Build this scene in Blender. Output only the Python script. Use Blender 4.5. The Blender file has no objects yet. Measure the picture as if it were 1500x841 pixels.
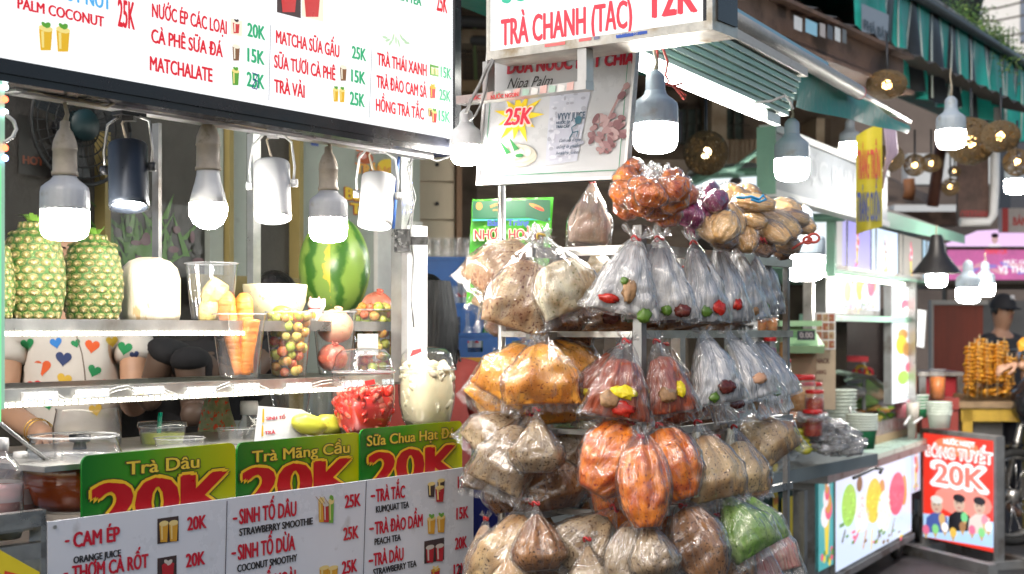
import bpy, math, random
from math import sin, cos, pi, radians, sqrt
from mathutils import Vector, Matrix, noise
from mathutils.bvhtree import BVHTree

SC = bpy.context.scene
COL = SC.collection
random.seed(7)
H, FO, CX, HZ = 1.5, 2064.0, 750.0, 484.0      # eye height, focal length in photo pixels, centre, horizon

# ---------------------------------------------------------------- camera, sky, sun, exposure
cd = bpy.data.cameras.new('camera'); cam = bpy.data.objects.new('camera', cd); COL.objects.link(cam)
cam.location = (0, 0, H); cam.rotation_euler = (pi/2, 0, 0)
cd.sensor_width = 36.0; cd.lens = FO/1500*36; cd.shift_y = (HZ-420.5)/1500
cd.clip_start = 0.05; cd.clip_end = 600
cd.dof.use_dof = True; cd.dof.focus_distance = 2.75; cd.dof.aperture_fstop = 6.3
SC.camera = cam
wd = bpy.data.worlds.new("World"); SC.world = wd; wd.use_nodes = True
nt = wd.node_tree; sky = nt.nodes.new('ShaderNodeTexSky'); sky.sky_type = 'NISHITA'; sky.sun_disc = False
SUN_EL, SUN_ROT = radians(42), radians(200)
sky.sun_elevation = SUN_EL; sky.sun_rotation = SUN_ROT; sky.dust_density = 3.0; sky.air_density = 1.2
nt.links.new(sky.outputs[0], nt.nodes['Background'].inputs[0]); nt.nodes['Background'].inputs[1].default_value = 0.115
sl = bpy.data.lights.new('sun', 'SUN'); sl.energy = 0.9; sl.angle = radians(25); sl.color = (1, .95, .88)
so = bpy.data.objects.new('sun', sl); COL.objects.link(so)
so.rotation_euler = Vector((sin(SUN_ROT)*cos(SUN_EL), cos(SUN_ROT)*cos(SUN_EL), sin(SUN_EL))).to_track_quat('Z', 'Y').to_euler()
SC.view_settings.view_transform = 'Standard'; SC.view_settings.look = 'None'
SC.view_settings.exposure = 0.52; SC.view_settings.gamma = 1.0
SC.cycles.use_denoising = True
SC.cycles.max_bounces = 10; SC.cycles.diffuse_bounces = 3; SC.cycles.glossy_bounces = 3
SC.cycles.transmission_bounces = 4; SC.cycles.transparent_max_bounces = 28
SC.cycles.sample_clamp_indirect = 4.0; SC.cycles.sample_clamp_direct = 0
SC.cycles.caustics_reflective = False; SC.cycles.caustics_refractive = False

# ---------------------------------------------------------------- helpers
def P(px, py, Y): return Vector(((px-CX)/FO*Y, Y, H-(py-HZ)/FO*Y))
def px2m(n, Y): return n*Y/FO

class Pl:
    """a vertical plane in the place: origin o, horizontal direction u, normal n (towards the street)"""
    def __init__(s, o, u, v=None):
        s.o = Vector(o); s.u = Vector(u).normalized(); s.v = Vector(v).normalized() if v else Vector((0, 0, 1))
        s.n = s.u.cross(s.v).normalized()
    def back(s, d): return Pl(s.o - s.n*d, s.u, s.v)
    def hit(s, px, py):
        d = Vector(((px-CX)/FO, 1, -(py-HZ)/FO)); c = Vector((0, 0, H))
        return c + d*((s.o-c).dot(s.n)/d.dot(s.n))
    def uv(s, px, py):
        q = s.hit(px, py)-s.o; return q.dot(s.u), q.dot(s.v)
    def p(s, a, b, c=0.0): return s.o + s.u*a + s.v*b + s.n*c

class M:
    def __init__(s): s.v = []; s.f = []; s.m = []; s.sm = []; s.cuts = [0]
    def cut(s):
        if len(s.f)-s.cuts[-1] > 1: s.cuts.append(len(s.f))
    def build_each(s, name, mats, parent=None):
        ends = s.cuts[1:]+[len(s.f)]; out = []
        for i0, i1 in zip(s.cuts, ends):
            if i1 == i0: continue
            q = M(); used = sorted({k for f in s.f[i0:i1] for k in f}); ix = {k: i for i, k in enumerate(used)}
            q.v = [s.v[k] for k in used]; q.f = [tuple(ix[k] for k in f) for f in s.f[i0:i1]]; q.m = s.m[i0:i1]; q.sm = s.sm[i0:i1]
            out.append(q.build(name, mats, parent))
        return out
    def add(s, vs, fs, mi=0, sm=False):
        k = len(s.v); s.v += [tuple(v) for v in vs]
        for f in fs: s.f.append(tuple(i+k for i in f)); s.m.append(mi); s.sm.append(sm)
        return s
    def box(s, c, size, R=None, mi=0):
        hx, hy, hz = [q/2 for q in size]; c = Vector(c)
        vs = []
        for x, y, z in ((-1,-1,-1),(1,-1,-1),(1,1,-1),(-1,1,-1),(-1,-1,1),(1,-1,1),(1,1,1),(-1,1,1)):
            w = Vector((x*hx, y*hy, z*hz)); vs.append(c + (R @ w if R else w))
        return s.add(vs, [(0,3,2,1),(4,5,6,7),(0,1,5,4),(1,2,6,5),(2,3,7,6),(3,0,4,7)], mi)
    def pbox(s, pl, a0, b0, c0, a1, b1, c1, mi=0):
        vs = [pl.p(a, b, c) for b in (b0, b1) for a, c in ((a0,c0),(a1,c0),(a1,c1),(a0,c1))]
        return s.add(vs, [(0,3,2,1),(4,5,6,7),(0,1,5,4),(1,2,6,5),(2,3,7,6),(3,0,4,7)], mi)
    def tube(s, pts, r, n=8, mi=0, cap=True, flat=1.0):
        pts = [Vector(p) for p in pts]; rs = r if isinstance(r, (list, tuple)) else [r]*len(pts)
        vs = []; fs = []; up = None
        for i, p in enumerate(pts):
            d = (pts[min(i+1, len(pts)-1)]-pts[max(i-1, 0)]).normalized()
            if up is None: up = d.orthogonal().normalized()
            up = (up-d*up.dot(d)).normalized(); b = d.cross(up)
            for k in range(n):
                a = 2*pi*k/n; vs.append(p + up*cos(a)*rs[i] + b*sin(a)*rs[i]*flat)
        for i in range(len(pts)-1):
            for k in range(n):
                fs.append((i*n+k, i*n+(k+1) % n, (i+1)*n+(k+1) % n, (i+1)*n+k))
        s.add(vs, fs, mi, True)
        if cap:
            k = len(s.v)-len(vs)
            s.f.append(tuple(k+i for i in reversed(range(n)))); s.m.append(mi); s.sm.append(False)
            e = k+(len(pts)-1)*n; s.f.append(tuple(e+i for i in range(n))); s.m.append(mi); s.sm.append(False)
        return s
    def lathe(s, prof, c, n=20, mi=0, R=None, fn=None, cap=True):
        c = Vector(c); vs = []; fs = []
        for i, (r, z) in enumerate(prof):
            for k in range(n):
                a = 2*pi*k/n; rr = r*(fn(a, z) if fn else 1)
                w = Vector((cos(a)*rr, sin(a)*rr, z)); vs.append(c + (R @ w if R else w))
        for i in range(len(prof)-1):
            for k in range(n):
                fs.append((i*n+k, i*n+(k+1) % n, (i+1)*n+(k+1) % n, (i+1)*n+k))
        k0 = len(s.v); s.add(vs, fs, mi, True)
        if cap:
            if prof[0][0] > 1e-4: s.f.append(tuple(k0+i for i in reversed(range(n)))); s.m.append(mi); s.sm.append(False)
            e = k0+(len(prof)-1)*n
            if prof[-1][0] > 1e-4: s.f.append(tuple(e+i for i in range(n))); s.m.append(mi); s.sm.append(False)
        return s
    def ell(s, c, r, R=None, n=12, mi=0, bump=0.0, seed=0):
        if not isinstance(r, (tuple, list)): r = (r, r, r)
        c = Vector(c); nr = max(6, n*2//3); vs = []; fs = []
        for i in range(nr+1):
            t = pi*i/nr
            for k in range(n):
                a = 2*pi*k/n; w = Vector((sin(t)*cos(a), sin(t)*sin(a), cos(t)))
                q = 1+bump*noise.noise(w*2.2+Vector((seed, seed*.7, 0))) if bump else 1
                w = Vector((w.x*r[0]*q, w.y*r[1]*q, w.z*r[2]*q)); vs.append(c + (R @ w if R else w))
        for i in range(nr):
            for k in range(n): fs.append((i*n+k, (i+1)*n+k, (i+1)*n+(k+1) % n, i*n+(k+1) % n))
        return s.add(vs, fs, mi, True)
    def poly(s, pl, pts, c, mi=0):
        return s.add([pl.p(a, b, c) for a, b in pts], [tuple(range(len(pts)))], mi)
    def disc(s, pl, a, b, ra, rb, c, mi=0, n=18, rot=0.0):
        return s.poly(pl, [(a+ra*cos(t)*cos(rot)-rb*sin(t)*sin(rot), b+ra*cos(t)*sin(rot)+rb*sin(t)*cos(rot)) for t in (2*pi*i/n for i in range(n))], c, mi)
    def build(s, name, mats, parent=None, local=False):
        me = bpy.data.meshes.new(name)
        off = Vector((0, 0, 0))
        if parent and not local:
            q = parent
            while q: off += q.location; q = q.parent
        me.from_pydata([tuple(Vector(v)-off) for v in s.v], [], s.f)
        if not isinstance(mats, (list, tuple)): mats = [mats]
        for m in mats: me.materials.append(m)
        me.polygons.foreach_set('material_index', s.m); me.polygons.foreach_set('use_smooth', s.sm)
        me.update()
        o = bpy.data.objects.new(name, me); COL.objects.link(o)
        if parent: o.parent = parent
        return o

def tag(o, label, cat, group=None):
    o['label'] = label; o['category'] = cat
    if group: o['group'] = group
    return o
def thing(name, label, cat, loc=(0,0,0), group=None, rz=0.0):
    o = bpy.data.objects.new(name, None); COL.objects.link(o); o.location = loc; o.rotation_euler = (0, 0, rz); o.empty_display_size = .05
    return tag(o, label, cat, group)
def struct(o, kind='structure'): o['kind'] = kind; return o
def kids(o): return [c for c in bpy.data.objects if c.parent is o]
def dup(root, loc, label=None, rz=None, scale=None, group=None):
    r = root.copy(); COL.objects.link(r); r.location = loc
    if rz is not None: r.rotation_euler = (0, 0, rz)
    if scale: r.scale = (scale,)*3
    if label: r['label'] = label
    if group: r['group'] = group
    def rec(src, dst):
        for ch in src.children:
            c = ch.copy(); COL.objects.link(c); c.parent = dst; rec(ch, c)
    rec(root, r)
    return r

# ---------------------------------------------------------------- materials
MATS = {}
def mat(name, col, rough=.5, metal=0.0, var=.12, vs=14.0, bump=0.0, bs=60.0, spec=.5, sss=0.0, emit=0.0, ecol=None, coat=0.0, dirt=None, stretch=None):
    if name in MATS: return MATS[name]
    m = bpy.data.materials.new(name); m.use_nodes = True; N = m.node_tree.nodes; L = m.node_tree.links
    b = N['Principled BSDF']; b.inputs['Roughness'].default_value = rough; b.inputs['Metallic'].default_value = metal
    b.inputs['Specular IOR Level'].default_value = spec; b.inputs['Coat Weight'].default_value = coat
    c4 = (*col, 1); b.inputs['Base Color'].default_value = c4
    if sss: b.inputs['Subsurface Weight'].default_value = sss; b.inputs['Subsurface Radius'].default_value = (.02, .012, .008)
    tc = N.new('ShaderNodeTexCoord'); co = tc.outputs['Object']
    if stretch:
        mp = N.new('ShaderNodeMapping'); mp.inputs['Scale'].default_value = stretch; L.new(co, mp.inputs[0]); co = mp.outputs[0]
    if var:
        n = N.new('ShaderNodeTexNoise'); n.inputs['Scale'].default_value = vs; n.inputs['Detail'].default_value = 6; n.inputs['Roughness'].default_value = .65
        L.new(co, n.inputs['Vector'])
        r = N.new('ShaderNodeMapRange'); r.inputs[1].default_value = .3; r.inputs[2].default_value = .7
        r.inputs[3].default_value = 1-var; r.inputs[4].default_value = 1+var*.7
        L.new(n.outputs[0], r.inputs[0])
        x = N.new('ShaderNodeVectorMath'); x.operation = 'SCALE'; x.inputs[0].default_value = col; L.new(r.outputs[0], x.inputs['Scale'])
        src = x.outputs[0]
        if dirt:
            n2 = N.new('ShaderNodeTexNoise'); n2.inputs['Scale'].default_value = dirt[1]; n2.inputs['Detail'].default_value = 8; L.new(co, n2.inputs['Vector'])
            rr = N.new('ShaderNodeMapRange'); rr.inputs[1].default_value = dirt[2]; rr.inputs[2].default_value = dirt[2]+.12; L.new(n2.outputs[0], rr.inputs[0])
            mx = N.new('ShaderNodeMix'); mx.data_type = 'RGBA'; L.new(rr.outputs[0], mx.inputs[0]); L.new(src, mx.inputs[6]); mx.inputs[7].default_value = (*dirt[0], 1); src = mx.outputs[2]
        L.new(src, b.inputs['Base Color'])
        rg = N.new('ShaderNodeMapRange'); rg.inputs[1].default_value = .3; rg.inputs[2].default_value = .7
        rg.inputs[3].default_value = max(.02, rough-.08); rg.inputs[4].default_value = min(1, rough+.1); L.new(n.outputs[0], rg.inputs[0]); L.new(rg.outputs[0], b.inputs['Roughness'])
    if bump:
        n3 = N.new('ShaderNodeTexNoise'); n3.inputs['Scale'].default_value = bs; n3.inputs['Detail'].default_value = 5; L.new(co, n3.inputs['Vector'])
        bp = N.new('ShaderNodeBump'); bp.inputs['Strength'].default_value = bump; bp.inputs['Distance'].default_value = .01
        L.new(n3.outputs[0], bp.inputs['Height']); L.new(bp.outputs[0], b.inputs['Normal'])
    if emit: b.inputs['Emission Color'].default_value = (*(ecol or col), 1); b.inputs['Emission Strength'].default_value = emit
    MATS[name] = m; return m

def film(name, tint=(1,1,1), haze=.10, rough=.10, bs=35.0, bstr=.6, gloss=1.0, stretch=(1,1,1), streak=0.0, pleat=False):
    """thin clear plastic: sees through, wrinkles catch the lamps, streak paints pale glints along folds"""
    if name in MATS: return MATS[name]
    m = bpy.data.materials.new(name); m.use_nodes = True; N = m.node_tree.nodes; L = m.node_tree.links
    for x in list(N): N.remove(x)
    out = N.new('ShaderNodeOutputMaterial'); tc = N.new('ShaderNodeTexCoord'); mp = N.new('ShaderNodeMapping'); mp.inputs['Scale'].default_value = stretch
    if pleat:
        at = N.new('ShaderNodeAttribute'); at.attribute_name = 'pleat'; oi = N.new('ShaderNodeObjectInfo'); av = N.new('ShaderNodeVectorMath'); av.operation = 'ADD'
        L.new(at.outputs['Vector'], av.inputs[0]); L.new(oi.outputs['Random'], av.inputs[1]); L.new(av.outputs[0], mp.inputs[0])
    else: L.new(tc.outputs['Object'], mp.inputs[0])
    n = N.new('ShaderNodeTexNoise'); n.inputs['Scale'].default_value = bs; n.inputs['Detail'].default_value = 5; n.inputs['Distortion'].default_value = .8 if pleat else 1.2; L.new(mp.outputs[0], n.inputs['Vector'])
    bp = N.new('ShaderNodeBump'); bp.inputs['Strength'].default_value = bstr; bp.inputs['Distance'].default_value = .006; L.new(n.outputs[0], bp.inputs['Height'])
    tr = N.new('ShaderNodeBsdfTransparent'); tr.inputs[0].default_value = (*tint, 1)
    gl = N.new('ShaderNodeBsdfGlossy'); gl.inputs['Roughness'].default_value = rough; L.new(bp.outputs[0], gl.inputs['Normal'])
    df = N.new('ShaderNodeBsdfTranslucent'); df.inputs[0].default_value = (.85,.86,.88,1)
    d2 = N.new('ShaderNodeBsdfDiffuse'); d2.inputs[0].default_value = (.85,.86,.88,1)
    ad = N.new('ShaderNodeMixShader'); ad.inputs[0].default_value = .5; L.new(df.outputs[0], ad.inputs[1]); L.new(d2.outputs[0], ad.inputs[2])
    fr = N.new('ShaderNodeFresnel'); ge = N.new('ShaderNodeNewGeometry'); ir = N.new('ShaderNodeMapRange'); ir.inputs[3].default_value = 1.45; ir.inputs[4].default_value = 1/1.45; L.new(ge.outputs['Backfacing'], ir.inputs[0]); L.new(ir.outputs[0], fr.inputs[0]); L.new(bp.outputs[0], fr.inputs['Normal'])
    fm = N.new('ShaderNodeMath'); fm.operation = 'MULTIPLY'; fm.inputs[1].default_value = (3.2 if pleat else 1.7)*gloss; fm.use_clamp = True; L.new(fr.outputs[0], fm.inputs[0])
    m1 = N.new('ShaderNodeMixShader')
    if streak:  # pale streaks mixed into the film as painted fold highlights
        r = N.new('ShaderNodeMapRange'); r.inputs[1].default_value = .54; r.inputs[2].default_value = .66; r.inputs[3].default_value = haze; r.inputs[4].default_value = haze+streak
        L.new(n.outputs[0], r.inputs[0]); L.new(r.outputs[0], m1.inputs[0])
    else: m1.inputs[0].default_value = haze
    L.new(tr.outputs[0], m1.inputs[1]); L.new(ad.outputs[0], m1.inputs[2])
    m2 = N.new('ShaderNodeMixShader'); L.new(fm.outputs[0], m2.inputs[0]); L.new(m1.outputs[0], m2.inputs[1]); L.new(gl.outputs[0], m2.inputs[2])
    L.new(m2.outputs[0], out.inputs[0]); MATS[name] = m; return m

def food(name, c1, c2, c3, sc=30.0, sp=120.0, rough=.55, bump=.5, stretch=(1,1,1), spamt=.62, emit=0, pleat=False, thin=0.0):
    """two broad tones plus small dark or light specks"""
    if name in MATS: return MATS[name]
    m = bpy.data.materials.new(name); m.use_nodes = True; N = m.node_tree.nodes; L = m.node_tree.links
    b = N['Principled BSDF']; b.inputs['Roughness'].default_value = rough
    tc = N.new('ShaderNodeTexCoord'); mp = N.new('ShaderNodeMapping'); mp.inputs['Scale'].default_value = stretch
    if pleat: tc = N.new('ShaderNodeAttribute'); tc.attribute_name = 'pleat'; L.new(tc.outputs['Vector'], mp.inputs[0])
    else: L.new(tc.outputs['Object'], mp.inputs[0])
    oi = N.new('ShaderNodeObjectInfo'); ad = N.new('ShaderNodeVectorMath'); ad.operation = 'ADD'; L.new(mp.outputs[0], ad.inputs[0]); L.new(oi.outputs['Random'], ad.inputs[1])
    a = N.new('ShaderNodeTexNoise'); a.inputs['Scale'].default_value = sc; a.inputs['Detail'].default_value = 6; L.new(ad.outputs[0], a.inputs['Vector'])
    r = N.new('ShaderNodeMapRange'); r.inputs[1].default_value = .36; r.inputs[2].default_value = .64; L.new(a.outputs[0], r.inputs[0])
    x = N.new('ShaderNodeMix'); x.data_type = 'RGBA'; x.inputs[6].default_value = (*c1, 1); x.inputs[7].default_value = (*c2, 1); L.new(r.outputs[0], x.inputs[0])
    s = N.new('ShaderNodeTexNoise'); s.inputs['Scale'].default_value = sp; s.inputs['Detail'].default_value = 3; L.new(ad.outputs[0], s.inputs['Vector'])
    r2 = N.new('ShaderNodeMapRange'); r2.inputs[1].default_value = spamt; r2.inputs[2].default_value = spamt+.06; L.new(s.outputs[0], r2.inputs[0])
    y = N.new('ShaderNodeMix'); y.data_type = 'RGBA'; L.new(r2.outputs[0], y.inputs[0]); L.new(x.outputs[2], y.inputs[6]); y.inputs[7].default_value = (*c3, 1)
    L.new(y.outputs[2], b.inputs['Base Color'])
    bp = N.new('ShaderNodeBump'); bp.inputs['Strength'].default_value = bump; bp.inputs['Distance'].default_value = .008; L.new(a.outputs[0], bp.inputs['Height']); L.new(bp.outputs[0], b.inputs['Normal'])
    if thin:
        tl = N.new('ShaderNodeBsdfTranslucent'); L.new(y.outputs[2], tl.inputs[0]); ms = N.new('ShaderNodeMixShader'); ms.inputs[0].default_value = thin; L.new(b.outputs[0], ms.inputs[1]); L.new(tl.outputs[0], ms.inputs[2]); L.new(ms.outputs[0], N['Material Output'].inputs[0])
    if emit: L.new(y.outputs[2], b.inputs['Emission Color']); b.inputs['Emission Strength'].default_value = emit
    MATS[name] = m; return m

def ink(col, lit=0.0):
    """flat print; lit > 0 on a backlit sign, where the ink lets the box's light through"""
    k = 'ink_%02x%02x%02x_%d' % (*[int(c*255) for c in col], int(lit*100))
    return mat(k, tuple(c*.35 for c in col) if lit else col, rough=.35, var=.05, vs=30, emit=lit, ecol=col)
def hexc(h):
    h = h.lstrip('#'); return tuple(((int(h[i:i+2], 16)/255+.055)/1.055)**2.4 if int(h[i:i+2], 16) > 10 else int(h[i:i+2], 16)/255/12.92 for i in (0, 2, 4))

STEEL = mat('brushed_stainless_steel', (.52,.51,.49), .32, .9, var=.25, vs=9, bump=.12, bs=40, dirt=((.25,.22,.18), 6, .6))
STEELD = mat('dull_galvanised_steel', (.30,.30,.30), .45, .7, var=.25, vs=8, dirt=((.14,.11,.09), 5, .55))
ALU = mat('white_painted_track', (.55,.55,.58), .45, .1, var=.12, vs=20, dirt=((.35,.32,.27), 14, .62))
BLACKP = mat('black_plastic', (.015,.016,.02), .35, var=.3)
WHITEP = mat('white_plastic', (.72,.72,.72), .38, var=.06, sss=.0)
WHITEV = mat('white_vinyl_board', (.62,.63,.68), .3, var=.04, vs=5, dirt=((.40,.39,.40), 16, .64))
BULBGREY = mat('ribbed_bulb_plastic', (.52,.53,.56), .4, var=.15, dirt=((.36,.33,.28), 26, .60))
CREAMSOCK = mat('yellowed_lamp_socket', (.50,.42,.33), .5, var=.2, vs=30, dirt=((.25,.2,.14), 30, .6))
GLOW = mat('lit_bulb_diffuser', (1,1,1), .4, var=0, emit=120, ecol=(1,.95,.87))
GLOWS = mat('lit_small_lamp', (1,1,1), .4, var=0, emit=60, ecol=(1,.97,.92))
WARM = mat('lit_warm_filament_bulb', (1,.8,.5), .4, var=0, emit=14, ecol=(1,.62,.22))
TUBEL = mat('lit_fluorescent_tube', (1,1,1), .4, var=0, emit=14, ecol=(1,.97,.90))
LED = mat('lit_led_strip', (1,1,1), .4, var=0, emit=7, ecol=(1,.95,.80))
LEDB = mat('lit_blue_led', (.3,.4,1), .4, var=0, emit=5, ecol=(.35,.45,1))
LEDW = mat('lit_white_led', (.8,.9,1), .4, var=0, emit=5, ecol=(.75,.95,1))
LEDY = mat('lit_amber_led', (1,.8,.4), .4, var=0, emit=4, ecol=(1,.75,.3))
SIGNW = mat('backlit_white_acrylic', (.25,.25,.25), .25, var=.0, emit=.74, ecol=(.97,.985,1))
CLEAR = film('clear_cup_plastic', haze=.07, rough=.06, bs=14, bstr=.15, gloss=1.3)
GLASSM = film('clear_thin_glass', haze=.03, rough=.04, bs=10, bstr=.1, gloss=1.3)
WIRE = mat('white_wire', (.6,.6,.58), .5); WIREG = mat('grey_wire', (.22,.22,.22), .5); WIRER = mat('red_wire', (.5,.08,.06), .5)

# ---------------------------------------------------------------- lettering
_gc = {}
FONT = None
CAPH = .727 if FONT else .70
def glyphs(s, bold=0.0):
    k = (s, bold)
    if k in _gc: return _gc[k]
    vs = []; fs = []
    for off, want in ((.003, 0), (0.0, 1)):        # the built-in face fills its M only at zero offset, its horned vowels only above it
        if want and 'M' not in s: continue
        c = bpy.data.curves.new('t', 'FONT'); c.body = s; c.offset = off; c.resolution_u = 3
        for i, n in enumerate(('stand_a', 'stand_b')): c.materials.append(bpy.data.materials.get(n) or bpy.data.materials.new(n))
        for i, ch in enumerate(s): c.body_format[i].material_index = 1 if ch == 'M' else 0
        o = bpy.data.objects.new('t', c); COL.objects.link(o)
        me = bpy.data.meshes.new_from_object(o.evaluated_get(bpy.context.evaluated_depsgraph_get())); k0 = len(vs)
        vs += [(v.co.x, v.co.y) for v in me.vertices]; fs += [tuple(q+k0 for q in p.vertices) for p in me.polygons if p.material_index == want]
        bpy.data.objects.remove(o); bpy.data.curves.remove(c); bpy.data.meshes.remove(me)
    used = sorted({q for f in fs for q in f}); ix = {q: i for i, q in enumerate(used)}; vs = [vs[q] for q in used]; fs = [tuple(ix[q] for q in f) for f in fs]
    x0 = min(v[0] for v in vs); x1 = max(v[0] for v in vs)
    _gc[k] = ([((x-x0)/(x1-x0), y/CAPH) for x, y in vs], fs, x1-x0); return _gc[k]
def text(m, pl, s, xl, xr, yb, cap, lift=.0016, mi=0, bold=.048, skew=0.0):
    """letters on a plane: baseline starts at photo (xl, yb), ends at xr, capitals cap pixels tall"""
    m.cut(); vs, fs, wem = glyphs(s); a0, b0 = pl.uv(xl, yb); a1, _ = pl.uv(xr, yb); h = pl.uv(xl, yb-cap)[1]-b0
    if bold < .012: sh = [(0, 0)]
    elif bold < .06: sh = [(0, 0), (-bold, 0), (bold, 0), (-bold*.5, bold*.35), (bold*.5, -bold*.35)]
    else: sh = [(0, 0)]+[(bold*cos(q), bold*sin(q)*.8) for q in [2*pi*i/10 for i in range(10)]]
    for i, (dx, dy) in enumerate(sh):
        m.add([pl.p(a0+(x+dx/wem)*(a1-a0)+(y+dy/CAPH)*h*skew, b0+(y+dy/CAPH)*h, lift+i*.00004) for x, y in vs], fs, mi)
def rect(m, pl, x0, y0, x1, y1, lift, mi=0):
    """upright rectangle on a plane from photo corners (left edge at x0, height read there)"""
    m.cut(); a0, b0 = pl.uv(x0, y0); a1, _ = pl.uv(x1, y0); _, b1 = pl.uv(x0, y1); m.poly(pl, [(a0, b1), (a1, b1), (a1, b0), (a0, b0)], lift, mi)
def pdisc(m, pl, px, py, rx, ry, lift, mi=0, rot=0.0, n=16):
    a, b = pl.uv(px, py); ra = abs(pl.uv(px+rx, py)[0]-a); rb = abs(pl.uv(px, py-ry)[1]-b); m.disc(pl, a, b, ra, rb, lift, mi, n, rot)
def ppoly(m, pl, pts, lift, mi=0): m.poly(pl, [pl.uv(x, y) for x, y in pts], lift, mi)
def pline(m, pl, pts, w, lift, mi=0):
    for (x0, y0), (x1, y1) in zip(pts, pts[1:]):
        a = Vector(pl.uv(x0, y0)); b = Vector(pl.uv(x1, y1)); d = (b-a).normalized(); q = Vector((-d.y, d.x))*w/2
        m.poly(pl, [tuple(a-q), tuple(b-q), tuple(b+q), tuple(a+q)], lift, mi)
def drink(m, pl, px, py, w, h, lift, cup, top, leaf=None):
    """a printed cup: body, foam top, sprig"""
    m.cut(); ppoly(m, pl, [(px-w*.38, py+h*.5), (px+w*.38, py+h*.5), (px+w*.5, py-h*.3), (px-w*.5, py-h*.3)], lift, cup)
    pdisc(m, pl, px, py-h*.3, w*.52, h*.12, lift+.0003, top)
    ppoly(m, pl, [(px-w*.28, py+h*.4), (px-w*.12, py+h*.4), (px-w*.14, py-h*.2), (px-w*.34, py-h*.2)], lift+.0003, top)
    if leaf is not None:
        pdisc(m, pl, px+w*.12, py-h*.42, w*.25, h*.1, lift+.0006, leaf, .5); pdisc(m, pl, px-w*.15, py-h*.45, w*.2, h*.08, lift+.0006, leaf, -.5)

# ================================================================ THE GROUND AND FAR SETTING
UD = Vector((.5780, .8160, 0)); UN = Vector((.8160, -.5780, 0))
ST = Pl((-.725, 2.2, H), UD)                       # front plane of the juice stall; b = height above the eye
ASPH = mat('dark_wet_asphalt', (.045,.045,.048), .42, var=.4, vs=3, bump=.5, bs=90, dirt=((.02,.02,.022), 1.2, .5))
g = M(); g.add([(-60,-12,0),(80,-12,0),(80,160,0),(-60,160,0)], [(0,1,2,3)]); struct(g.build('ground', ASPH))
PAVE = mat('worn_concrete', (.16,.155,.145), .8, var=.3, vs=4, bump=.3, dirt=((.07,.065,.06), 2.5, .55))
g = M(); g.pbox(Pl(ST.p(-3, 0, -.12), UD), 0, -H, -2.6, 5.4, -H+.12, 0)
struct(g.build('pavement', PAVE))

# back wall behind the juice stall
BW = ST.back(1.55)
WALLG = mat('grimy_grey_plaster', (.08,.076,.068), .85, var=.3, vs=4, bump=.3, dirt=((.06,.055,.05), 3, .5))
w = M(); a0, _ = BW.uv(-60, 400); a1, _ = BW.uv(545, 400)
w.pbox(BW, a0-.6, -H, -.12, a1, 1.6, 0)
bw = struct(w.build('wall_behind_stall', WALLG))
PANELG = mat('grey_green_painted_board', (.36,.40,.36), .6, var=.12, vs=5, dirt=((.2,.2,.17), 8, .65))
OLIVE = mat('ochre_trim', (.30,.24,.09), .6)
MURAL = mat('mural_dark_print', (.05,.05,.045), .5, var=.5, vs=9)
p = M()
for (x0, x1, mi) in ((298, 318, 0), (322, 352, 0), (427, 606, 0)):
    a, _ = BW.uv(x0, 300); b, _ = BW.uv(x1, 300); p.pbox(BW, a, -1.0, .002, b, 1.55, .03, mi)
p.build('board', PANELG, bw)
p = M(); a, _ = BW.uv(538, 300); b, _ = BW.uv(604, 300); p.pbox(BW, a, -.3, .031, b, BW.uv(560, 322)[1], .05); p.build('white_panel', mat('white_wall_panel', (.7,.7,.68), .5), bw)
p = M()
for x in (138, 320, 423): a, _ = BW.uv(x, 300); p.pbox(BW, a, -1.0, .002, a+.02, 1.5, .05)
a, _ = BW.uv(260, 400); b, _ = BW.uv(440, 400); z = BW.uv(300, 422)[1]; p.pbox(BW, a, z-.04, .052, b, z+.04, .08)
p.build('trim', OLIVE, bw)
# mural of leaves on the wall
G1, G2, G3, RD = ink((.05,.12,.03)), ink((.09,.22,.04)), ink((.14,.07,.08)), ink((.25,.06,.03))
m = M(); rect(m, BW, 150, 440, 300, 290, .006, 3); rnd = random.Random(3)
for i in range(46):
    x = 205+rnd.gauss(0, 26); y = 395-abs(rnd.gauss(0, 30)); dx = rnd.gauss(0, 26); hh = rnd.uniform(20, 75)
    ppoly(m, BW, [(x-5, y), (x+5, y), (x+dx, y-hh)], .008+i*.00004, rnd.choice([0, 1, 1]))
for i in range(26): pdisc(m, BW, rnd.uniform(165, 295), rnd.uniform(330, 425), rnd.uniform(3, 9), rnd.uniform(3, 9), .011+i*.00004, rnd.choice([2, 3]))
m = m.build('mural_print', [G1, G2, G3, ink((.045,.045,.04))], bw)
# dark poster and blue patch
m = M(); rect(m, BW, 24, 255, 68, 168, .01, 0); text(m, BW, 'HOT', 30, 60, 240, 12, .012, 1); rect(m, BW, 445, 214, 456, 204, .034, 2)
m.build('poster', [ink((.03,.028,.026)), ink((.2,.05,.02)), ink((.08,.12,.35))], bw)
# wall lettering: cake poster
m = M(); text(m, BW, 'ĐỒNG', 511, 540, 222, 12, .034, 0); pdisc(m, BW, 524, 232, 12, 9, .036, 2); pdisc(m, BW, 520, 229, 6, 5, .037, 3)
text(m, BW, 'TRÁNG', 510, 566, 254, 15, .036, 0); text(m, BW, 'TRÁNG', 511, 566, 254, 14, .0372, 4)
text(m, BW, 'Bánh', 495, 538, 293, 18, .034, 2, bold=.07); text(m, BW, 'Bánh', 496, 537, 292, 17, .0352, 1)
text(m, BW, 'Tráng', 503, 560, 314, 16, .034, 2, bold=.07); text(m, BW, 'Tráng', 504, 559, 313, 15, .0352, 1)
pdisc(m, BW, 560, 250, 18, 16, .0345, 1)
m.build_each('wall_lettering', [ink((.75,.2,.06)), ink((.85,.6,.05)), ink((.5,.12,.05)), ink((.8,.45,.4)), ink((.8,.45,.1))], bw)

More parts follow.
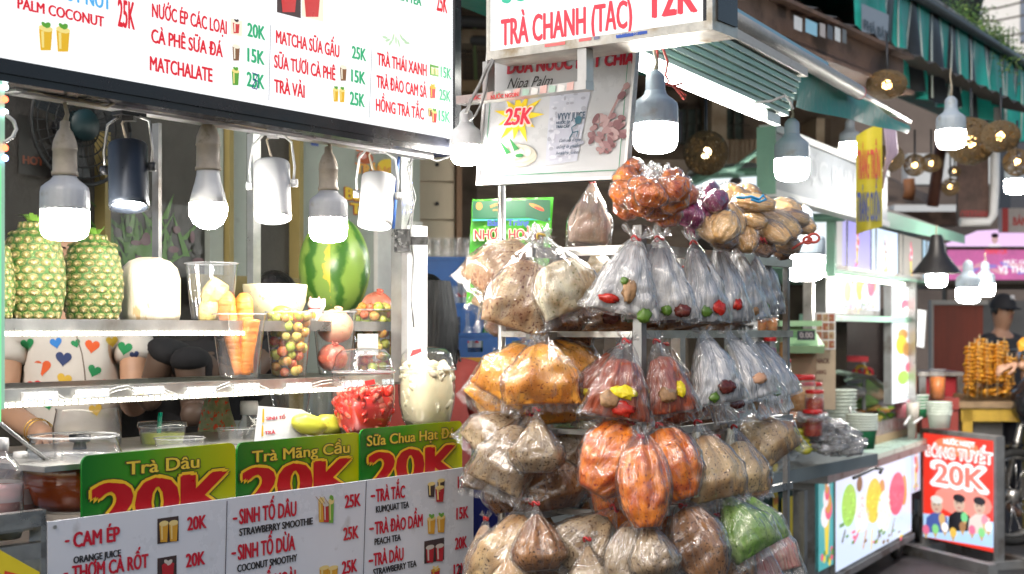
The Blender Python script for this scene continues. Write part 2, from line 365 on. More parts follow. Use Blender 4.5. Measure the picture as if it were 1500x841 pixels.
# electric fan on the wall
fp = BW.hit(88, 188); t = thing('wall_fan', 'round dusty electric fan in the dark behind the first hanging bulb', 'fan', fp)
FY = Matrix(((UD.x, 0, UN.x), (UD.y, 0, UN.y), (0, 1, 0)))
m = M()
for r in (.06, .09, .12, .15, .17): m.tube([fp+UN*.10+UD*cos(q)*r+Vector((0,0,1))*sin(q)*r for q in [2*pi*i/28 for i in range(29)]], .0025 if r < .17 else .006, 5)
for i in range(32):
    q = 2*pi*i/32; m.tube([fp+UN*.11+(UD*cos(q)+Vector((0,0,1))*sin(q))*.03, fp+UN*.10+(UD*cos(q)+Vector((0,0,1))*sin(q))*.17], .0015, 4)
m.build('guard', mat('fan_wire', (.012,.014,.016), .5), t)
m = M(); m.lathe([(.0,-.01),(.045,-.01),(.045,.03),(0,.03)], fp+UN*.09, 16, R=FY); m.build('hub', mat('teal_fan_hub', (.004,.025,.03), .5), t)
m = M()
for i in range(3):
    q0 = 2*pi*i/3; vs = []
    for j in range(6):
        q = q0+j*.16
        for r in (.04, .15): vs.append(fp+UN*(.05+j*.007)+(UD*cos(q)+Vector((0,0,1))*sin(q))*r)
    m.add(vs, [(2*j, 2*j+1, 2*j+3, 2*j+2) for j in range(5)])
m.build('blade', mat('grey_fan_blade', (.03,.035,.04), .5), t)
m = M(); m.tube([fp+UN*.0, fp+UN*.06], .03, 10); m.tube([fp+UN*.03, fp+UN*.03-Vector((0,0,.2))], .02, 8); m.build('mount', BLACKP, t)

# ================================================================ JUICE STALL
sb = thing('juice_stall', 'stainless steel juice stall with two fruit shelves under a lit menu box', 'market stall', ST.p(0, -H+.12, -.1))
m = M()
for z, x0, x1 in ((-.262, 90, 690),):
    pass
b_top = ST.uv(70, 765)[1]
m.pbox(ST, .0, -H+.2, -.03, 1.04, b_top-.03, -.008)
m.pbox(ST, -.0, -H+.2, -.62, 1.02, b_top-.10, -.04)
m.build('cabinet', STEELD, sb)
m = M(); m.pbox(ST, -.6, b_top-.095, -.66, 1.03, b_top-.08, -.034); m.build('countertop', STEEL, sb)
for a in (.02, .98):
    for c in (-.6, -.1):
        q = M(); q.pbox(ST, a, -H+.12, c, a+.04, -H+.2, c+.04); q.build('leg', STEELD, sb)
# open tray box to the side, lower left corner
m = M(); pz = ST.uv(70, 765)[1]
m.pbox(ST, -.45, pz-.005, -.02, -.003, pz+.02, 0); m.pbox(ST, -.45, pz-.055, -.02, -.003, pz-.03, 0)
m.pbox(ST, -.012, pz-.3, -.03, -.003, pz+.015, .0); m.pbox(ST, -.45, pz-.3, -.4, -.003, pz-.285, 0); m.pbox(ST, -.012, pz-.1, -.4, -.003, pz-.05, -.03)
m.pbox(ST, -.45, pz-.012, -.3, -.003, pz-.001, -.02)
m.build('side_tray', STEEL, sb)
for k, (px, py, c) in enumerate(((75, 815, (.2,.3,.1)), (110, 808, (.35,.35,.3)), (30, 820, (.4,.38,.3)))):
    q = M(); c0 = ST.hit(px-40, py-10)-UN*.12; q.lathe([(0,0),(.03,0),(.038,.02),(.03,.03),(0,.03)], c0, 14)
    tag(q.build('lid', mat('lid_col%d' % k, c, .4)), ['dark green jar lid in the steel side tray', 'pale jar lid nearest the white board in the side tray', 'cream lid at the outer edge of the side tray'][k], 'lid')
# yellow sign corner
YS = Pl(ST.p(-.4, 0, .03), UD); m = M(); ppoly(m, YS, [(-120, 900), (64, 900), (58, 838), (-10, 800), (-120, 770)], 0, 0); ppoly(m, YS, [(-120, 900), (64, 900), (58, 838), (-10, 800), (-120, 770)], -.004, 0)
ppoly(m, YS, [(2, 900), (40, 900), (30, 842), (6, 836)], .0012, 1)
tag(m.build('yellow_sign', [ink((.80,.62,.03)), ink((.7,.06,.03))]), 'yellow sign corner with red print at the very bottom corner', 'sign')

# shelves
SH = ST.back(.17); SH2 = ST.back(.20)
def shelf(name, plane, y_at5, lip_px, x1, depth):
    t = M(); a0, b0 = plane.uv(8, y_at5); a1, _ = plane.uv(x1, y_at5); h = px2m(lip_px, 2.3)
    t.pbox(plane, a0-.03, b0-h, -.012, a1, b0, 0); t.pbox(plane, a0-.03, b0-.012, -depth, a1, b0-.002, -.012)
    return t.build(name, STEEL, sb), a0, a1, b0, b0-h
s1, ta0, ta1, tz, tz0 = shelf('shelf', SH2, 467, 19, 604, .30)
s2, la0, la1, lz, lz0 = shelf('shelf', SH, 571, 20, 592, .30)
for (pl, a0, a1, z) in ((SH2, ta0, ta1*.56, tz0), (SH, la0, la1*.83, lz0)):
    m = M(); m.pbox(pl, a0, z-.0075, -.006, a1, z-.0005, .004); strip = m.build('led_strip', LED, s1 if pl is SH2 else s2)
    m = M(); a = a0
    while a < a1: m.pbox(pl, a, z-.0085, .0042, a+.003, z+.001, .0062); a += .014
    m.build('led_strip_divider', mat('silicone_sleeve', (.5,.5,.42), .4), strip.parent)
# LED modules on the lower lip: each module a little white pill with three diodes
mods = [(56, 580), (133, 576), (215, 572), (293, 572), (358, 567), (436, 566), (515, 562)]
wire = M()
for i, (px, py) in enumerate(mods):
    a, b = SH.uv(px, py); loc = SH.p(a, b, .004)
    t = thing('led_module', 'small module of three diodes on the lower shelf lip, %s' % ['nearest the green frame', 'second from the green frame', 'with an amber diode', 'just before the carrot cup', 'under the carrot cup', 'under the jujube cup', 'beside the strawberry tub'][i], 'light module', loc, 'LED modules along the lower shelf')
    m = M(); m.pbox(SH, a-.034, b-.007, .001, a+.034, b+.007, .008); m.build('housing', WHITEP, t)
    for k in range(3):
        c = [(LEDB, LEDW, LEDB), (LEDB, WHITEP, LEDB), (LEDY, LEDB, LEDW), (LEDW, LEDW, LEDB), (LEDB, LEDW, LEDW), (LEDW, LEDB, LEDB), (LEDW, LEDW, LEDW)][i][k]
        q = M(); q.disc(SH, a+(k-1)*.02, b, .0055, .0055, .0088, 0, 10); q.build('diode', c, t)
    if i+1 < len(mods):
        a2, b2 = SH.uv(*mods[i+1])
        for o in (-.003, .003):
            sag = -.012 if i % 2 == 0 else .008
            wire.tube([SH.p(a+.033, b+o, .006), SH.p(a+.033+(a2-a-.066)*.3, b+o+sag*.7, .008), SH.p(a+.033+(a2-a-.066)*.7, b2+o+sag, .008), SH.p(a2-.033, b2+o, .006)], .0012, 5)
wire.build('module_wire', WIRE, s2)

# posts of the stall
def post(pl, x, y0, y1, wpx, mt=STEEL, name='post', dep=.02):
    a, b0 = pl.uv(x, y0); a1, _ = pl.uv(x+wpx, y0); _, b1 = pl.uv(x, y1); m = M(); m.pbox(pl, a, min(b0, b1), -dep, a1, max(b0, b1), 0); return m.build(name, mt, sb)
B45 = ST.back(.5)
post(B45, 371, 195, 560, 11); post(ST.back(.15), 588, 200, 560, 13, dep=.03); post(ST.back(.52), 596, 215, 470, 8)
post(ST.back(.13), 607, 330, 560, 19, mat('white_lit_panel_edge', (.8,.8,.8), .4, emit=.25, ecol=(1,1,1)), 'side_panel', .03)
post(B45, 232, 180, 430, 5, STEELD); post(ST.back(.16), 600, 215, 330, 2.5, WIREG, 'cable_duct', .006)
# little led string and tape on the post
m = M()
for y in (268, 283, 298, 310): a, b = ST.back(.14).uv(602, y); m.disc(ST.back(.14), a, b, .004, .004, .001, 0, 8)
m.build('pixel_led', LEDB, sb)
m = M(); q = ST.back(.13).hit(590, 353); m.box(q, (.035, .03, .05)); m.box(q+Vector((.03,.0,.0)), (.05,.02,.018)); m.build('black_tape', mat('black_tape', (.01,.01,.01), .3, bump=.6, bs=80), sb)
m = M(); m.tube([ST.back(.12).hit(x, y) for x, y in ((590,205),(583,240),(581,270),(579,300),(576,335))], .0035, 6); m.build('blue_cable', mat('blue_cable', (.03,.10,.35), .4), sb)
m = M(); m.tube([ST.back(.13).hit(x, y) for x, y in ((604,200),(603,230),(600,262),(606,300),(601,340),(605,380),(602,440),(606,480))], .002, 5)
m.tube([ST.back(.13).hit(x, y) for x, y in ((612,225),(596,245),(609,290),(597,330))], .0018, 5); m.tube([ST.back(.08).hit(x, y) for x, y in ((618,228),(640,236),(664,228),(680,222))], .0025, 5); m.build('tangled_wire', WIREG, sb)

# left neon frame edge
NE = ST.back(.02); t = thing('led_frame_sign', 'edge of a green lit frame with coloured diodes at the picture edge', 'sign', NE.hit(4, 400))
m = M(); rect(m, NE, -30, 700, 2, 100, -.006, 0); rect(m, NE, -30, 620, 1, 240, .001, 1); m.build('panel', [mat('frame_white', (.6,.65,.62), .4), mat('lit_green_acrylic', (.2,.7,.3), .3, emit=.7, ecol=(.2,.75,.3))], t)
LEDR = mat('lit_red_led', (1,.2,.1), emit=4, ecol=(1,.12,.05))
for y, c in ((128,LEDW),(146,LEDR),(165,LEDW),(217,LEDR),(232,LEDB)): m = M(); pdisc(m, NE, 4, y, 5, 5, .006); m.build('diode', c, t)
m = M(); a, b = NE.uv(-8, 600); a1, b1 = NE.uv(7, 115); m.pbox(NE, a, b, -.01, a1, b1, 0); m.build('edge_strip', mat('greenish_acrylic', (.35,.6,.45), .3, emit=.25, ecol=(.5,.9,.65)), t)
m = M(); m.tube([NE.p(*NE.uv(x, y), .01) for x, y in ((2,168),(14,178),(18,190),(12,202),(0,210))], .003, 6); m.build('white_cable', WIRE, t)

# upper lit menu box
mb = thing('lit_menu_box', 'big backlit white drinks menu in a black frame hung over the juice stall', 'menu sign', ST.p(.4, .4, 0))
aR, _ = ST.uv(665, 205); bB = ST.uv(2, 86)[1]
fa0, fa1, fb0, fb1 = -1.2, aR, bB-.022, bB+.95
FR = mat('black_gloss_frame', (.012,.013,.018), .22, var=.2)
m = M(); m.pbox(ST, fa0, fb0, -.10, fa1+.018, fb0+.022, .006); m.pbox(ST, fa0, fb0+.022, -.10, fa1+.018, fb1, -.004); m.pbox(ST, fa1-.004, fb0+.0222, -.09, fa1+.018, fb1, .006)
m.pbox(ST, fa0, fb0-.012, -.06, fa1+.002, fb0-.0002, .002)
m.build('frame', FR, mb)
m = M(); m.poly(ST, [(fa0, fb0+.022), (fa1-.004, fb0+.022), (fa1-.004, fb1), (fa0, fb1)], 0); m.build('lit_panel', SIGNW, mb)
RL, GL_, BL = ink((.80,.012,.03), .55), ink((.02,.48,.20), .5), ink((.10,.45,.85), .6)
m = M()
for a in (('PALM COCONUT',25,151,12.5,16),('25K',172,196,38,40),('NƯỚC ÉP CÁC LOẠI',222,331,25,20),('CÀ PHÊ SỮA ĐÁ',221,325,62,20),('MATCHALATE',219,310,103,21),
          ('MATCHA SỮA GẤU',403.7,496,63,19),('SỮA TƯƠI CÀ PHÊ',401,490,99,19),('TRÀ VẢI',401,445,135,19),('TRÀ THÁI XANH',552,624,95,18),('TRÀ ĐÀO CAM SẢ',551,624,128,18),('HỒNG TRÀ TẮC',550,620,162,17.5),('25K',639,654,15,26)):
    text(m, ST, *a)
m.build_each('red_lettering', RL, mb)
m = M()
for a in (('20K',362,387,53,20),('15K',362,386,90,20),('25K',361,386,126,21),('25K',515,535,85,18),('15K',514,534,119.5,18),('25K',512,533,153,19),('15K',645,660,113,16),('25K',643,659,146,16),('15K',642,658,177,16),('TEA',599,616,4,13),('EN',585,596,0,14)):
    text(m, ST, *a)
m.build_each('green_lettering', GL_, mb)
m = M(); text(m, ST, 'THỐT NỐT', 70, 161, -6, 20); m.build_each('blue_lettering', BL, mb)
m = M(); pline(m, ST, [(367,107),(375,110),(371,120),(367,129),(374,131),(376,120),(369,116)], .002, .004); m.build('blue_pen_scribble', ink((.03,.08,.6), .1), mb)
m = M(); pline(m, ST, [(395.6,37),(393,147)], .0015, .0015); pline(m, ST, [(544,72),(540,173)], .0015, .0015); m.build_each('divider_line', ink((.3,.33,.4), .3), mb)
Y_, YT, GR_, RD_, BR_, CR_, DK_ = ink((.85,.50,.02),.55), ink((.9,.75,.25),.6), ink((.15,.5,.05),.4), ink((.8,.05,.05),.45), ink((.35,.16,.07),.35), ink((.85,.78,.62),.7), ink((.15,.08,.08),.15)
m = M(); C_ = (0,1,2)
drink(m, ST, 66, 54, 20, 40, .0016, 0, 1, 2); drink(m, ST, 91, 56, 20, 40, .0022, 0, 1, 2)
rect(m, ST, 337, 50, 354, 27, .0012, 5); drink(m, ST, 345, 39, 10, 20, .0018, 3, 5, 6)
drink(m, ST, 345, 76, 11, 26, .0016, 4, 5); drink(m, ST, 344, 112, 11, 26, .0016, 2, 1, 2)
rect(m, ST, 405, 18, 440, -20, .0012, 6); rect(m, ST, 441, 24, 473, -18, .0013, 5); drink(m, ST, 422, -2, 24, 40, .0018, 3, 3, 2); drink(m, ST, 456, 4, 24, 42, .0021, 3, 3, 2)
drink(m, ST, 502, 106, 10, 25, .0016, 4, 5); drink(m, ST, 491, 138, 8, 22, .0016, 0, 1, 2); drink(m, ST, 500, 139, 8, 22, .0019, 0, 1, 2)
rect(m, ST, 629, 110, 642, 94, .0012, 2); drink(m, ST, 633, 103, 5, 12, .0018, 1, 5, 2); drink(m, ST, 639, 104, 5, 12, .0018, 1, 5, 2)
drink(m, ST, 633, 134, 9, 20, .0016, 3, 0, 0); rect(m, ST, 627, 148, 641, 140, .0012, 5); drink(m, ST, 629, 164, 6, 14, .0018, 4, 1); drink(m, ST, 635, 170, 8, 20, .0021, 3, 1, 2)
pdisc(m, ST, 578, 34, 13, 22, .0012, 7); 
for i in range(9): pdisc(m, ST, 563+i*4, 55+(i % 3)*4, 4, 2, .0018+i*.00004, 8, .4*i)
m.build_each('drink_picture', [Y_, YT, GR_, RD_, BR_, CR_, DK_, ink((.92,.90,.84),.82), ink((.55,.75,.5),.6)], mb)

# track rail under the box
tr = thing('lamp_track', 'long white lamp track under the lit menu box', 'lamp track', ST.p(.2, fb0-.04, -.05)); TK = ST.back(.04)
m = M(); a, b = TK.uv(32, 118); a1, _ = TK.uv(636, 210); b2 = TK.uv(32, 133)[1]
m.pbox(TK, a, b2, -.035, a1, b, 0); m.pbox(TK, a, b2-.004, -.033, a1, b2-.0003, -.002); m.build('rail', ALU, tr)
m = M(); x = a+.2
while x < a1: m.pbox(TK, x, b2-.001, .0003, x+.003, b+.001, .0022); x += .23
m.build('joint', STEEL, tr)
m = M(); m.pbox(TK, a-.014, b2-.002, -.037, a-.0003, b+.002, .003); m.build('end_cap', WHITEP, tr)
m = M(); m.tube([TK.hit(x, y)+Vector((0,0,0)) for x, y in ((40,133),(75,140),(110,147),(140,152),(175,150),(230,163),(280,170),(320,177),(390,190))], .0016, 5)
m.tube([TK.hit(x, y)+UN*.01 for x, y in ((110,146),(125,152),(150,158),(165,150))], .0025, 5); m.build('cable', mat('dirty_cable', (.42,.36,.27), .6), tr)

def bulb(px, ytop, ybot, wpx, plane, label, shape='T', sockc=CREAMSOCK, group='hanging LED bulbs', cord=True, capx=None, bare=False, glow=GLOW, body=BULBGREY, ysock=None):
    """LED bulb hung by its socket: photo x of its axis, y where the cord starts and y of its lowest point, and width"""
    q = plane.hit(px, ybot) if isinstance(plane, Pl) else P(px, ybot, plane)
    Y = q.y; R = px2m(wpx, Y)/2; top = (HZ-ytop)/FO*Y+H; z0 = q.z; x, y = q.x, q.y
    t = thing('led_bulb', label, 'light bulb', (x, y, z0), group); c = Vector((x, y, z0))
    if shape == 'T':
        m = M(); m.lathe([(0,0),(R*.5,.015*R),(R*.76,.09*R),(R*.90,.22*R),(R*.97,.42*R),(R,.66*R),(R*.99,1.25*R)], c, 28); m.build('diffuser', glow, t)
        rib = lambda a, z: 1+.02*(1 if sin(a*22) > .4 else 0)*(1 if 1.35*R < z < 2.3*R else 0)
        m = M(); m.lathe([(R*1.0,1.25*R),(R*1.0,1.4*R),(R*.99,2.0*R),(R*.95,2.2*R),(R*.80,2.36*R),(R*.60,2.5*R),(R*.50,2.62*R),(R*.46,2.75*R)], c, 66, fn=rib); m.build('heat_sink', body, t)
        h = 2.72*R
    elif shape == 'A':
        m = M(); m.lathe([(0,0),(R*.4,.06*R),(R*.75,.3*R),(R*.95,.7*R),(R,1.1*R),(R*.97,1.36*R)], c, 28); m.build('diffuser', glow, t)
        m = M(); m.lathe([(R*.98,1.36*R),(R*.85,1.9*R),(R*.68,2.5*R),(R*.6,2.9*R),(R*.58,3.2*R)], c, 28); m.build('neck', WHITEP if sockc is CREAMSOCK else body, t)
        h = 3.1*R
    hs = R*(1.0 if shape == 'T' else 1.25)
    k = .50 if shape == 'T' else .62
    if sockc is not CREAMSOCK:
        hs = R*.42
        if not bare: m = M(); m.lathe([(R*.47,h-.02*R),(R*.44,h+.06*R),(R*.43,h+.62*R),(R*.38,h+.74*R),(R*.2,h+.92*R),(R*.1,h+.96*R)], c, 22); m.build('socket', sockc, t)
    else: m = M(); m.lathe([(R*k*1.08,h-.02*R),(R*k*1.1,h+.12*R),(R*k,h+.2*R),(R*k*.98,h+hs),(R*k*1.05,h+hs+.04*R),(R*k*1.02,h+hs+.15*R),(R*k*.96,h+hs*1.4),(R*k*.66,h+hs*1.8),(R*k*.42,h+hs*1.95),(R*k*.40,h+hs*2.25),(R*.10,h+hs*2.3)], c, 22); m.build('socket', sockc, t)
    if cord and top > z0+h+hs*2.25:
        m = M(); e = Vector((x+(capx or 0), y, top)); s = c+Vector((0,0,h+hs*2.2)); m.tube([s, s+Vector((.004,0,(top-s.z)*.3)), s.lerp(e, .7)+Vector((-.003,0,0)), e], [.006,.004,.0035,.0035], 6); m.build('cord', mat('dirty_cable', (.42,.36,.27), .6), t)
    return t
TKB = ST.back(.06)
bulb(95, 140, 352, 70, TKB, 'wide LED bulb in a yellowed socket hanging over the pineapples', capx=.004)
bulb(305, 176, 336, 56, TKB, 'small round LED bulb hanging between the black and white spotlights', 'A')
bulb(481, 203, 355, 56, TKB, 'wide LED bulb hanging in front of the watermelon')

def spotlight(px, py_top, py_bot, wpx, lab, col, tilt=0.0, mount_y=150):
    q = TKB.hit(px, py_bot); Y = q.y; R = px2m(wpx, Y)/2; L = px2m(py_bot-py_top, Y); c = q.copy()
    Rm = Matrix.Rotation(tilt, 3, UD if False else Vector((0,1,0)))
    Rm = Matrix.Rotation(tilt, 3, Vector((0,1,0))) @ Matrix.Rotation(radians(-14), 3, Vector((1,0,0)))
    t = thing('track_spotlight', lab, 'spotlight', c, 'spotlights on the lamp track')
    m = M(); m.lathe([(R*.9,.012),(R*.93,0),(R,0),(R,.01),(R,L*.97),(R*.95,L),(R*.2,L+.004)], c, 36, R=Rm, cap=False); m.build('barrel', col, t)
    m = M(); m.lathe([(0,.014),(R*.9,.012)], c, 30, R=Rm, cap=False); m.build('lens', GLOWS, t)
    hub = c + Rm @ Vector((0, 0, L*.62)); top = Vector((c.x, c.y, H+(HZ-mount_y)/FO*Y))
    m = M()
    for s in (-1, 1):
        e = hub + Rm @ Vector((s*(R+.006), 0, 0)); m.tube([e, e+Vector((s*.002,0,.03)), e+Vector((-s*.004,0,L*.38+.035)), top+Vector((s*.018,0,-.004))], .0028, 6, flat=1)
    m.build('yoke', STEEL if col is not WHITEP else WHITEP, t)
    for s in (-1, 1):
        m = M(); e = hub + Rm @ Vector((s*(R+.002), 0, 0)); m.tube([e, e+Vector((s*.012,0,0))], .008, 12)
        m.build('pivot_knob', BLACKP if col is not WHITEP else WHITEP, t)
    m = M(); m.box(top+Vector((0,0,.008)), (.052,.028,.022), R=Matrix.Rotation(radians(54.7), 3, 'Z')); m.box(top+Vector((0,0,-.006)), (.02,.02,.01)); m.build('track_adapter', BLACKP if col is not WHITEP else ALU, t)
    m = M(); m.tube([top, top+Vector((-.012,0,-.015)), top+Vector((-.004,-.0,-.045)), c+Rm @ Vector((.004,0,L))], .0025, 6); m.build('lead', CREAMSOCK, t)
    return t
CHAR = mat('charcoal_lamp_metal', (.035,.042,.055), .35, .5, var=.15, vs=20)
spotlight(189, 206, 304, 58, 'dark charcoal cylinder spotlight on the lamp track', CHAR, radians(-5), 168)
spotlight(400, 234, 321, 54, 'white cylinder spotlight beside the steel post', WHITEP, radians(-4), 194)
spotlight(549, 254, 331, 50, 'white cylinder spotlight over the big pomegranate', WHITEP, radians(3), 217)
bulb(683, 165, 242, 45, 3.0, 'glowing wide bulb between the menu box and the hanging sign', sockc=BULBGREY)

# lower menu board
lb = thing('lower_menu_board', 'white vinyl drinks board with red lettering on the stall front', 'menu sign', ST.p(.5, b_top-.3, 0))
a1, _ = ST.uv(693.5, 683)
m = M(); m.pbox(ST, 0, b_top-.62, -.006, a1, b_top, 0); m.build('board', WHITEV, lb)
RI, KI = ink((.50,.01,.03)), ink((.02,.02,.025))
m = M()
for a in (('CAM ÉP',107,174,802,22),('THƠM CÀ RỐT',105,216,850,21),('20K',274,301,777,19.5),('20K',272,299,831,19.5),('SINH TỐ DÂU',350,433,767.6,22),('SINH TỐ DỪA',348,431,820,22),('SINH TỐ XOÀI',346,432,873,22),
    ('25K',504.5,527,744,18.5),('25K',502.5,524,791.5,18.5),('25K',500.5,522,841,18.5),('TRÀ TẮC',550,592,735,18.5),('TRÀ ĐÀO DẦM',548.5,618,783,18.5),('TRÀ DÂU',546.5,590,829,18.5),('12K',670,686,715,17),('15K',668,685,761,17),('20K',666,683,805,17),('12K',664,681,843,16)):
    text(m, ST, *a)
for x, y in ((95,794),(93,842),(341,761),(339,812),(543,728),(541,776),(540,823)): text(m, ST, '-', x, x+5, y+5, 19)
m.build_each('red_lettering', RI, lb)
m = M()
for a in (('ORANGE JUICE',107,176,825.5,10),('STRAWBERRY SMOOTHIE',350,457,785,10.5),('COCONUT SMOOTHY',347,434,838,10.5),('KUMQUAT TEA',550,598,751,9.5),('PEACH TEA',548,586,798.5,9.5),('STRAWBERRY TEA',546,609,843,9.5)): text(m, ST, *a, bold=.05)
text(m, ST, '2', 676, 680, 714, 15, .003); text(m, ST, '2', 670, 674, 842, 14, .003)
m.build_each('black_lettering', KI, lb)
m = M(); pline(m, ST, [(332,734),(329,860)], .0018, .0012); pline(m, ST, [(536,704),(531,860)], .0018, .0012); m.build_each('divider_line', ink((.06,.06,.09)), lb)
y_, yt, gr, rd, br, cr, dk = ink((.60,.30,.03)), ink((.72,.55,.22)), ink((.15,.35,.05)), ink((.42,.02,.03)), ink((.32,.14,.05)), ink((.55,.5,.45)), ink((.05,.03,.03))
m = M(); rect(m, ST, 230, 797, 261, 760, .001, 6); drink(m, ST, 239, 777, 13, 34, .0016, 0, 1); drink(m, ST, 253, 776, 13, 34, .0019, 0, 1)
rect(m, ST, 230, 850, 258, 818, .001, 6); drink(m, ST, 245, 838, 18, 34, .0016, 3, 3, 5)
drink(m, ST, 470, 745, 9, 40, .0016, 0, 1); drink(m, ST, 477, 748, 10, 34, .0019, 3, 5); drink(m, ST, 484, 746, 8, 40, .0022, 2, 1, 2)
for i in range(3): pline(m, ST, [(461+i*6, 727), (470+i*5, 738)], .0012, .0024, 4)
drink(m, ST, 474, 840, 14, 28, .0016, 0, 1); drink(m, ST, 487, 840, 14, 28, .0019, 0, 1)
drink(m, ST, 631, 716, 11, 24, .0016, 6, 1); drink(m, ST, 645, 711, 11, 24, .0019, 6, 1); drink(m, ST, 643, 722, 13, 26, .0022, 3, 1)
drink(m, ST, 631, 768, 12, 28, .0016, 0, 1, 2); drink(m, ST, 645, 766, 12, 28, .0019, 0, 1, 2)
rect(m, ST, 621, 826, 650, 793, .001, 6); drink(m, ST, 629, 810, 12, 28, .0016, 3, 5); drink(m, ST, 643, 808, 12, 28, .0019, 3, 5); drink(m, ST, 637, 842, 13, 24, .0016, 3, 0, 1)
m.build_each('drink_picture', [y_, yt, gr, rd, br, cr, dk], lb)
m = M()
for x, y in ((684,690),(684,717),(79,772)): pdisc(m, ST, x, y, 3, 3, .003)
m.build('rivet', STEEL, lb)

# green price boards behind the lower board
def price(x0, yb0, x1, ytop0, title, tx0, tx1, tyb, tcap, kx0, kx1, kyb, kcap, back, label):
    pl = ST.back(back); t = thing('price_board', label, 'price sign', pl.hit((x0+x1)/2, yb0), 'green price boards')
    a0, b1 = pl.uv(x0, ytop0); a1, _ = pl.uv(x1, ytop0); b0 = b1-.2; rr = .014; m = M(); n = 14
    pts = [(a0, b0), (a1, b0)]+[(a1-rr+rr*sin(q), b1-rr+rr*cos(q)) for q in [pi/2-i*pi/12 for i in range(7)]]+[(a0+rr-rr*sin(q), b1-rr+rr*cos(q)) for q in [i*pi/12 for i in range(7)]]
    e = .004; m.poly(pl, pts, 0); vs = [pl.p(a, b, 0) for a, b in pts]+[pl.p(a, b, -e) for a, b in pts]; k = len(pts)
    m.add(vs, [(i, i+k, (i+1) % k+k, (i+1) % k) for i in range(k)]); m.add(vs[k:], [tuple(reversed(range(k)))])
    gm = bpy.data.materials.get('green_to_yellow_print_%d' % int(x0)) or mat('green_to_yellow_print_%d' % int(x0), (.1,.3,.02), .25, var=0)
    N = gm.node_tree.nodes; L = gm.node_tree.links; tc = N.new('ShaderNodeTexCoord'); sx = N.new('ShaderNodeSeparateXYZ'); L.new(tc.outputs['Generated'], sx.inputs[0])
    cr_ = N.new('ShaderNodeValToRGB'); cr_.color_ramp.elements[0].color = (.004,.13,.012,1); cr_.color_ramp.elements[1].color = (.42,.42,.0,1); e2 = cr_.color_ramp.elements.new(.38); e2.color = (.05,.26,.01,1)
    L.new(sx.outputs[0], cr_.inputs[0]); L.new(cr_.outputs[0], N['Principled BSDF'].inputs['Base Color'])
    m.build('board', gm, t)
    m = M(); text(m, pl, title, tx0, tx1, tyb, tcap, .0014, 0, .065); m.build('title_outline', ink((.05,.05,.01)), t)
    m = M(); text(m, pl, title, tx0+.6, tx1-.6, tyb-.4, tcap-.8, .0022, 0, .02); m.build('title_lettering', ink((.75,.52,.05)), t)
    for nm, bd, li, cc, g_ in (('price_shadow', .098, .0014, (.02,.05,.01), 0), ('price_outline', .078, .0022, (.80,.48,.02), 0), ('price_lettering', .045, .003, (.42,.0,.006), 0)):
        m = M(); text(m, pl, '20K', kx0-g_, kx1+g_, kyb+g_*.5, kcap+g_, li, 0, bd); m.build(nm, ink(cc), t)
price(120, 755, 345, 668, 'Trà Dâu', 184, 291, 696, 20, 137, 335, 782, 72, .012, 'green price board reading Trà Dâu, beside the orange tea bowl')
price(347.5, 725, 527.5, 649, 'Trà Mãng Cầu', 368, 511, 678, 17.5, 357, 516, 745, 58, .016, 'green price board reading Trà Mãng Cầu, middle of the three')
price(527.5, 700, 677, 629, 'Sữa Chua Hạt Đác', 536, 671, 654, 16, 541, 668, 714, 50, .012, 'green price board reading Sữa Chua Hạt Đác, under the jelly tub')

# ================================================================ FRUIT AND TUBS ON THE STALL
VZ = Vector((0, 0, 1))
def axes(w, yaw=0.0, tilt=0.0):
    """rotation whose local z is direction w, local x roughly across the view"""
    w = Vector(w).normalized(); u = Vector((1, 0, 0)); u = (u-w*u.dot(w)).normalized(); R = Matrix((u, w.cross(u), w)).transposed()
    return R @ Matrix.Rotation(yaw, 3, 'Z')

TOPB = ST.back(.32)      # middle of the upper shelf
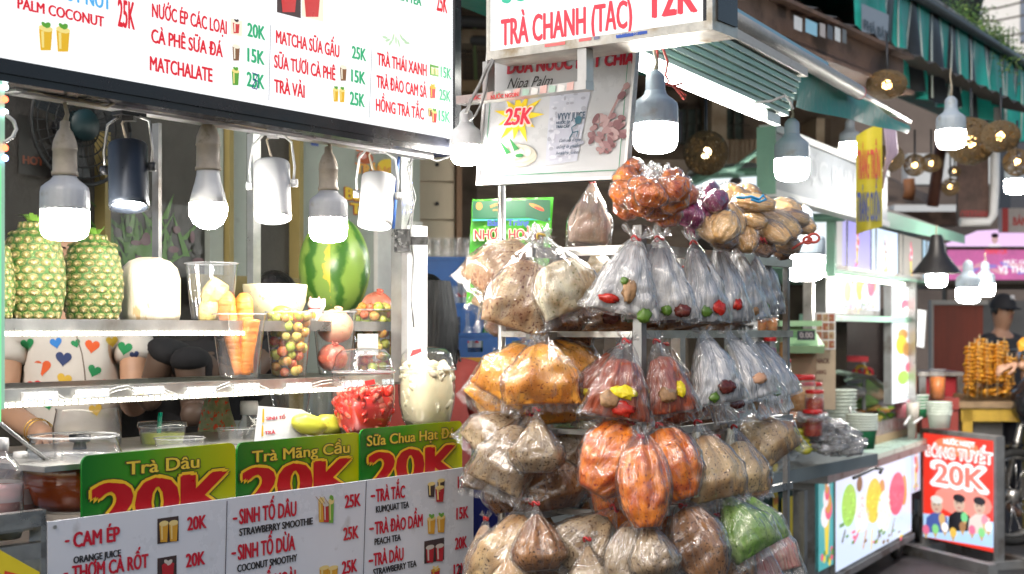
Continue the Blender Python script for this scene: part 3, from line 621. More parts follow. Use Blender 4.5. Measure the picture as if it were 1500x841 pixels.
# pineapples
def pineapple(px, wpx, ytop, seed, label, lean=0.0):
    base = TOPB.hit(px, 468); base.z = ST.p(0, tz, 0).z; Y = base.y; R = px2m(wpx, Y)/2; Hh = px2m(468-ytop, Y)
    t = thing('pineapple', label, 'pineapple', base, 'pineapples on the upper shelf')
    prof = lambda z: R*(.62+.38*sin(pi*min(1, max(0, (z/Hh*.80+.18)))))*(1 if z < Hh*.93 else .72)
    m = M(); m.lathe([(0,.002)]+[(prof(Hh*i/16)*.965, max(.002, Hh*i/16)) for i in range(17)]+[(R*.3, Hh*1.01), (0, Hh*1.01)], base, 30)
    m.build('body', food('pineapple_groove', (.05,.14,.02), (.02,.07,.01), (.3,.34,.08), 60, 200), t)
    if 'eye' not in _pe:
        q = M(); n = 8
        vs = [(0, 0, .30)]+[(.30*cos(2*pi*i/n), .27*sin(2*pi*i/n), .26) for i in range(n)]+[(.53*cos(2*pi*i/n), .50*sin(2*pi*i/n), .10) for i in range(n)]+[(.60*cos(2*pi*i/n), .57*sin(2*pi*i/n), -.12) for i in range(n)]
        fs = [(0, 1+i, 1+(i+1) % n) for i in range(n)]
        for r_ in range(2): fs += [(1+r_*n+i, 1+(r_+1)*n+i, 1+(r_+1)*n+(i+1) % n, 1+r_*n+(i+1) % n) for i in range(n)]
        q.add(vs, fs[n:], 0, True); q.add(vs[:n+1], fs[:n], 2, True); q.add([(-.16,.1,.27),(.16,.1,.27),(0,-.42,.42),(0,.0,.30)], [(0,2,3),(2,1,3),(0,3,1),(0,1,2)], 1)
        o = q.build('eye', [food('pineapple_eye', (.21,.18,.05), (.07,.11,.02), (.36,.22,.10), 2.6, 5, .5, .7), mat('pineapple_bract', (.50,.40,.22), .7), food('pineapple_eye_tip', (.40,.27,.13), (.20,.17,.05), (.55,.38,.24), 3, 5, .5, .7)])
        _pe['eye'] = o.data; bpy.data.objects.remove(o)
    rows = 13; per = 15; rnd = random.Random(seed)
    for r_ in range(rows):
        z = Hh*(r_+.55)/rows; rad = prof(z)
        for k in range(per):
            q = 2*pi*(k+.5*(r_ % 2))/per+seed+rnd.uniform(-.03, .03)
            nrm = Vector((cos(q), sin(q), 0))
            if nrm.dot(Vector((-.3, -1, 0)).normalized()) < -.35: continue
            e = bpy.data.objects.new('eye', _pe['eye']); COL.objects.link(e); e.parent = t
            dz = (prof(min(Hh, z+.01))-prof(z))/.01; w = Vector((cos(q), sin(q), -dz)).normalized()
            X = VZ.cross(w).normalized(); Yv = w.cross(X); e.matrix_local = Matrix.Translation((cos(q)*rad*.97, sin(q)*rad*.97, z)) @ Matrix((X, Yv, w)).transposed().to_4x4() @ Matrix.Diagonal((2*pi*rad/per*.76, Hh/rows*.94, Hh/rows*.48*rnd.uniform(.7, 1.3), 1))
    m = M()
    for i in range(14):
        q = i*2.4; l = R*rnd.uniform(.35, .6); d = Vector((cos(q), sin(q), 0)); c = base+VZ*(Hh*1.0)+d*R*.15
        s_ = Vector((-d.y, d.x, 0))*R*.09; m.add([c-s_, c+s_, c+d*l*.4+VZ*l*.5+s_*.7, c+d*l*.4+VZ*l*.5-s_*.7, c+d*l*.9+VZ*l*.45], [(0,1,2,3),(3,2,4)], 0, True)
    m.build('crown_stub', mat('pineapple_leaf', (.18,.34,.05), .5), t)
_pe = {}
pineapple(50, 93, 326, .2, 'pineapple with broad eyes beside the green frame, behind the first bulb')
pineapple(136, 90, 344, 1.1, 'pineapple with bright green seams between another pineapple and the peeled coconut')
pineapple(-8, 60, 350, 2.1, 'pineapple cut off by the picture edge')
# peeled coconut
q = TOPB.hit(219, 467); q.z = ST.p(0, tz, 0).z; R = px2m(45, q.y); hh = px2m(93, q.y)
m = M(); m.lathe([(0,0),(R*.93,.0),(R*.97,hh*.1),(R*.99,hh*.4),(R*.97,hh*.65),(R*.88,hh*.82),(R*.66,hh*.93),(R*.35,hh*.99),(0,hh*1.0)], q, 40, fn=lambda a, z: 1+.012*sin(9*a)+.02*noise.noise(Vector((cos(a)*2, sin(a)*2, z*30))))
tag(m.build('peeled_coconut', food('coconut_husk_white', (.60,.50,.36), (.66,.60,.48), (.48,.32,.16), 22, 60, .7, 1.0, (1,1,.3), .64)), 'pale peeled young coconut standing beside the pineapples', 'coconut')

def cup(px, ytop, ybot, wtop, wbot, plane, label, name='plastic_cup', group=None, film_=CLEAR, z=None, cat='cup', extra=0):
    q = plane.hit(px, ybot)
    if z is not None: q.z = z
    Y = q.y; h = px2m(ybot-ytop, Y); r0, r1 = px2m(wbot, Y)/2, px2m(wtop, Y)/2
    t = thing(name, label, cat, q, group)
    m = M(); m.lathe([(0,.002),(r0*.9,.002),(r0,.004),(r0*1.01,h*.1),(r0+(r1-r0)*.12,h*.12),(r1*.985,h*.9),(r1,h*.97)], q, 36, cap=False); m.build('wall', film_, t)
    m = M(); m.lathe([(r1*1.0,h*.972),(r1*1.05,h*.975),(r1*1.06,h*.99),(r1*1.0,h),(r1*.99,h*.985)], q, 36, cap=False); m.build('rim', film('rim_plastic', haze=.45, rough=.1, bstr=.05), t)
    return t, q, r0, r1, h
zt, zl = ST.p(0, tz, 0).z, ST.p(0, lz, 0).z
LOWB = ST.back(.22)
# cup of pineapple chunks
t, q, r0, r1, h = cup(310, 382, 467, 76, 58, ST.back(.26), 'clear tumbler holding pineapple chunks on the upper shelf', z=zt)
PC = food('pineapple_flesh', (.80,.60,.16), (.85,.70,.32), (.70,.45,.10), 40, 90, .4, .6)
for (dx, dz, s, rz, lb_) in ((.006, .058, .036, .6, 'pineapple chunk standing tilted at the top of the tumbler'), (-.005, .02, .034, .2, 'pineapple chunk lying at the bottom of the tumbler')):
    m = M(); R = Matrix.Rotation(rz, 3, 'Y') @ Matrix.Rotation(.5, 3, 'Z'); c = q+Vector((dx, 0, dz)); vs = []; fs = []; n = 8
    for i, w_ in enumerate((.75, 1, 1, .8)):
        for k in range(n):
            a = 2*pi*k/n+pi/8; rr = s*w_*(1/max(abs(cos(a)), abs(sin(a))))*.62*(1+.06*sin(k*3+i)); vs.append(c+R @ Vector((cos(a)*rr, sin(a)*rr, (i-1.5)*s*.45)))
    for i in range(3): fs += [(i*n+k, i*n+(k+1) % n, (i+1)*n+(k+1) % n, (i+1)*n+k) for k in range(n)]
    fs += [tuple(reversed(range(n))), tuple(3*n+k for k in range(n))]; m.add(vs, fs, 0, False)
    tag(m.build('pineapple_chunk', PC), lb_, 'fruit chunk')
# half melon
q = TOPB.hit(403, 463); q.z = zt; R = px2m(47, q.y); hh = px2m(54, q.y)
m = M(); m.lathe([(0,0),(R*.55,.0),(R*.80,hh*.2),(R*.94,hh*.5),(R*1.0,hh*.95),(R*.99,hh)], q, 40); m.lathe([(0,hh*.985),(R*.97,hh*1.002)], q, 40, cap=False)
tag(m.build('half_melon', food('pale_melon', (.80,.66,.34), (.84,.74,.46), (.66,.5,.2), 10, 90, .45, .1)), 'cream coloured half melon lying cut side up behind the carrots', 'melon')
# watermelon
q = ST.back(.44).hit(490, 392); Y = q.y; ra, rz = px2m(52, Y), px2m(76, Y)
wm = mat('watermelon_rind', (.2,.3,.06), .3, var=0); N = wm.node_tree.nodes; L = wm.node_tree.links
tc = N.new('ShaderNodeTexCoord'); sp = N.new('ShaderNodeSeparateXYZ'); L.new(tc.outputs['Object'], sp.inputs[0])
at = N.new('ShaderNodeMath'); at.operation = 'ARCTAN2'; L.new(sp.outputs[0], at.inputs[0]); L.new(sp.outputs[1], at.inputs[1])
nz = N.new('ShaderNodeTexNoise'); nz.inputs['Scale'].default_value = 18; nz.inputs['Detail'].default_value = 5; L.new(tc.outputs['Object'], nz.inputs['Vector'])
ma = N.new('ShaderNodeMath'); ma.operation = 'MULTIPLY_ADD'; ma.inputs[1].default_value = 1.0; L.new(nz.outputs[0], ma.inputs[0]); L.new(at.outputs[0], ma.inputs[2])
mu = N.new('ShaderNodeMath'); mu.operation = 'MULTIPLY'; mu.inputs[1].default_value = 7; L.new(ma.outputs[0], mu.inputs[0])
si = N.new('ShaderNodeMath'); si.operation = 'SINE'; L.new(mu.outputs[0], si.inputs[0])
rp = N.new('ShaderNodeValToRGB'); rp.color_ramp.elements[0].position = .12; rp.color_ramp.elements[0].color = (.05,.16,.02,1); rp.color_ramp.elements[1].position = .55; rp.color_ramp.elements[1].color = (.24,.38,.07,1)
L.new(si.outputs[0], rp.inputs[0])
mr = N.new('ShaderNodeMapRange'); mr.inputs[1].default_value = -1; L.new(si.outputs[0], mr.inputs[0]); L.new(mr.outputs[0], rp.inputs[0])
yl = N.new('ShaderNodeMath'); yl.operation = 'ADD'; yl.inputs[1].default_value = -2.85; ab = N.new('ShaderNodeMath'); ab.operation = 'COMPARE'; ab.inputs[1].default_value = -2.75; ab.inputs[2].default_value = .17; L.new(ma.outputs[0], yl.inputs[0]); L.new(ma.outputs[0], ab.inputs[0])
mx = N.new('ShaderNodeMix'); mx.data_type = 'RGBA'; L.new(ab.outputs[0], mx.inputs[0]); L.new(rp.outputs[0], mx.inputs[6]); mx.inputs[7].default_value = (.62,.50,.06,1); L.new(mx.outputs[2], N['Principled BSDF'].inputs['Base Color'])
t = thing('watermelon', 'tall striped watermelon with a yellow streak standing on its end', 'watermelon', q)
m = M(); m.ell((0,0,0), (ra, ra, rz), n=44); m.build('rind', wm, t, local=True)
m = M(); m.tube([(0,0,rz-.002),(.004,0,rz+.012),(.01,0,rz+.02)], [.006,.004,.003], 8); m.build('stem', mat('dry_stem', (.2,.2,.07)), t, local=True)
# lucky cat figurine (white, ears, raised paw)
q = ST.back(.27).hit(461, 466); q.z = zt; t = thing('cat_figurine', 'small white beckoning cat figurine between half melon and watermelon', 'figurine', q)
CW = mat('white_glazed_ceramic', (.80,.78,.74), .2, var=.04); s = .026
m = M(); m.lathe([(0,0),(s*.62,0),(s*.72,s*.3),(s*.62,s*.9),(s*.48,s*1.1)], q, 20); m.build('body', CW, t)
m = M(); m.ell(q+VZ*s*1.45, (s*.62,s*.55,s*.5), n=18); m.build('head', CW, t)
for sx in (-1, 1):
    m = M(); m.lathe([(s*.2,0),(s*.12,s*.18),(0,s*.34)], q+Vector((sx*s*.36,0,s*1.78)), 8); m.build('ear', mat('pink_ear', (.7,.35,.35), .3), t)
m = M(); m.tube([q+Vector((s*.5,-.003,s*.8)), q+Vector((s*.78,-.004,s*1.3)), q+Vector((s*.72,-.004,s*1.9))], [s*.18,s*.16,s*.2], 10); m.build('raised_paw', CW, t)
m = M(); m.lathe([(s*.55,s*1.0),(s*.56,s*1.1)], q, 16); m.build('collar', mat('red_collar', (.5,.03,.03), .4), t)
m = M()
for sx in (-1, 1): m.ell(q+Vector((sx*s*.22,-s*.5,s*1.5)), s*.06, n=8)
m.ell(q+Vector((0,-s*.56,s*1.38)), s*.05, n=8); m.build('face_paint', KI, t)
m = M(); m.ell(q+Vector((0,-s*.68,s*.5)), (s*.22,s*.1,s*.3), n=12); m.build('gold_coin', mat('gold_paint', (.7,.45,.05), .3, .5), t)

POM = food('pomegranate_skin', (.55,.09,.06), (.62,.20,.12), (.7,.4,.25), 14, 150, .28, .1)
def pom(px, py, wpx, pl, lab, seed=0, sticker=True, nm='pomegranate', mt=None, z=None):
    q = pl.hit(px, py); R = px2m(wpx, q.y)/2
    if z is not None: q.z = z+R*.95
    t = thing(nm, lab, nm, q)
    m = M(); m.ell(q, (R,R,R*.95), n=32, bump=.06, seed=seed); m.build('skin', mt or POM, t)
    m = M(); m.lathe([(R*.22,R*.9),(R*.16,R*1.0),(R*.24,R*1.16),(R*.18,R*1.0)], q, 12, R=axes(Vector((.25,-.5,1))), cap=False); m.build('calyx', mt or POM, t)
    if sticker:
        d = (Vector((0,0,H))-q).normalized(); d = (d+Vector((.25,0,-.12))).normalized(); X = VZ.cross(d).normalized(); c = q+d*(R*1.02); pl2 = Pl(c, X, d.cross(X))
        m = M(); m.disc(pl2, 0, 0, R*.26, R*.26, .001, 0); m.build('sticker', ink((.7,.66,.68)), t); m = M(); m.disc(pl2, 0, 0, R*.19, R*.19, .0016, 0); m.disc(pl2, 0, 0, R*.1, R*.05, .002, 1); m.build('sticker_print', [ink((.4,.02,.15)), ink((.75,.7,.7))], t)
    return t
pom(552, 443, 47, ST.back(.30), 'red pomegranate with a round sticker at the end of the upper shelf', 1, z=zt)
pom(584, 441, 40, ST.back(.38), 'unstickered pomegranate tucked against the steel post', 5, False, z=zt)

# carrots in a tumbler
t, q, r0, r1, h = cup(350, 461, 558, 78, 55, LOWB, 'tall clear tumbler holding three carrots on the lower shelf', z=zl)
CAR = food('carrot_skin', (.80,.22,.03), (.86,.30,.06), (.55,.14,.03), 20, 60, .4, .5, (1,1,7), .66)
for (x0, x1, ytop, ybot, w, lb_, dy) in ((327, 352, 433, 551, 32, 'longest carrot, its thick end sticking out of the tumbler', 0), (355, 363, 436, 549, 27, 'carrot behind the others in the tumbler', .015), (369, 360, 470, 551, 26, 'cut carrot with a flat pale top in the tumbler', -.008)):
    a = q+Vector((px2m(x0-350, q.y), dy, px2m(558-ytop, q.y))); b = q+Vector((px2m(x1-350, q.y), dy*.3, px2m(558-ybot, q.y))); R = px2m(w, q.y)/2; n = 14
    pts = [a.lerp(b, i/n) for i in range(n+1)]; rs = [R*(.75 if i == 0 and x0 != 369 else 1-.45*(i/n)**1.1)*(1+.02*sin(i*2.7)) for i in range(n+1)]
    if x0 != 369: pts = [a+(a-b).normalized()*.006]+pts; rs = [R*.4]+rs
    m = M(); m.tube(pts, rs, 18); tag(m.build('carrot', CAR), lb_, 'carrot', 'carrots in the tumbler')

# jujubes: shared mesh, many individuals
def jmesh():
    q = M(); q.ell((0,0,0), (1,1,1.02), n=14, bump=.05); q.lathe([(0,1.0),(.16,.99),(.12,1.03),(0,1.03)], (0,0,0), 7, mi=1)
    cols = [((.42,.48,.05),(.50,.50,.10),(.3,.2,.03)), ((.62,.22,.05),(.58,.40,.08),(.4,.06,.03)), ((.50,.06,.04),(.60,.20,.07),(.4,.4,.08)), ((.28,.42,.05),(.45,.50,.10),(.5,.2,.05)), ((.66,.42,.10),(.55,.50,.12),(.5,.15,.05))]
    out = []
    for i, c in enumerate(cols):
        o = q.build('jujube', [food('jujube_skin_%d' % i, *c, sc=2.2, sp=7, rough=.25, bump=.05), mat('jujube_stalk', (.2,.14,.05))], local=True); out.append(o.data); bpy.data.objects.remove(o)
    return out
JU = jmesh()
def fill_round(q, r0, r1, h, n, s, seed, lab, grp, meshes, name, fill=.9, cat='fruit'):
    rnd = random.Random(seed); placed = []; tries = 0
    while len(placed) < n and tries < 14000:
        tries += 1; z = s+rnd.random()*(h*fill-s); rr = r0+(r1-r0)*z/h-s*1.03
        a = rnd.uniform(0, 2*pi); r = rr*sqrt(rnd.random()) if tries % 3 else rr
        c = Vector((cos(a)*r, sin(a)*r, z))
        if all((c-p).length > s*1.72 for p in placed): placed.append(c)
    for c in placed:
        if c.y > .35*r0 and c.z < h*.6: continue
        e = bpy.data.objects.new(name, rnd.choice(meshes)); COL.objects.link(e); e.location = q+c; e.rotation_euler = [rnd.uniform(0, 6) for _ in range(3)]; e.scale = (s*rnd.uniform(.9, 1.1),)*3; tag(e, lab, cat, grp)
t, q, r0, r1, h = cup(423, 461, 558, 68, 50, LOWB, 'clear tumbler full of mottled jujubes beside the carrots', z=zl)
fill_round(q, r0, r1, h, 190, px2m(7.4, q.y), 5, 'small mottled green and red jujube in the tumbler beside the carrots', 'jujubes in the tumbler beside the carrots', JU, 'jujube', .95, 'jujube')
m = M(); m.ell(q+Vector((-.012,-.012,h*1.0)), (.020,.013,.012), n=16); tag(m.build('green_guava', mat('lime_green_skin', (.30,.50,.06), .3)), 'oblong bright green fruit on top of the jujubes', 'fruit')
# pomegranates in a tumbler
t, q, r0, r1, h = cup(490, 461, 556, 64, 46, LOWB, 'clear tumbler holding two pomegranates, one on the other', z=zl)
PO2 = food('peach_pomegranate_skin', (.70,.30,.18), (.76,.42,.26), (.6,.2,.1), 12, 100, .28, .1)
pom(491, 478, 53, LOWB, 'pale pomegranate bulging from the top of its tumbler', 3, False, mt=PO2); pom(487, 524, 44, LOWB, 'red pomegranate at the bottom of its tumbler', 7, False)
# second jujube tumbler, farther
t, q, r0, r1, h = cup(545, 461, 556, 60, 46, ST.back(.24), 'clear tumbler of jujubes behind the strawberry tub', z=zl)
fill_round(q, r0, r1, h, 150, px2m(7, q.y), 9, 'small jujube in the tumbler behind the strawberry tub', 'jujubes in the tumbler behind the strawberry tub', JU, 'jujube', 1.04, 'jujube')
t, q, r0, r1, h = cup(582, 461, 556, 40, 34, ST.back(.30), 'narrow tumbler of jujubes squeezed against the steel post', z=zl)
fill_round(q, r0, r1, h, 70, px2m(6.5, q.y), 10, 'small jujube in the narrow tumbler by the steel post', 'jujubes in the narrow tumbler', JU, 'jujube', 1.0, 'jujube')
pl2 = ST.back(.12); m = M(); rect(m, pl2, 524, 521, 554, 489, 0, 0); rect(m, pl2, 524, 521, 554, 489, -.001, 0); tag(m.build('blank_price_card', mat('grey_card', (.6,.6,.58), .5)), 'small blank white card stuck in front of the jujubes', 'card')

# rounded-square tubs in front
def tub(px, ytop, ybot, wpx, pl, label, zcap=.27):
    q = pl.hit(px, ybot); Y = q.y; h = px2m(ybot-ytop, Y); R = px2m(wpx, Y)/2
    t = thing('food_tub', label, 'tub', q, 'domed clear tubs'); sq = lambda a, z: (abs(cos(a-.62))**3.2+abs(sin(a-.62))**3.2)**(-1/3.2)/1.12
    m = M(); m.lathe([(0,.001),(R*.70,.001),(R*.84,h*.1),(R*.97,h*.3),(R*1.0,h*.5),(R*.96,h*.72)], q, 44, fn=sq, cap=False); m.build('bowl', GLASSM, t)
    m = M(); m.lathe([(R*1.0,h*.715),(R*1.03,h*.72),(R*1.03,h*.745),(R*.98,h*.75),(R*.93,h*.80),(R*.86,h*.91),(R*.7,h*.975),(R*.3,h*1.0),(0,h)], q, 44, fn=sq, cap=False); m.build('lid', GLASSM, t)
    m = M(); m.tube([q+Vector((cos(a), sin(a), 0))*R*1.0*sq(a, 0)+VZ*h*.72 for a in [2*pi*i/44 for i in range(45)]], .0018, 6); m.build('lid_rim', film('rim_plastic', haze=.45), t)
    return q, R, h, sq, t
FRB = ST.back(.09)
q, R, h, sq, tb = tub(532, 510, 634, 93, FRB, 'rounded clear tub of chopped strawberries with a red label')
rnd = random.Random(2)
SB = []
for i in range(3):
    w = M(); w.ell((0,0,0), (1,.62,.75+.2*i), n=10, bump=.25, seed=i); o = w.build('strawberry_piece', food('strawberry_flesh_%d' % i, [(.62,.02,.012),(.75,.10,.06),(.68,.04,.02)][i], [(.72,.06,.03),(.80,.26,.16),(.55,.01,.01)][i], (.85,.45,.3), 1.5, 6, .22, .2), local=True); SB.append(o.data); bpy.data.objects.remove(o)
m = M(); m.lathe([(0,.004),(R*.66,.004),(R*.82,h*.1),(R*.90,h*.28),(R*.90,h*.42),(0,h*.46)], q, 30, fn=sq); o = m.build('strawberry_mass', food('strawberry_flesh_2', (0,0,0),(0,0,0),(0,0,0)), tb); o['kind'] = 'stuff'
for i in range(120):
    a = rnd.uniform(pi*.95, 2.05*pi); z = rnd.uniform(.08, .5)*h; rr = R*(.70+.26*min(1, z/(h*.3)))*sq(a, 0)*.86 if i < 75 else R*rnd.uniform(.1, .8)
    if i >= 75: a = rnd.uniform(0, 2*pi); z = h*rnd.uniform(.43, .5)
    e = bpy.data.objects.new('strawberry_piece', rnd.choice(SB)); COL.objects.link(e); e.location = q+Vector((cos(a)*rr, sin(a)*rr, z)); e.rotation_euler = [rnd.uniform(0, 6) for _ in range(3)]; e.scale = (rnd.uniform(.008, .0125),)*3
    tag(e, 'piece of cut strawberry in the rounded tub', 'strawberry', 'strawberry pieces in the tub')
pl3 = Pl(q+Vector((.02,-R*1.0,h*.6)), (1,.1,0)); m = M(); m.poly(pl3, [(-.008,-.006),(.012,-.002),(.010,.008),(-.010,.004)], 0); m.build('label', ink((.6,.03,.03)), tb)
q, R, h, sq, tb = tub(625, 508, 626, 84, ST.back(.10), 'rounded clear tub heaped with milky jelly pieces')
JL = []
for i in range(2):
    w = M(); w.ell((0,0,0), (1,.5,.8), n=10, bump=.35, seed=i+4); o = w.build('jelly_piece', mat('milky_jelly_%d' % i, [(.80,.74,.50),(.84,.80,.62)][i], .2, var=.06), local=True); JL.append(o.data); bpy.data.objects.remove(o)
m = M(); m.lathe([(0,.004),(R*.66,.004),(R*.82,h*.1),(R*.91,h*.3),(R*.92,h*.5),(R*.86,h*.68),(R*.6,h*.74),(0,h*.77)], q, 30, fn=sq); o = m.build('jelly_mass', mat('milky_jelly_0', (0,0,0)), tb); o['kind'] = 'stuff'
for i in range(110):
    a = rnd.uniform(pi*.9, 2.1*pi); z = rnd.uniform(.08, .72)*h; rr = R*(.68+.3*min(1, z/(h*.3)))*sq(a, 0)*.765
    if i > 80: a = rnd.uniform(0, 2*pi); rr = R*rnd.uniform(.1, .75); z = h*rnd.uniform(.68, .78)
    e = bpy.data.objects.new('jelly_piece', rnd.choice(JL)); COL.objects.link(e); e.location = q+Vector((cos(a)*rr, sin(a)*rr, z)); e.rotation_euler = [rnd.uniform(0, 6) for _ in range(3)]; e.scale = (rnd.uniform(.011, .017),)*3
    tag(e, 'milky jelly piece in the rounded tub', 'jelly', 'jelly pieces in the tub')
pl3 = Pl(q+Vector((-.02,-R*.80,h*.93)), (1,.1,0), (0,.35,1)); m = M(); m.poly(pl3, [(-.014,-.01),(.012,.002),(.010,.010),(-.008,.006)], 0); m.build('label', ink((.6,.03,.03)), tb)

# orange tea bowl with ladle
q = ST.back(.16).hit(108, 750); Y = q.y; R = px2m(76, Y); h = px2m(112, Y)
t = thing('tea_bowl', 'round glass bowl of dark orange tea behind the Trà Dâu board', 'bowl', q)
prof = [(0,.002),(R*.62,.002),(R*.85,h*.15),(R*1.0,h*.42),(R*.98,h*.62),(R*.88,h*.82),(R*.80,h*.96),(R*.84,h)]
m = M(); m.lathe(prof, q, 44, cap=False); m.build('glass', GLASSM, t)
m = M(); m.lathe([(0,.006),(R*.60,.006),(R*.83,h*.16),(R*.975,h*.42),(R*.97,h*.56),(0,h*.56)], q, 40); m.build('tea', mat('orange_tea', (.50,.085,.012), .08, var=.35, vs=8), t)
m = M(); m.tube([q+Vector((cos(a), sin(a), 0))*R*.84+VZ*h for a in [2*pi*i/40 for i in range(41)]], .002, 6); m.build('rim', film('rim_plastic', haze=.45), t)
t = thing('ladle', 'black ladle with a steel handle leaning in the orange tea', 'ladle', q+VZ*h*.6)
hd = ST.back(.15).hit(84, 686); e0 = ST.back(.10).hit(0, 620)
m = M(); m.tube([e0, ST.back(.12).hit(40, 652), hd], [.0035,.003,.0045], 8); m.build('handle', STEELD, t)
m = M(); u = (hd-e0).normalized(); R2 = axes(u)
m.add([hd+R2 @ Vector(v) for v in ((-.010,0,0),(.010,0,0),(.026,.002,.035),(-.026,.002,.035),(.02,.012,.05),(-.02,.012,.05))], [(0,1,2,3),(3,2,4,5),(3,2,1,0)], 0, False); m.build('scoop', BLACKP, t)
# big glass jar behind + black knob lid
q = ST.back(.34).hit(128, 668); Y = q.y; R = px2m(48, Y); h = px2m(70, Y)
t = thing('glass_jar', 'big clear glass jar with a black tap knob behind the tea bowl', 'jar', q)
m = M(); m.lathe([(0,.002),(R*.8,.002),(R,h*.2),(R*1.02,h*.6),(R*.92,h*.95),(R*.95,h)], q, 40, cap=False); m.build('glass', GLASSM, t)
m = M(); m.lathe([(R*.2,0),(R*.16,.012),(R*.3,.014),(R*.3,.026),(0,.027)], ST.back(.2).hit(117, 658), 16); m.build('knob', BLACKP, t)
m = M(); c = ST.back(.2).hit(95, 668); m.lathe([(0,0),(R*1.5,.002),(R*1.55,.006),(0,.010)], c, 40, R=Matrix.Rotation(radians(-3), 3, 'X')); m.build('flat_lid', film('lid_plastic', haze=.25, rough=.1), t)
# bottles at the edge of the picture
for (px, w, yt, lab, c) in ((-2, 70, 650, 'clear plastic bottle with a pink label in the corner by the tray', (.65,.45,.5)), (30, 50, 668, 'small clear bottle half hidden beside the tea bowl', (.7,.6,.6))):
    q = ST.back(.12 if px < 10 else .2).hit(px, 752); Y = q.y; R = px2m(w, Y)/2; h = px2m(752-yt, Y); t = thing('plastic_bottle', lab, 'bottle', q)
    m = M(); m.lathe([(0,0),(R*.9,0),(R,.006),(R,h*.55),(R*.9,h*.66),(R*.5,h*.82),(R*.36,h*.86),(R*.36,h)], q, 30, cap=False); m.build('bottle_wall', CLEAR, t)
    m = M(); m.lathe([(R*1.01,h*.18),(R*1.015,h*.45)], q, 30, cap=False); m.build('label', film('bottle_label_%d' % int(w), haze=.6, tint=c), t)
    m = M(); m.lathe([(0,.004),(R*.92,.004),(R*.95,h*.4),(0,h*.4)], q, 24); m.build('drink', mat('pink_drink', (.55,.25,.22), .2, sss=.2), t)
    m = M(); m.lathe([(R*.40,h*.9),(R*.42,h*1.0),(R*.40,h*1.08),(0,h*1.09)], q, 20); m.build('cap', mat('pale_cap', (.7,.68,.66), .4), t)
# green drink with a straw, empty cups behind the middle board
t, q, r0, r1, h = cup(238, 624, 680, 68, 54, ST.back(.25), 'lidded cup of green drink with a dark green straw'); 
m = M(); m.lathe([(0,.004),(r0*.97,.004),(r1*.93,h*.82),(0,h*.82)], q, 30); m.build('drink', mat('matcha_drink', (.42,.46,.08), .3, var=.3, vs=30), t)
m = M(); m.lathe([(r1*1.06,h),(r1*1.02,h+.008),(r1*.3,h+.010),(0,h+.010)], q, 30, cap=False); m.build('lid', CLEAR, t); m = M(); m.tube([q+Vector((-.01,0,.02)), q+Vector((-.004,0,h+.026))], .0045, 10); m.build('straw', mat('green_straw', (.0,.22,.14), .3), t)
t, q, r0, r1, h = cup(263, 641, 690, 72, 58, ST.back(.16), 'open empty clear cup in front of the green drink')
t, q, r0, r1, h = cup(346, 627, 672, 54, 44, ST.back(.2), 'small clear cup with a red sliver inside beside the paper menu'); m = M(); m.box(q+Vector((.012,0,.02)), (.02,.003,.025)); m.build('red_slip', ink((.5,.05,.05)), t)
# glass bottle with white cap
q = ST.back(.3).hit(365, 665); Y = q.y; R = px2m(19, Y); t = thing('glass_bottle', 'clear glass bottle with a white screw cap behind the paper menu', 'bottle', q); h = px2m(62, Y)
m = M(); m.lathe([(0,0),(R,0),(R*1.05,h*.4),(R*.8,h*.72),(R*.55,h*.85),(R*.55,h)], q, 28, cap=False); m.build('glass', GLASSM, t)
m = M(); m.lathe([(R*.66,h*.93),(R*.7,h*1.15),(R*.66,h*1.25),(0,h*1.26)], q, 24); m.build('cap', WHITEP, t)
# floral fabric bundle
q = ST.back(.42).hit(318, 655); FLC = food('floral_cloth', (.20,.24,.10), (.30,.30,.16), (.65,.07,.02), 70, 90, .8, .3, spamt=.56)
m = M(); m.lathe([(.045,-.03),(.043,.0),(.038,.04),(.03,.08),(.022,.12),(.0,.13)], q, 40, fn=lambda a, z: 1+.10*sin(5*a+z*40)+.04*sin(11*a)); tag(m.build('floral_cloth', FLC), 'bunched cloth with a tiny red and green floral print', 'cloth')
# paper menu card and mangoes
pc = Pl(ST.back(.13).hit(375, 650), UD, Vector((-.02,.1,1))); m = M(); m.poly(pc, [pc.uv(372, 650), pc.uv(470, 648), pc.uv(470, 624), pc.uv(440, 606), pc.uv(376, 595)], 0)
m.poly(pc, list(reversed([pc.uv(372, 650), pc.uv(470, 648), pc.uv(470, 624), pc.uv(440, 606), pc.uv(376, 595)])), -.001)
t = tag(m.build('paper_menu', mat('white_paper', (.75,.75,.75), .6)), 'white paper sheet with small yellow and red print', 'paper')
m = M(); ppoly(m, pc, [(382,620),(385,620),(384,600),(382,600)], .001, 0); ppoly(m, pc, [(382,640),(385,640),(384,624),(382,624)], .001, 0); text(m, pc, 'SINH TỐ', 388, 416, 617, 5, .001, 1); text(m, pc, 'TRÀ', 387, 402, 638, 5, .001, 1); m.build_each('paper_print', [ink((.8,.5,.02)), ink((.6,.08,.1))])[0].parent = t
for o in [o for o in bpy.data.objects if o.name.startswith('paper_print') and o.parent is None]: o.parent = t
MG = food('mango_skin', (.55,.50,.05), (.45,.46,.04), (.35,.30,.03), 8, 120, .35, .15)
for (px, py, w, hh_, tl, bk, lb_) in ((452, 622, 55, 31, .32, .11, 'yellow green mango lying behind the Trà Mãng Cầu board'), (484, 622, 50, 30, .2, .16, 'second mango tucked behind the first one')):
    q = ST.back(bk).hit(px, py); m = M(); m.ell(q, (px2m(w, q.y)/2, px2m(hh_, q.y)/2, px2m(hh_, q.y)/2), R=Matrix.Rotation(tl, 3, 'Y') @ Matrix.Rotation(.5, 3, 'Z'), n=26, bump=.1, seed=px); tag(m.build('mango', MG), lb_, 'mango')
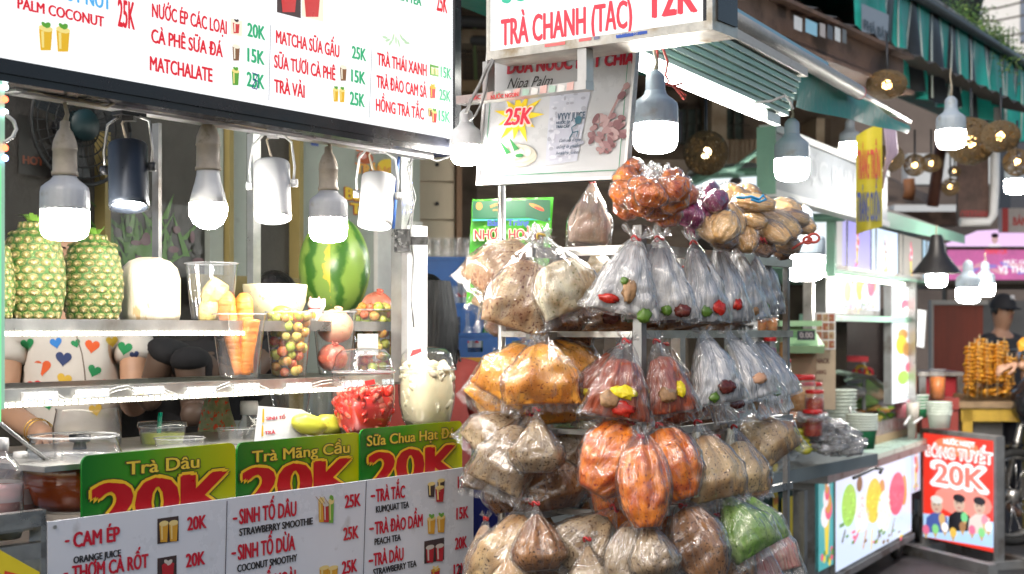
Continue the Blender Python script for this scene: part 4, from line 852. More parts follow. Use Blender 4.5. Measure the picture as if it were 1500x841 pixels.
# steel ledge the tubs stand on, plus clutter behind: napkin pack and bowls
m = M(); z = FRB.uv(532, 634)[1]; m.pbox(ST, .02, z-.012, -.42, 1.0, z-.003, -.035); m.build('ledge', STEEL, sb)
for (px, y0, y1, w0, w1, lb_) in ((425, 570, 625, 60, 40, 'stack of clear cups behind the paper menu'), (470, 572, 625, 40, 30, 'clear cup standing behind the strawberry tub')):
    cup(px, y0, y1, w0, w1, ST.back(.34), lb_)

# ================================================================ SNACK RACK WITH HANGING BAGS
C0 = P(937, HZ, 2.82); C0.z = H
RR = Pl(C0, UD)                       # wing running away along the street
RLv = Vector((.816, -.578, 0)); RL_pl = Pl(C0 - RLv*.34, RLv)   # short wing facing the camera
rk = thing('bag_rack', 'stainless steel rack hung all over with tied bags of snacks', 'rack', (C0.x, C0.y, 0))
m = M()
m = M(); m.box((C0.x, C0.y, .78), (.020,.020,1.86), Matrix.Rotation(radians(54.7), 3, 'Z')); m.build('post', STEELD, rk)
q = RR.p(.70, 0); m = M(); m.box((q.x, q.y, .84), (.013,.013,1.68), Matrix.Rotation(radians(54.7), 3, 'Z')); m.build('post', STEELD, rk)
q = RR.p(.38, 0, -.12); m = M(); m.box((q.x, q.y, .84), (.024,.024,1.68), Matrix.Rotation(radians(54.7), 3, 'Z')); m.build('post', STEEL, rk)
q = C0 - RLv*.17 - Vector((0, .0, 0)) + UD*.18; m = M(); m.box((q.x, q.y, .84), (.03,.03,1.68), Matrix.Rotation(radians(54.7), 3, 'Z')); m.build('post', STEELD, rk)
POL = RL_pl.p(.0, 0); m = M(); m.tube([Vector((POL.x, POL.y, .05)), Vector((POL.x, POL.y, 2.05))], .0085, 14); m.build('pole', STEEL, rk)
for (ya, hb) in ((357, .022), (484, .016), (632, .014), (752, .016)):
    z = (HZ-ya)/FO*2.82
    m = M(); m.pbox(RR, .014, z-hb, -.009, .72, z, .009); m.build('rail', STEEL, rk)
    m = M(); m.pbox(RL_pl, .0, z-hb+.002, -.008, .327, z-.002, .008); m.build('rail', STEEL, rk)
    m = M(); m.pbox(RR.back(.2), -.1, z-hb-.003, -.008, .68, z-.003, .008); m.build('rail', STEELD, rk)

FILM = film('crinkled_bag_film', haze=.015, rough=.10, bs=5.5, bstr=1.0, gloss=.85, stretch=(1,1,.55), streak=.16, pleat=True)
FILMW = film('milky_bag_film', haze=.08, rough=.12, bs=7.0, bstr=1.0, gloss=.9, stretch=(1,1,.4), streak=.50, pleat=True)
FILMC = film('clear_bag_film', haze=.02, rough=.08, bs=4.5, bstr=.9, stretch=(1,1,.6), streak=.18, pleat=True)
FILMO = film('crumpled_film', haze=.20, rough=.12, bs=45, bstr=1.0, gloss=2, streak=.45)
TIE_R = mat('red_rubber_band', (.5,.03,.03), .4); TIE_Y = mat('yellow_rubber_band', (.6,.40,.06), .4)
RICE = food('rice_paper_shrimp_salt', (.64,.47,.28), (.34,.17,.08), (.16,.035,.015), 18, 210, .5, 1.0, spamt=.58, thin=.18)
RICEW = food('rice_paper_pale', (.78,.72,.54), (.48,.33,.17), (.20,.20,.05), 26, 200, .5, 1.0, spamt=.62, thin=.18)
RICEB = food('rice_paper_rust', (.34,.15,.07), (.15,.05,.022), (.06,.015,.01), 40, 180, .5, 1.0, spamt=.58, thin=.18)
RICEO = food('rice_paper_orange', (.92,.47,.09), (.72,.26,.03), (.30,.06,.01), 16, 200, .45, .9, spamt=.60, thin=.18)
CRAB = food('orange_cracker_mass', (.92,.27,.015), (.62,.10,.005), (.34,.03,.003), 40, 170, .35, 1.0, spamt=.60, thin=.18)
GREYR = food('grey_rice_paper', (.46,.35,.22), (.22,.14,.075), (.08,.035,.015), 18, 210, .5, 1.0, spamt=.58, thin=.18)
TAN = food('tan_rice_paper', (.70,.51,.27), (.38,.20,.08), (.05,.025,.01), 14, 210, .5, .9, spamt=.61, thin=.18)
BRN = food('brown_rice_paper', (.42,.20,.075), (.19,.08,.028), (.07,.025,.012), 20, 180, .45, 1.0, spamt=.58, thin=.18)
GRNR = food('green_rice_paper', (.16,.34,.05), (.32,.46,.16), (.06,.14,.02), 34, 160, .45, .9, thin=.18)
PINKR = food('pink_striped_strips', (.55,.20,.20), (.62,.42,.36), (.35,.08,.10), 5, 9, .5, .8, (3,3,.3), pleat=True)
REDS = food('red_brown_strips', (.42,.10,.05), (.28,.06,.03), (.55,.28,.16), 6, 14, .3, 1.0, (1,1,.35), pleat=True, thin=.18)
WHITES = food('white_rice_noodle_sheets', (.78,.78,.80), (.42,.42,.45), (.30,.28,.27), 7, 16, .35, 1.0, (1,1,.35), spamt=.64, pleat=True, thin=.18)
YSACH = mat('yellow_sachet', (.75,.60,.02), .3, var=.15, vs=60, bump=.6, bs=90); DSACH = mat('dark_chilli_sachet', (.10,.02,.015), .25, var=.4, vs=90)
GSACH = mat('kumquat_green', (.08,.16,.02), .3); RSACH = mat('red_sachet', (.42,.02,.01), .25, var=.4, vs=120); NSACH = mat('peanut_brown', (.30,.17,.08), .5, var=.4, vs=120)
def setat(o, vals):
    a = o.data.attributes.new('pleat', 'FLOAT_VECTOR', 'POINT'); a.data.foreach_set('vector', [float(x) for v in vals for x in v])
def sm(x): x = max(0., min(1., x)); return x*x*(3-2*x)
SHAPES = {  # half width, half depth as fractions of full width / full depth along v
 'pillow': (lambda v: .07+.93*min(1, (v/.62))**.95, lambda v: .10+.90*sm(v/.55)*(1-sm((v-.72)/.30))**.8+.0, .30),
 'fan':    (lambda v: .10+.90*min(1, v/.95)**.75, lambda v: .16+.84*sm(v/.5)*(1-.75*sm((v-.75)/.27)), .15),
 'loaf':   (lambda v: .07+.93*sin(pi*min(1, (v*.86+.06)))**.75 if v < .97 else .5, lambda v: .08+.92*sin(pi*min(1, v*.88+.04))**.8 if v < .97 else .3, .12),
 'drop':   (lambda v: .07+.93*sm(v/.7)*(1-.45*sm((v-.78)/.24)), lambda v: .07+.93*sm(v/.65)*(1-.8*sm((v-.78)/.24)), .25),
}
def bag(knot, bot, w, Y, shape, content, label, depth=.5, fl=None, v0=None, tie=TIE_R, yaw=0.0, bump=.02, group='bags of snacks on the rack', items=(), Yb=None, nm='snack_bag', cat='snack bag', frill=1.0, parent=None):
    a = P(knot[0], knot[1], Y); b = P(bot[0], bot[1], (Yb or Y-.03)); Wd = (b-a)*(1.12 if shape != 'fan' and nm == 'snack_bag' else 1.03); L = Wd.length; w_ = px2m(w*1.14, Y)/2; dp = w_*depth
    R = axes(Wd, yaw); s = hash_(knot, bot); fw, fd, vd = SHAPES[shape]; v0 = vd if v0 is None else v0
    rnd = random.Random(s)
    t = thing(nm, label, cat, a, group)
    ph = [rnd.uniform(0, 6.28) for _ in range(6)]; kk = [rnd.choice((3, 4, 5, 7, 9, 11)) for _ in range(3)]
    def pt(v, q, sc):
        c, s_ = cos(q), sin(q); e = .75 if shape in ('pillow', 'fan') else .95
        x = math.copysign(abs(c)**e, c); y = math.copysign(abs(s_)**e, s_)
        am = (.05+.22*(1-v)**1.5) if v > 0 else .3
        wr = 1+am*(.5*sin(kk[0]*q+ph[0]+v*1.2)+.35*sin(kk[1]*q+ph[1]-v*2)+.3*sin(kk[2]*q+ph[2]))
        p = Vector((x*fw(v)*w_*sc*(1+(wr-1)*.35), y*(fd(v)*dp*sc*wr+.0015), v*L))
        n_ = noise.noise_vector(Vector((x*3+s % 7, y*2+v*5, v*6+s % 11)))*bump*min(1, v*2)*w_*6*.35
        cr = abs(noise.noise(Vector((c*2.6+s % 5, s_*2.6, v*3.4+s % 9)))); cr2 = abs(noise.noise(Vector((c*6+s % 3, s_*6, v*8+s % 4))))
        k_ = 1-(.16*(.35-min(.35, cr))/.35+.05*(.3-min(.3, cr2))/.3)*min(1, v*3)*(1 if sc == 1.0 else .8)
        p = Vector((p.x*(1+(k_-1)*.35), p.y*k_, p.z))
        return p+n_*1.0 if sc == 1.0 else p+n_*.7
    n = 56; rows = 28; vs = []; fs = []; at_ = []
    fr = [-.085*frill, -.055*frill, -.025*frill]                      # frill above the knot
    for i, v in enumerate(fr):
        r = w_*(.34-.09*i)*(.9 if frill else .3)
        for k in range(n):
            q = 2*pi*k/n; rr = r*(1+.45*sin(5*q+ph[3])*sin(3*q+ph[4])); vs.append(Vector((cos(q)*rr, sin(q)*rr*.55, v*L*(1+.5*sin(7*q+ph[5])*(2-i)/2)))); at_.append((cos(q), sin(q), v))
    vv = [0, .03, .07]+[.07+.93*(i/(rows-1)) for i in range(1, rows)]
    for v in vv:
        for k in range(n): vs.append(pt(v, 2*pi*k/n, 1.0)); at_.append((cos(2*pi*k/n), sin(2*pi*k/n), v))
    nr = len(fr)+len(vv)
    for i in range(nr-1):
        for k in range(n): fs.append((i*n+k, (i+1)*n+k, (i+1)*n+(k+1) % n, i*n+(k+1) % n))
    if shape in ('pillow',):                                          # flat sealed hem
        base = (nr-1)*n
        for k in range(n):
            p = vs[base+k]; vs.append(Vector((p.x*1.02, p.y*.2, p.z+.012+.003*sin(k*1.7)))); at_.append((cos(2*pi*k/n), sin(2*pi*k/n), 1.1))
        for k in range(n): fs.append((base+k, base+n+k, base+n+(k+1) % n, base+(k+1) % n))
    W4 = Matrix.Translation(a) @ R.to_4x4()
    m = M(); m.add([W4 @ v for v in vs], fs, 0, True); setat(m.build('film', fl or FILM, t), at_)
    if content:
        vs = []; fs = []; at_ = []; nn = 44; rr_ = 20
        for i in range(rr_+1):
            v = v0+(.965-v0)*i/rr_
            for k in range(nn):
                q = 2*pi*k/nn; p = pt(v, q, .885); d = (noise.noise(Vector((p.x*38+s % 13, p.y*38, p.z*30)))*.10+noise.noise(Vector((p.x*110+s % 13, p.y*110, p.z*90)))*.05)*w_
                sc = (1, .9)[i == 0]; vs.append(Vector((p.x*sc*(1+d/w_), p.y*sc+math.copysign(d*.6, p.y), p.z))); at_.append((cos(q), sin(q), v))
        for i in range(rr_):
            for k in range(nn): fs.append((i*nn+k, (i+1)*nn+k, (i+1)*nn+(k+1) % nn, i*nn+(k+1) % nn))
        k0 = len(vs); vs.append(sum((Vector(v) for v in vs[:nn]), Vector())/nn-Vector((0,0,w_*.12))); vs.append(sum((Vector(v) for v in vs[rr_*nn:rr_*nn+nn]), Vector())/nn)
        for k in range(nn): fs.append((k0, k, (k+1) % nn)); fs.append((k0+1, rr_*nn+(k+1) % nn, rr_*nn+k))
        m = M(); m.add([W4 @ Vector(v) for v in vs], fs, 0, True); setat(m.build('filling', content, t), at_+[(0,0,v0),(0,0,1)])
    if tie:
        m = M(); m.tube([W4 @ Vector((cos(q)*w_*.11, sin(q)*w_*.11, .004*sin(q*2))) for q in [2*pi*i/12 for i in range(13)]], .0022, 5, cap=False); m.build('rubber_band', tie, t)
    for (ix, iv, sx, sy, mt, nm_) in items:                            # things showing through: x -1..1, v 0..1, sizes as share of half width
        c = Vector((ix*w_*fw(iv)*.8, 0, iv*L)); fy = fd(iv)*dp*.92; side = -1 if (R @ Vector((0,-1,0))).y < 0 else 1
        c.y = side*fy*-1 if False else (fy if (R @ Vector((0,1,0))).y < 0 else -fy)
        m = M(); m.ell(W4 @ c, (sx*w_, w_*.10, sy*w_), R=R, n=16, bump=.45, seed=s % 17+ix*3); m.build(nm_, mt, t)
    return t
def hash_(a, b): return int(a[0]*7+a[1]*13+b[0]*17+b[1]*5) % 1009

# ---- top tier, short wing: speckled rice paper
YL, YM = 2.92, 2.80
bag((868,352),(872,432),70,3.06,'pillow',RICEW,'pale bag behind the speckled cluster, beside the top rail',.6,v0=.25)
bag((790,352),(735,455),92,3.02,'pillow',RICE,'speckled rice paper bag hidden deepest in the top left cluster',.6)
bag((845,405),(815,482),105,2.98,'pillow',RICEB,'rust brown bag hanging lowest under the top left cluster',.55,v0=.1)
bag((786,346),(708,418),88,2.92,'pillow',RICE,'speckled rice paper bag pointing outward at the far left of the rack',.62,v0=.22,yaw=.25)
bag((789,347),(752,470),95,2.86,'pillow',RICE,'speckled rice paper bag hanging straight in front in the top left cluster',.6,v0=.30,bump=.03)
bag((792,345),(838,446),92,2.84,'pillow',RICEW,'half filled rice paper bag with brown sediment, in front of the pale bag',.55,v0=.40,yaw=-.2,tie=TIE_Y)
bag((792,345),(772,362),1,2.83,'drop',None,'knotted plastic tail where the top left cluster is tied',.6) if False else None
# ---- top tier, long wing: white fans
for i, (kx, ky, bx, by, w, Y, lb_, it) in enumerate((
    (1112,366,1122,455,64,3.34,'farthest white fan bag on the top rail',()),
    (1098,364,1112,462,66,3.24,'white fan bag with dark kumquat, second from the far end of the top rail',((.1,.85,.22,.2,GSACH,'sachet'),)),
    (1078,362,1098,468,68,3.12,'white fan bag with brown peanuts near the far end of the top rail',((.1,.88,.2,.16,NSACH,'sachet'),(-.5,.86,.2,.15,GSACH,'sachet'))),
    (1052,358,1072,470,76,3.02,'white fan bag with a red chilli cup and a dark fruit',((.05,.80,.2,.2,RSACH,'sachet'),(-.55,.88,.2,.17,GSACH,'sachet'))),
    (1016,356,1036,470,84,2.94,'white fan bag with green kumquat and red sauce, middle of the top rail',((-.25,.88,.2,.18,GSACH,'sachet'),(.35,.84,.24,.22,RSACH,'sachet'))),
    (966,350,968,466,104,2.85,'widest white fan bag with red, green and violet sachets',((-.5,.84,.22,.16,RSACH,'sachet'),(.15,.9,.13,.13,GSACH,'sachet'),(.65,.9,.2,.17,DSACH,'sachet'))),
    (932,350,908,458,108,2.80,'white fan bag flaring outward at the rack corner',((-.45,.86,.24,.12,RSACH,'sachet'),(.15,.72,.16,.28,NSACH,'sachet'),(-.1,.62,.1,.1,GSACH,'sachet'),(.7,.95,.16,.2,GSACH,'sachet'))))):
    bag((kx,ky),(bx,by),w,Y,'fan',WHITES,lb_,.45,fl=FILMW,v0=.12,items=it,yaw=(-.5 if i < 5 else 0),bump=.035,frill=1.3,group='white fan bags on the rack')
for (kx, ky, bx, by, w, Y, lb_) in ((905,430,915,482,120,2.95,'flat bag drooping under the corner fan bag'),(985,430,1000,482,90,2.98,'flat clear bag drooping under the widest fan bag'),(1055,430,1075,478,90,3.12,'flat clear bag drooping under the chilli cup bag')):
    bag((kx,ky),(bx,by),w,Y,'fan',BRN,lb_,.4,fl=FILMC,v0=.45,items=((.2,.8,.2,.15,GSACH,'sachet'),(-.4,.75,.2,.15,DSACH,'sachet')),frill=.2)
# ---- second tier, short wing: orange rice paper
bag((790,500),(712,588),70,2.98,'pillow',RICEO,'dull orange bag peeping out behind the orange cluster',.6,v0=.25)
bag((790,500),(800,612),88,2.98,'pillow',RICEO,'orange rice paper bag hanging lowest in the orange cluster',.55,v0=.35)
bag((793,490),(854,562),80,2.94,'pillow',RICEO,'bright orange bag swinging toward the sauce bags',.65,v0=.20,yaw=-.3)
bag((788,490),(730,574),88,2.90,'pillow',RICEO,'orange rice paper bag pointing outward past the steel pole',.6,v0=.24,yaw=.25)
bag((792,488),(794,584),108,2.83,'pillow',RICEO,'widest orange rice paper bag, front of its cluster',.55,v0=.20,tie=TIE_Y)
# ---- second tier, corner: red strips with yellow sachets
bag((908,508),(858,585),62,2.88,'fan',REDS,'red brown strip bag half behind the one with the big yellow sachet',.5,v0=.2,items=((-.2,.9,.25,.14,YSACH,'yellow_sachet'),))
bag((918,500),(902,612),100,2.76,'fan',REDS,'red brown strip bag with a big yellow sachet at the rack corner',.5,v0=.28,items=((.12,.68,.30,.17,YSACH,'yellow_sachet'),(-.35,.78,.24,.24,NSACH,'sachet'),(.15,.86,.28,.22,RSACH,'sachet')),bump=.03)
bag((975,505),(1006,618),70,2.98,'fan',REDS,'amber strip bag glowing behind the second sauce bag',.5,v0=.4)
bag((962,500),(985,606),82,2.82,'fan',REDS,'red brown strip bag with a yellow sachet on its edge, just past the corner post',.5,v0=.25,yaw=-.25,items=((.4,.70,.16,.24,YSACH,'yellow_sachet'),(-.3,.74,.28,.26,NSACH,'sachet')),bump=.03)
for (kx, ky, bx, by, w, Y, lb_, it) in (
    (1100,490,1150,582,66,3.28,'grey white bag at the far end of the second rail',()),
    (1090,490,1136,604,62,3.16,'crumpled clear bag with small green bits, far end of the second rail',((.2,.75,.25,.2,GSACH,'sachet'),(-.2,.6,.2,.2,NSACH,'sachet'))),
    (1066,488,1112,584,78,3.04,'grey white bag with a peach coloured sachet',((.05,.74,.30,.18,mat('peach_sachet', (.55,.30,.18), .4),'sachet'),)),
    (1062,520,1100,614,74,3.08,'clear bag hanging under the peach sachet bag',((.0,.8,.25,.2,NSACH,'sachet'),)),
    (1040,520,1078,612,70,3.00,'clear bag with dark sauce hanging low behind the grey white ones',((.0,.8,.35,.2,DSACH,'sachet'),)),
    (1030,488,1056,590,92,2.90,'grey white bag with dark sauce and green kumquat, nearest on the second rail',((.05,.80,.30,.20,DSACH,'sachet'),(-.5,.9,.16,.14,GSACH,'sachet')))):
    bag((kx,ky),(bx,by),w,Y,'fan',WHITES if by < 600 else None,lb_,.45,fl=FILMW,v0=.15,items=it,yaw=-.5,bump=.03,tie=None,frill=.7,group='grey white bags on the second rail')
# ---- third tier
bag((800,620),(862,668),90,3.00,'pillow',GREYR,'pale grey bag showing through the gap beside the orange loaves',.6,v0=.2)
bag((770,600),(700,652),74,2.94,'pillow',GREYR,'beige rice paper bag jutting out over the crates',.6,v0=.15,yaw=.3)
bag((790,640),(812,738),105,2.92,'drop',BRN,'brown bag under the clear round bag, beside the dark orange loaf',.6,v0=.1)
bag((776,606),(726,704),86,2.86,'pillow',GREYR,'grey speckled rice paper bag with a long shiny fold',.6,v0=.22,yaw=.15,fl=FILMC)
bag((786,600),(786,684),78,2.80,'drop',GREYR,'round grey beige bag in the middle of the third tier',.7,v0=.2,fl=FILM,bump=.01)
bag((905,640),(908,776),80,2.88,'loaf',CRAB,'dark orange loaf bag hanging behind the two front loaves',.7,v0=.1)
bag((925,618),(872,712),90,2.76,'loaf',CRAB,'orange loaf bag leaning outward, first of the three front loaves',.75,v0=.10,bump=.03)
bag((965,622),(1000,722),84,2.78,'loaf',CRAB,'orange loaf bag leaning toward the tan bags',.75,v0=.10,bump=.03,yaw=-.2)
bag((938,640),(948,762),76,2.68,'loaf',CRAB,'long orange loaf bag hanging straight down in front of the corner',.75,v0=.12,bump=.025)
bag((1000,640),(1010,760),90,3.02,'drop',BRN,'deep brown bag in shadow behind the tan bag',.6,v0=.1)
bag((1085,606),(1138,668),96,3.16,'pillow',TAN,'large tan rice paper bag stretched over the jar counter',.6,v0=.15,yaw=-.3)
bag((1075,625),(1098,715),68,3.02,'pillow',TAN,'tan bag half hidden by a long plastic fold',.55,v0=.25,yaw=-.4)
bag((1095,660),(1112,722),50,3.20,'loaf',RICEO,'small amber bag below the large tan one',.6,v0=.1)
bag((1022,618),(1052,722),88,2.86,'pillow',TAN,'tan bag with black sesame specks beside the orange loaves',.6,v0=.22,yaw=-.3)
# ---- bottom tier
bag((800,745),(800,838),84,2.95,'drop',BRN,'brown bag deep between the two bottom clusters',.6,v0=.1)
bag((775,735),(728,846),90,2.86,'pillow',TAN,'amber bag with gold folds, outermost on the bottom tier',.6,v0=.2,yaw=.2,fl=FILM)
bag((785,738),(792,828),80,2.78,'drop',BRN,'round brown bag with a crease ring, front of the bottom tier',.75,v0=.2,bump=.008)
bag((900,745),(838,828),104,2.80,'pillow',GREYR,'wide grey bag slung across the bottom tier',.55,v0=.2)
bag((985,745),(1010,870),80,2.96,'drop',GREYR,'grey bag sinking out of the bottom edge',.6,v0=.1)
bag((930,765),(910,862),64,2.72,'loaf',GREYR,'silvery bag at the bottom edge below the long loaf',.6,v0=.1,fl=FILMC,tie=TIE_Y)
bag((948,752),(962,842),70,2.68,'drop',GREYR,'clear round grey bag hung by a red band under the long loaf',.8,v0=.2,fl=FILM,bump=.008)
bag((1075,790),(1118,880),70,3.08,'fan',GRNR,'green leaf bag at the bottom edge beneath the green pair',.5,v0=.1)
bag((1050,755),(1085,862),66,2.96,'loaf',BRN,'tan brown loaf bag below the first green bag',.6,v0=.1)
bag((1000,740),(1040,842),84,2.78,'loaf',BRN,'big orange brown loaf bag at the bottom, near the corner',.75,v0=.08,bump=.025)
bag((1112,740),(1142,830),64,3.14,'pillow',PINKR,'pink striped bag outermost behind the green pair',.4,v0=.25)
bag((1100,775),(1128,872),60,3.06,'fan',PINKR,'second pink striped bag running off the bottom',.4,v0=.1)
bag((1092,722),(1132,790),56,2.98,'pillow',GRNR,'smaller green bag, the outer one of the pair',.6,v0=.12,yaw=-.3)
bag((1058,722),(1108,802),78,2.88,'pillow',GRNR,'plump green bag, the inner one of the pair',.6,v0=.10,yaw=-.2)
# ---- fill behind the front bags
for (k, b, w, Y, sh, c, l) in (((1000,392),(1010,470),80,3.2,'drop',BRN,'brown bag deep behind the white fan bags'),((840,425),(850,478),70,3.12,'drop',RICE,'speckled bag deep behind the pale bag'),((740,430),(742,486),60,3.08,'drop',RICEB,'rust bag low behind the steel pole'),
    ((860,500),(868,600),80,3.1,'pillow',RICEO,'dull orange bag deep between the orange cluster and the sauce bags'),((730,520),(722,600),56,3.08,'drop',RICEO,'small orange bag deep behind the outermost orange one'),((1030,560),(1030,625),80,3.22,'drop',BRN,'dark brown bag deep below the grey white bags'),((930,560),(935,622),90,3.05,'drop',RICEO,'amber bag in shadow just above the orange loaves'),
    ((830,640),(836,736),86,3.1,'drop',GREYR,'grey brown bag deep beside the clear round bag'),((742,650),(752,742),80,3.04,'drop',BRN,'brown bag deep at the outer side of the third tier'),((720,640),(706,712),56,2.98,'pillow',GREYR,'small grey bag hanging under the beige one over the crates'),((1050,640),(1060,752),76,3.12,'drop',BRN,'dark tan bag deep behind the sesame bag'),((970,660),(975,780),84,3.02,'drop',CRAB,'deep orange bag between the long loaf and the tan bag'),
    ((860,725),(866,820),90,3.0,'drop',BRN,'brown bag above the wide grey bag, in shadow'),((712,760),(704,850),50,2.98,'pillow',RICE,'speckled bag at the lower outer corner of the rack'),((1055,730),(1052,850),60,3.1,'drop',TAN,'tan bag deep behind the green pair'),((760,790),(752,880),80,2.82,'drop',TAN,'tan bag sinking out of the bottom edge beside the menu board'),((860,790),(868,880),80,2.74,'drop',GREYR,'grey brown bag at the bottom edge under the wide grey bag')):
    bag(k, b, w, Y, sh, c, l, .6, v0=.12)
# ---- bundles on top of the rack
def bundle(name, label, cpx, Y, content, n, spread, size, seed, cat='snack bundle'):
    """a tied cluster of small packets: each packet is a bag of its own"""
    rnd = random.Random(seed)
    for i in range(n):
        a = -pi*.5+ (i-(n-1)/2)*(2*pi*.8/n); r = rnd.uniform(.55, 1.0)
        kx, ky = cpx[0]+cos(a)*4, cpx[1]+rnd.uniform(-4, 4); bx = cpx[0]+sin(a+pi/2+.0)*0
        dx = cos(a+0)*0
    return
ORP = [((945,262),(905,262),44,2.86),((948,264),(900,292),42,2.84),((950,262),(915,245),40,2.88),((955,262),(932,312),44,2.80),((958,262),(962,322),44,2.82),((958,258),(952,300),46,2.74),((962,262),(995,308),46,2.80),((962,260),(1004,286),46,2.78),((965,258),(990,268),44,2.84),((958,262),(935,285),46,2.76)]
OL = ['tucked under the hanging sign','at the outer edge','highest of its bundle','low on the outer side','lowest of its bundle','front and centre','low beside the purple bundle','bulging toward the purple bundle','under the pale knot','beside the front one']
for (k, b, w, Y), l in zip(ORP, OL): bag(k, b, w, Y, 'drop', CRAB, 'small orange cracker packet '+l, .8, v0=.12, group='orange packets on the rack top', bump=.04, tie=None, frill=.6, nm='orange_packet', cat='snack packet')
PURP = food('purple_potato_strips', (.36,.03,.15), (.16,.012,.07), (.48,.10,.24), 30, 90, .4, .8, (3,3,1))
for (k, b, w, Y), l in zip([((1020,288),(1040,330),46,2.96),((1022,286),(1062,300),40,2.94),((1020,286),(1052,282),40,2.98),((1018,290),(1008,330),42,2.90),((1018,290),(1030,345),44,3.0),((1024,290),(1058,322),40,2.98)], ['in the middle of its bundle','with a pale pink end','highest of its bundle','leaning on the orange bundle','lowest of its bundle','beside the amber packets']):
    bag(k, b, w, Y, 'drop', PURP, 'small purple strip packet '+l, .75, v0=.10, group='purple packets on the rack top', bump=.04, tie=None, frill=.6, nm='purple_packet', cat='snack packet')
AMB = food('amber_dried_squid', (.80,.50,.20), (.62,.32,.09), (.85,.62,.36), 14, 80, .4, .5)
for (k, b, w, Y, c), l in zip([((1062,298),(1080,345),40,3.02,AMB),((1070,310),(1050,352),46,2.92,AMB),((1072,292),(1135,302),38,3.06,AMB),((1085,318),(1122,328),34,3.04,AMB),((1120,318),(1185,322),44,3.16,TAN),((1112,310),(1170,345),40,3.12,TAN),((1108,325),(1155,352),34,3.08,AMB),((1040,330),(1075,362),40,3.0,BRN),((1120,345),(1172,365),34,3.16,TAN),((1100,345),(1130,372),36,3.10,BRN),((1060,270),(1095,318),44,3.10,AMB)],
    ['behind the purple bundle','with a red printed band','lying highest with a blue ribbon','under the blue ribbon packet','farthest out, grey tan','grey tan, second from the far end','beside the far ones, lower','dark, tucked under the red band packet','lowest at the far end','lowest in the middle','standing behind, by the man poster']):
    bag(k, b, w, Y, 'loaf', c, 'amber dried snack packet '+l, .6, v0=.08, group='amber packets on the rack top', tie=None, frill=.5, bump=.03, nm='amber_packet', cat='snack packet')
for (k, b, w, Y, c), l in zip([((1150,300),(1150,334),34,3.2,TAN),((1160,322),(1192,338),32,3.22,AMB),((1130,296),(1172,312),34,3.18,AMB),((1090,330),(1095,368),36,3.02,AMB),((1030,318),(1048,352),34,2.92,AMB),((1075,276),(1112,286),32,3.12,AMB),((1140,350),(1150,378),32,3.2,BRN)],
    ['grey tan, at the back of the far end','outermost, touching the red string','pale, reaching toward the roof sign','in front of the dark one','peeping out under the purple bundle','just below the man poster','hanging below the far ones']):
    bag(k, b, w, Y, 'loaf', c, 'amber dried snack packet '+l, .6, v0=.08, group='amber packets on the rack top', tie=None, frill=.5, bump=.03, nm='amber_packet', cat='snack packet')
for (k, b, w, Y), l in zip([((945,255),(922,228+50),40,2.92),((975,255),(1012,300),40,2.9),((950,262),(908,316),38,2.88),((965,262),(982,330),40,2.84)], ['at the back behind the knot','outermost toward the purple bundle','lowest on the outer side','lowest toward the white fans']):
    bag(k, b, w, Y, 'drop', CRAB, 'small orange cracker packet '+l, .8, v0=.12, group='orange packets on the rack top', bump=.04, tie=None, frill=.6, nm='orange_packet', cat='snack packet')
# red ribbons, blue ribbon
m = M()
for (x, y, r, Y) in ((1192,349,8,3.1),(1183,352,6,3.1)): m.tube([P(x+r*cos(q), y+r*.8*sin(q), Y) for q in [2*pi*i/12 for i in range(13)]], .003, 6)
m.tube([P(x, y, 3.1) for x, y in ((1160,365),(1172,357),(1186,352))], .003, 6); tag(m.build('red_string', WIRER), 'looped red string at the far end of the top rail', 'string')
m = M(); m.tube([P(x, y, 2.98) for x, y in ((1078,289),(1090,290),(1100,288),(1112,292),(1118,286),(1122,292),(1112,296),(1100,292))], .003, 6); tag(m.build('blue_ribbon', mat('blue_ribbon', (.04,.35,.7), .4)), 'pale blue ribbon tied round the highest amber packet', 'ribbon')
m = M(); rn = random.Random(3)
for i in range(16):
    x = 1040+i*5; m.tube([P(x, 354+rn.uniform(-3, 3), 3.02), P(x+4, 350+rn.uniform(-4, 4), 3.0), P(x+8, 356+rn.uniform(-3, 3), 3.02)], .0025, 5)
o = m.build('red_rubber_bands', TIE_R); o['kind'] = 'stuff'; o['label'] = 'tangle of red rubber bands along the top rail'
# plastic knots: pale frills over the top bundles
for (x, y, Y, w, lb_) in ((950,252,2.84,30,'pale green tinged knot of plastic over the orange bundle'),(975,256,2.82,26,'frayed plastic knot over the orange bundle, beside the green tinged one'),(1020,282,2.93,18,'plastic knot over the purple bundle'),(790,348,2.86,30,'big crinkled knot over the speckled cluster'),(790,490,2.82,22,'crinkled knot over the orange cluster')):
    m = M(); m.ell(P(x, y, Y), (px2m(w, Y)/2, px2m(w, Y)/2.6, px2m(w, Y)/2.4), n=30, bump=1.1, seed=x); tag(m.build('plastic_knot', FILMO), lb_, 'plastic knot')
# tall bag of grains hanging from the sign
bag((868,266),(862,356),60,3.05,'pillow',food('pinkish_grain', (.55,.38,.32), (.48,.36,.26), (.66,.55,.45), 30, 260, .6, .3),'tall clear bag of pinkish grain hanging behind the poster edge',.7,v0=.05,fl=FILMC,nm='grain_bag',cat='grain bag')

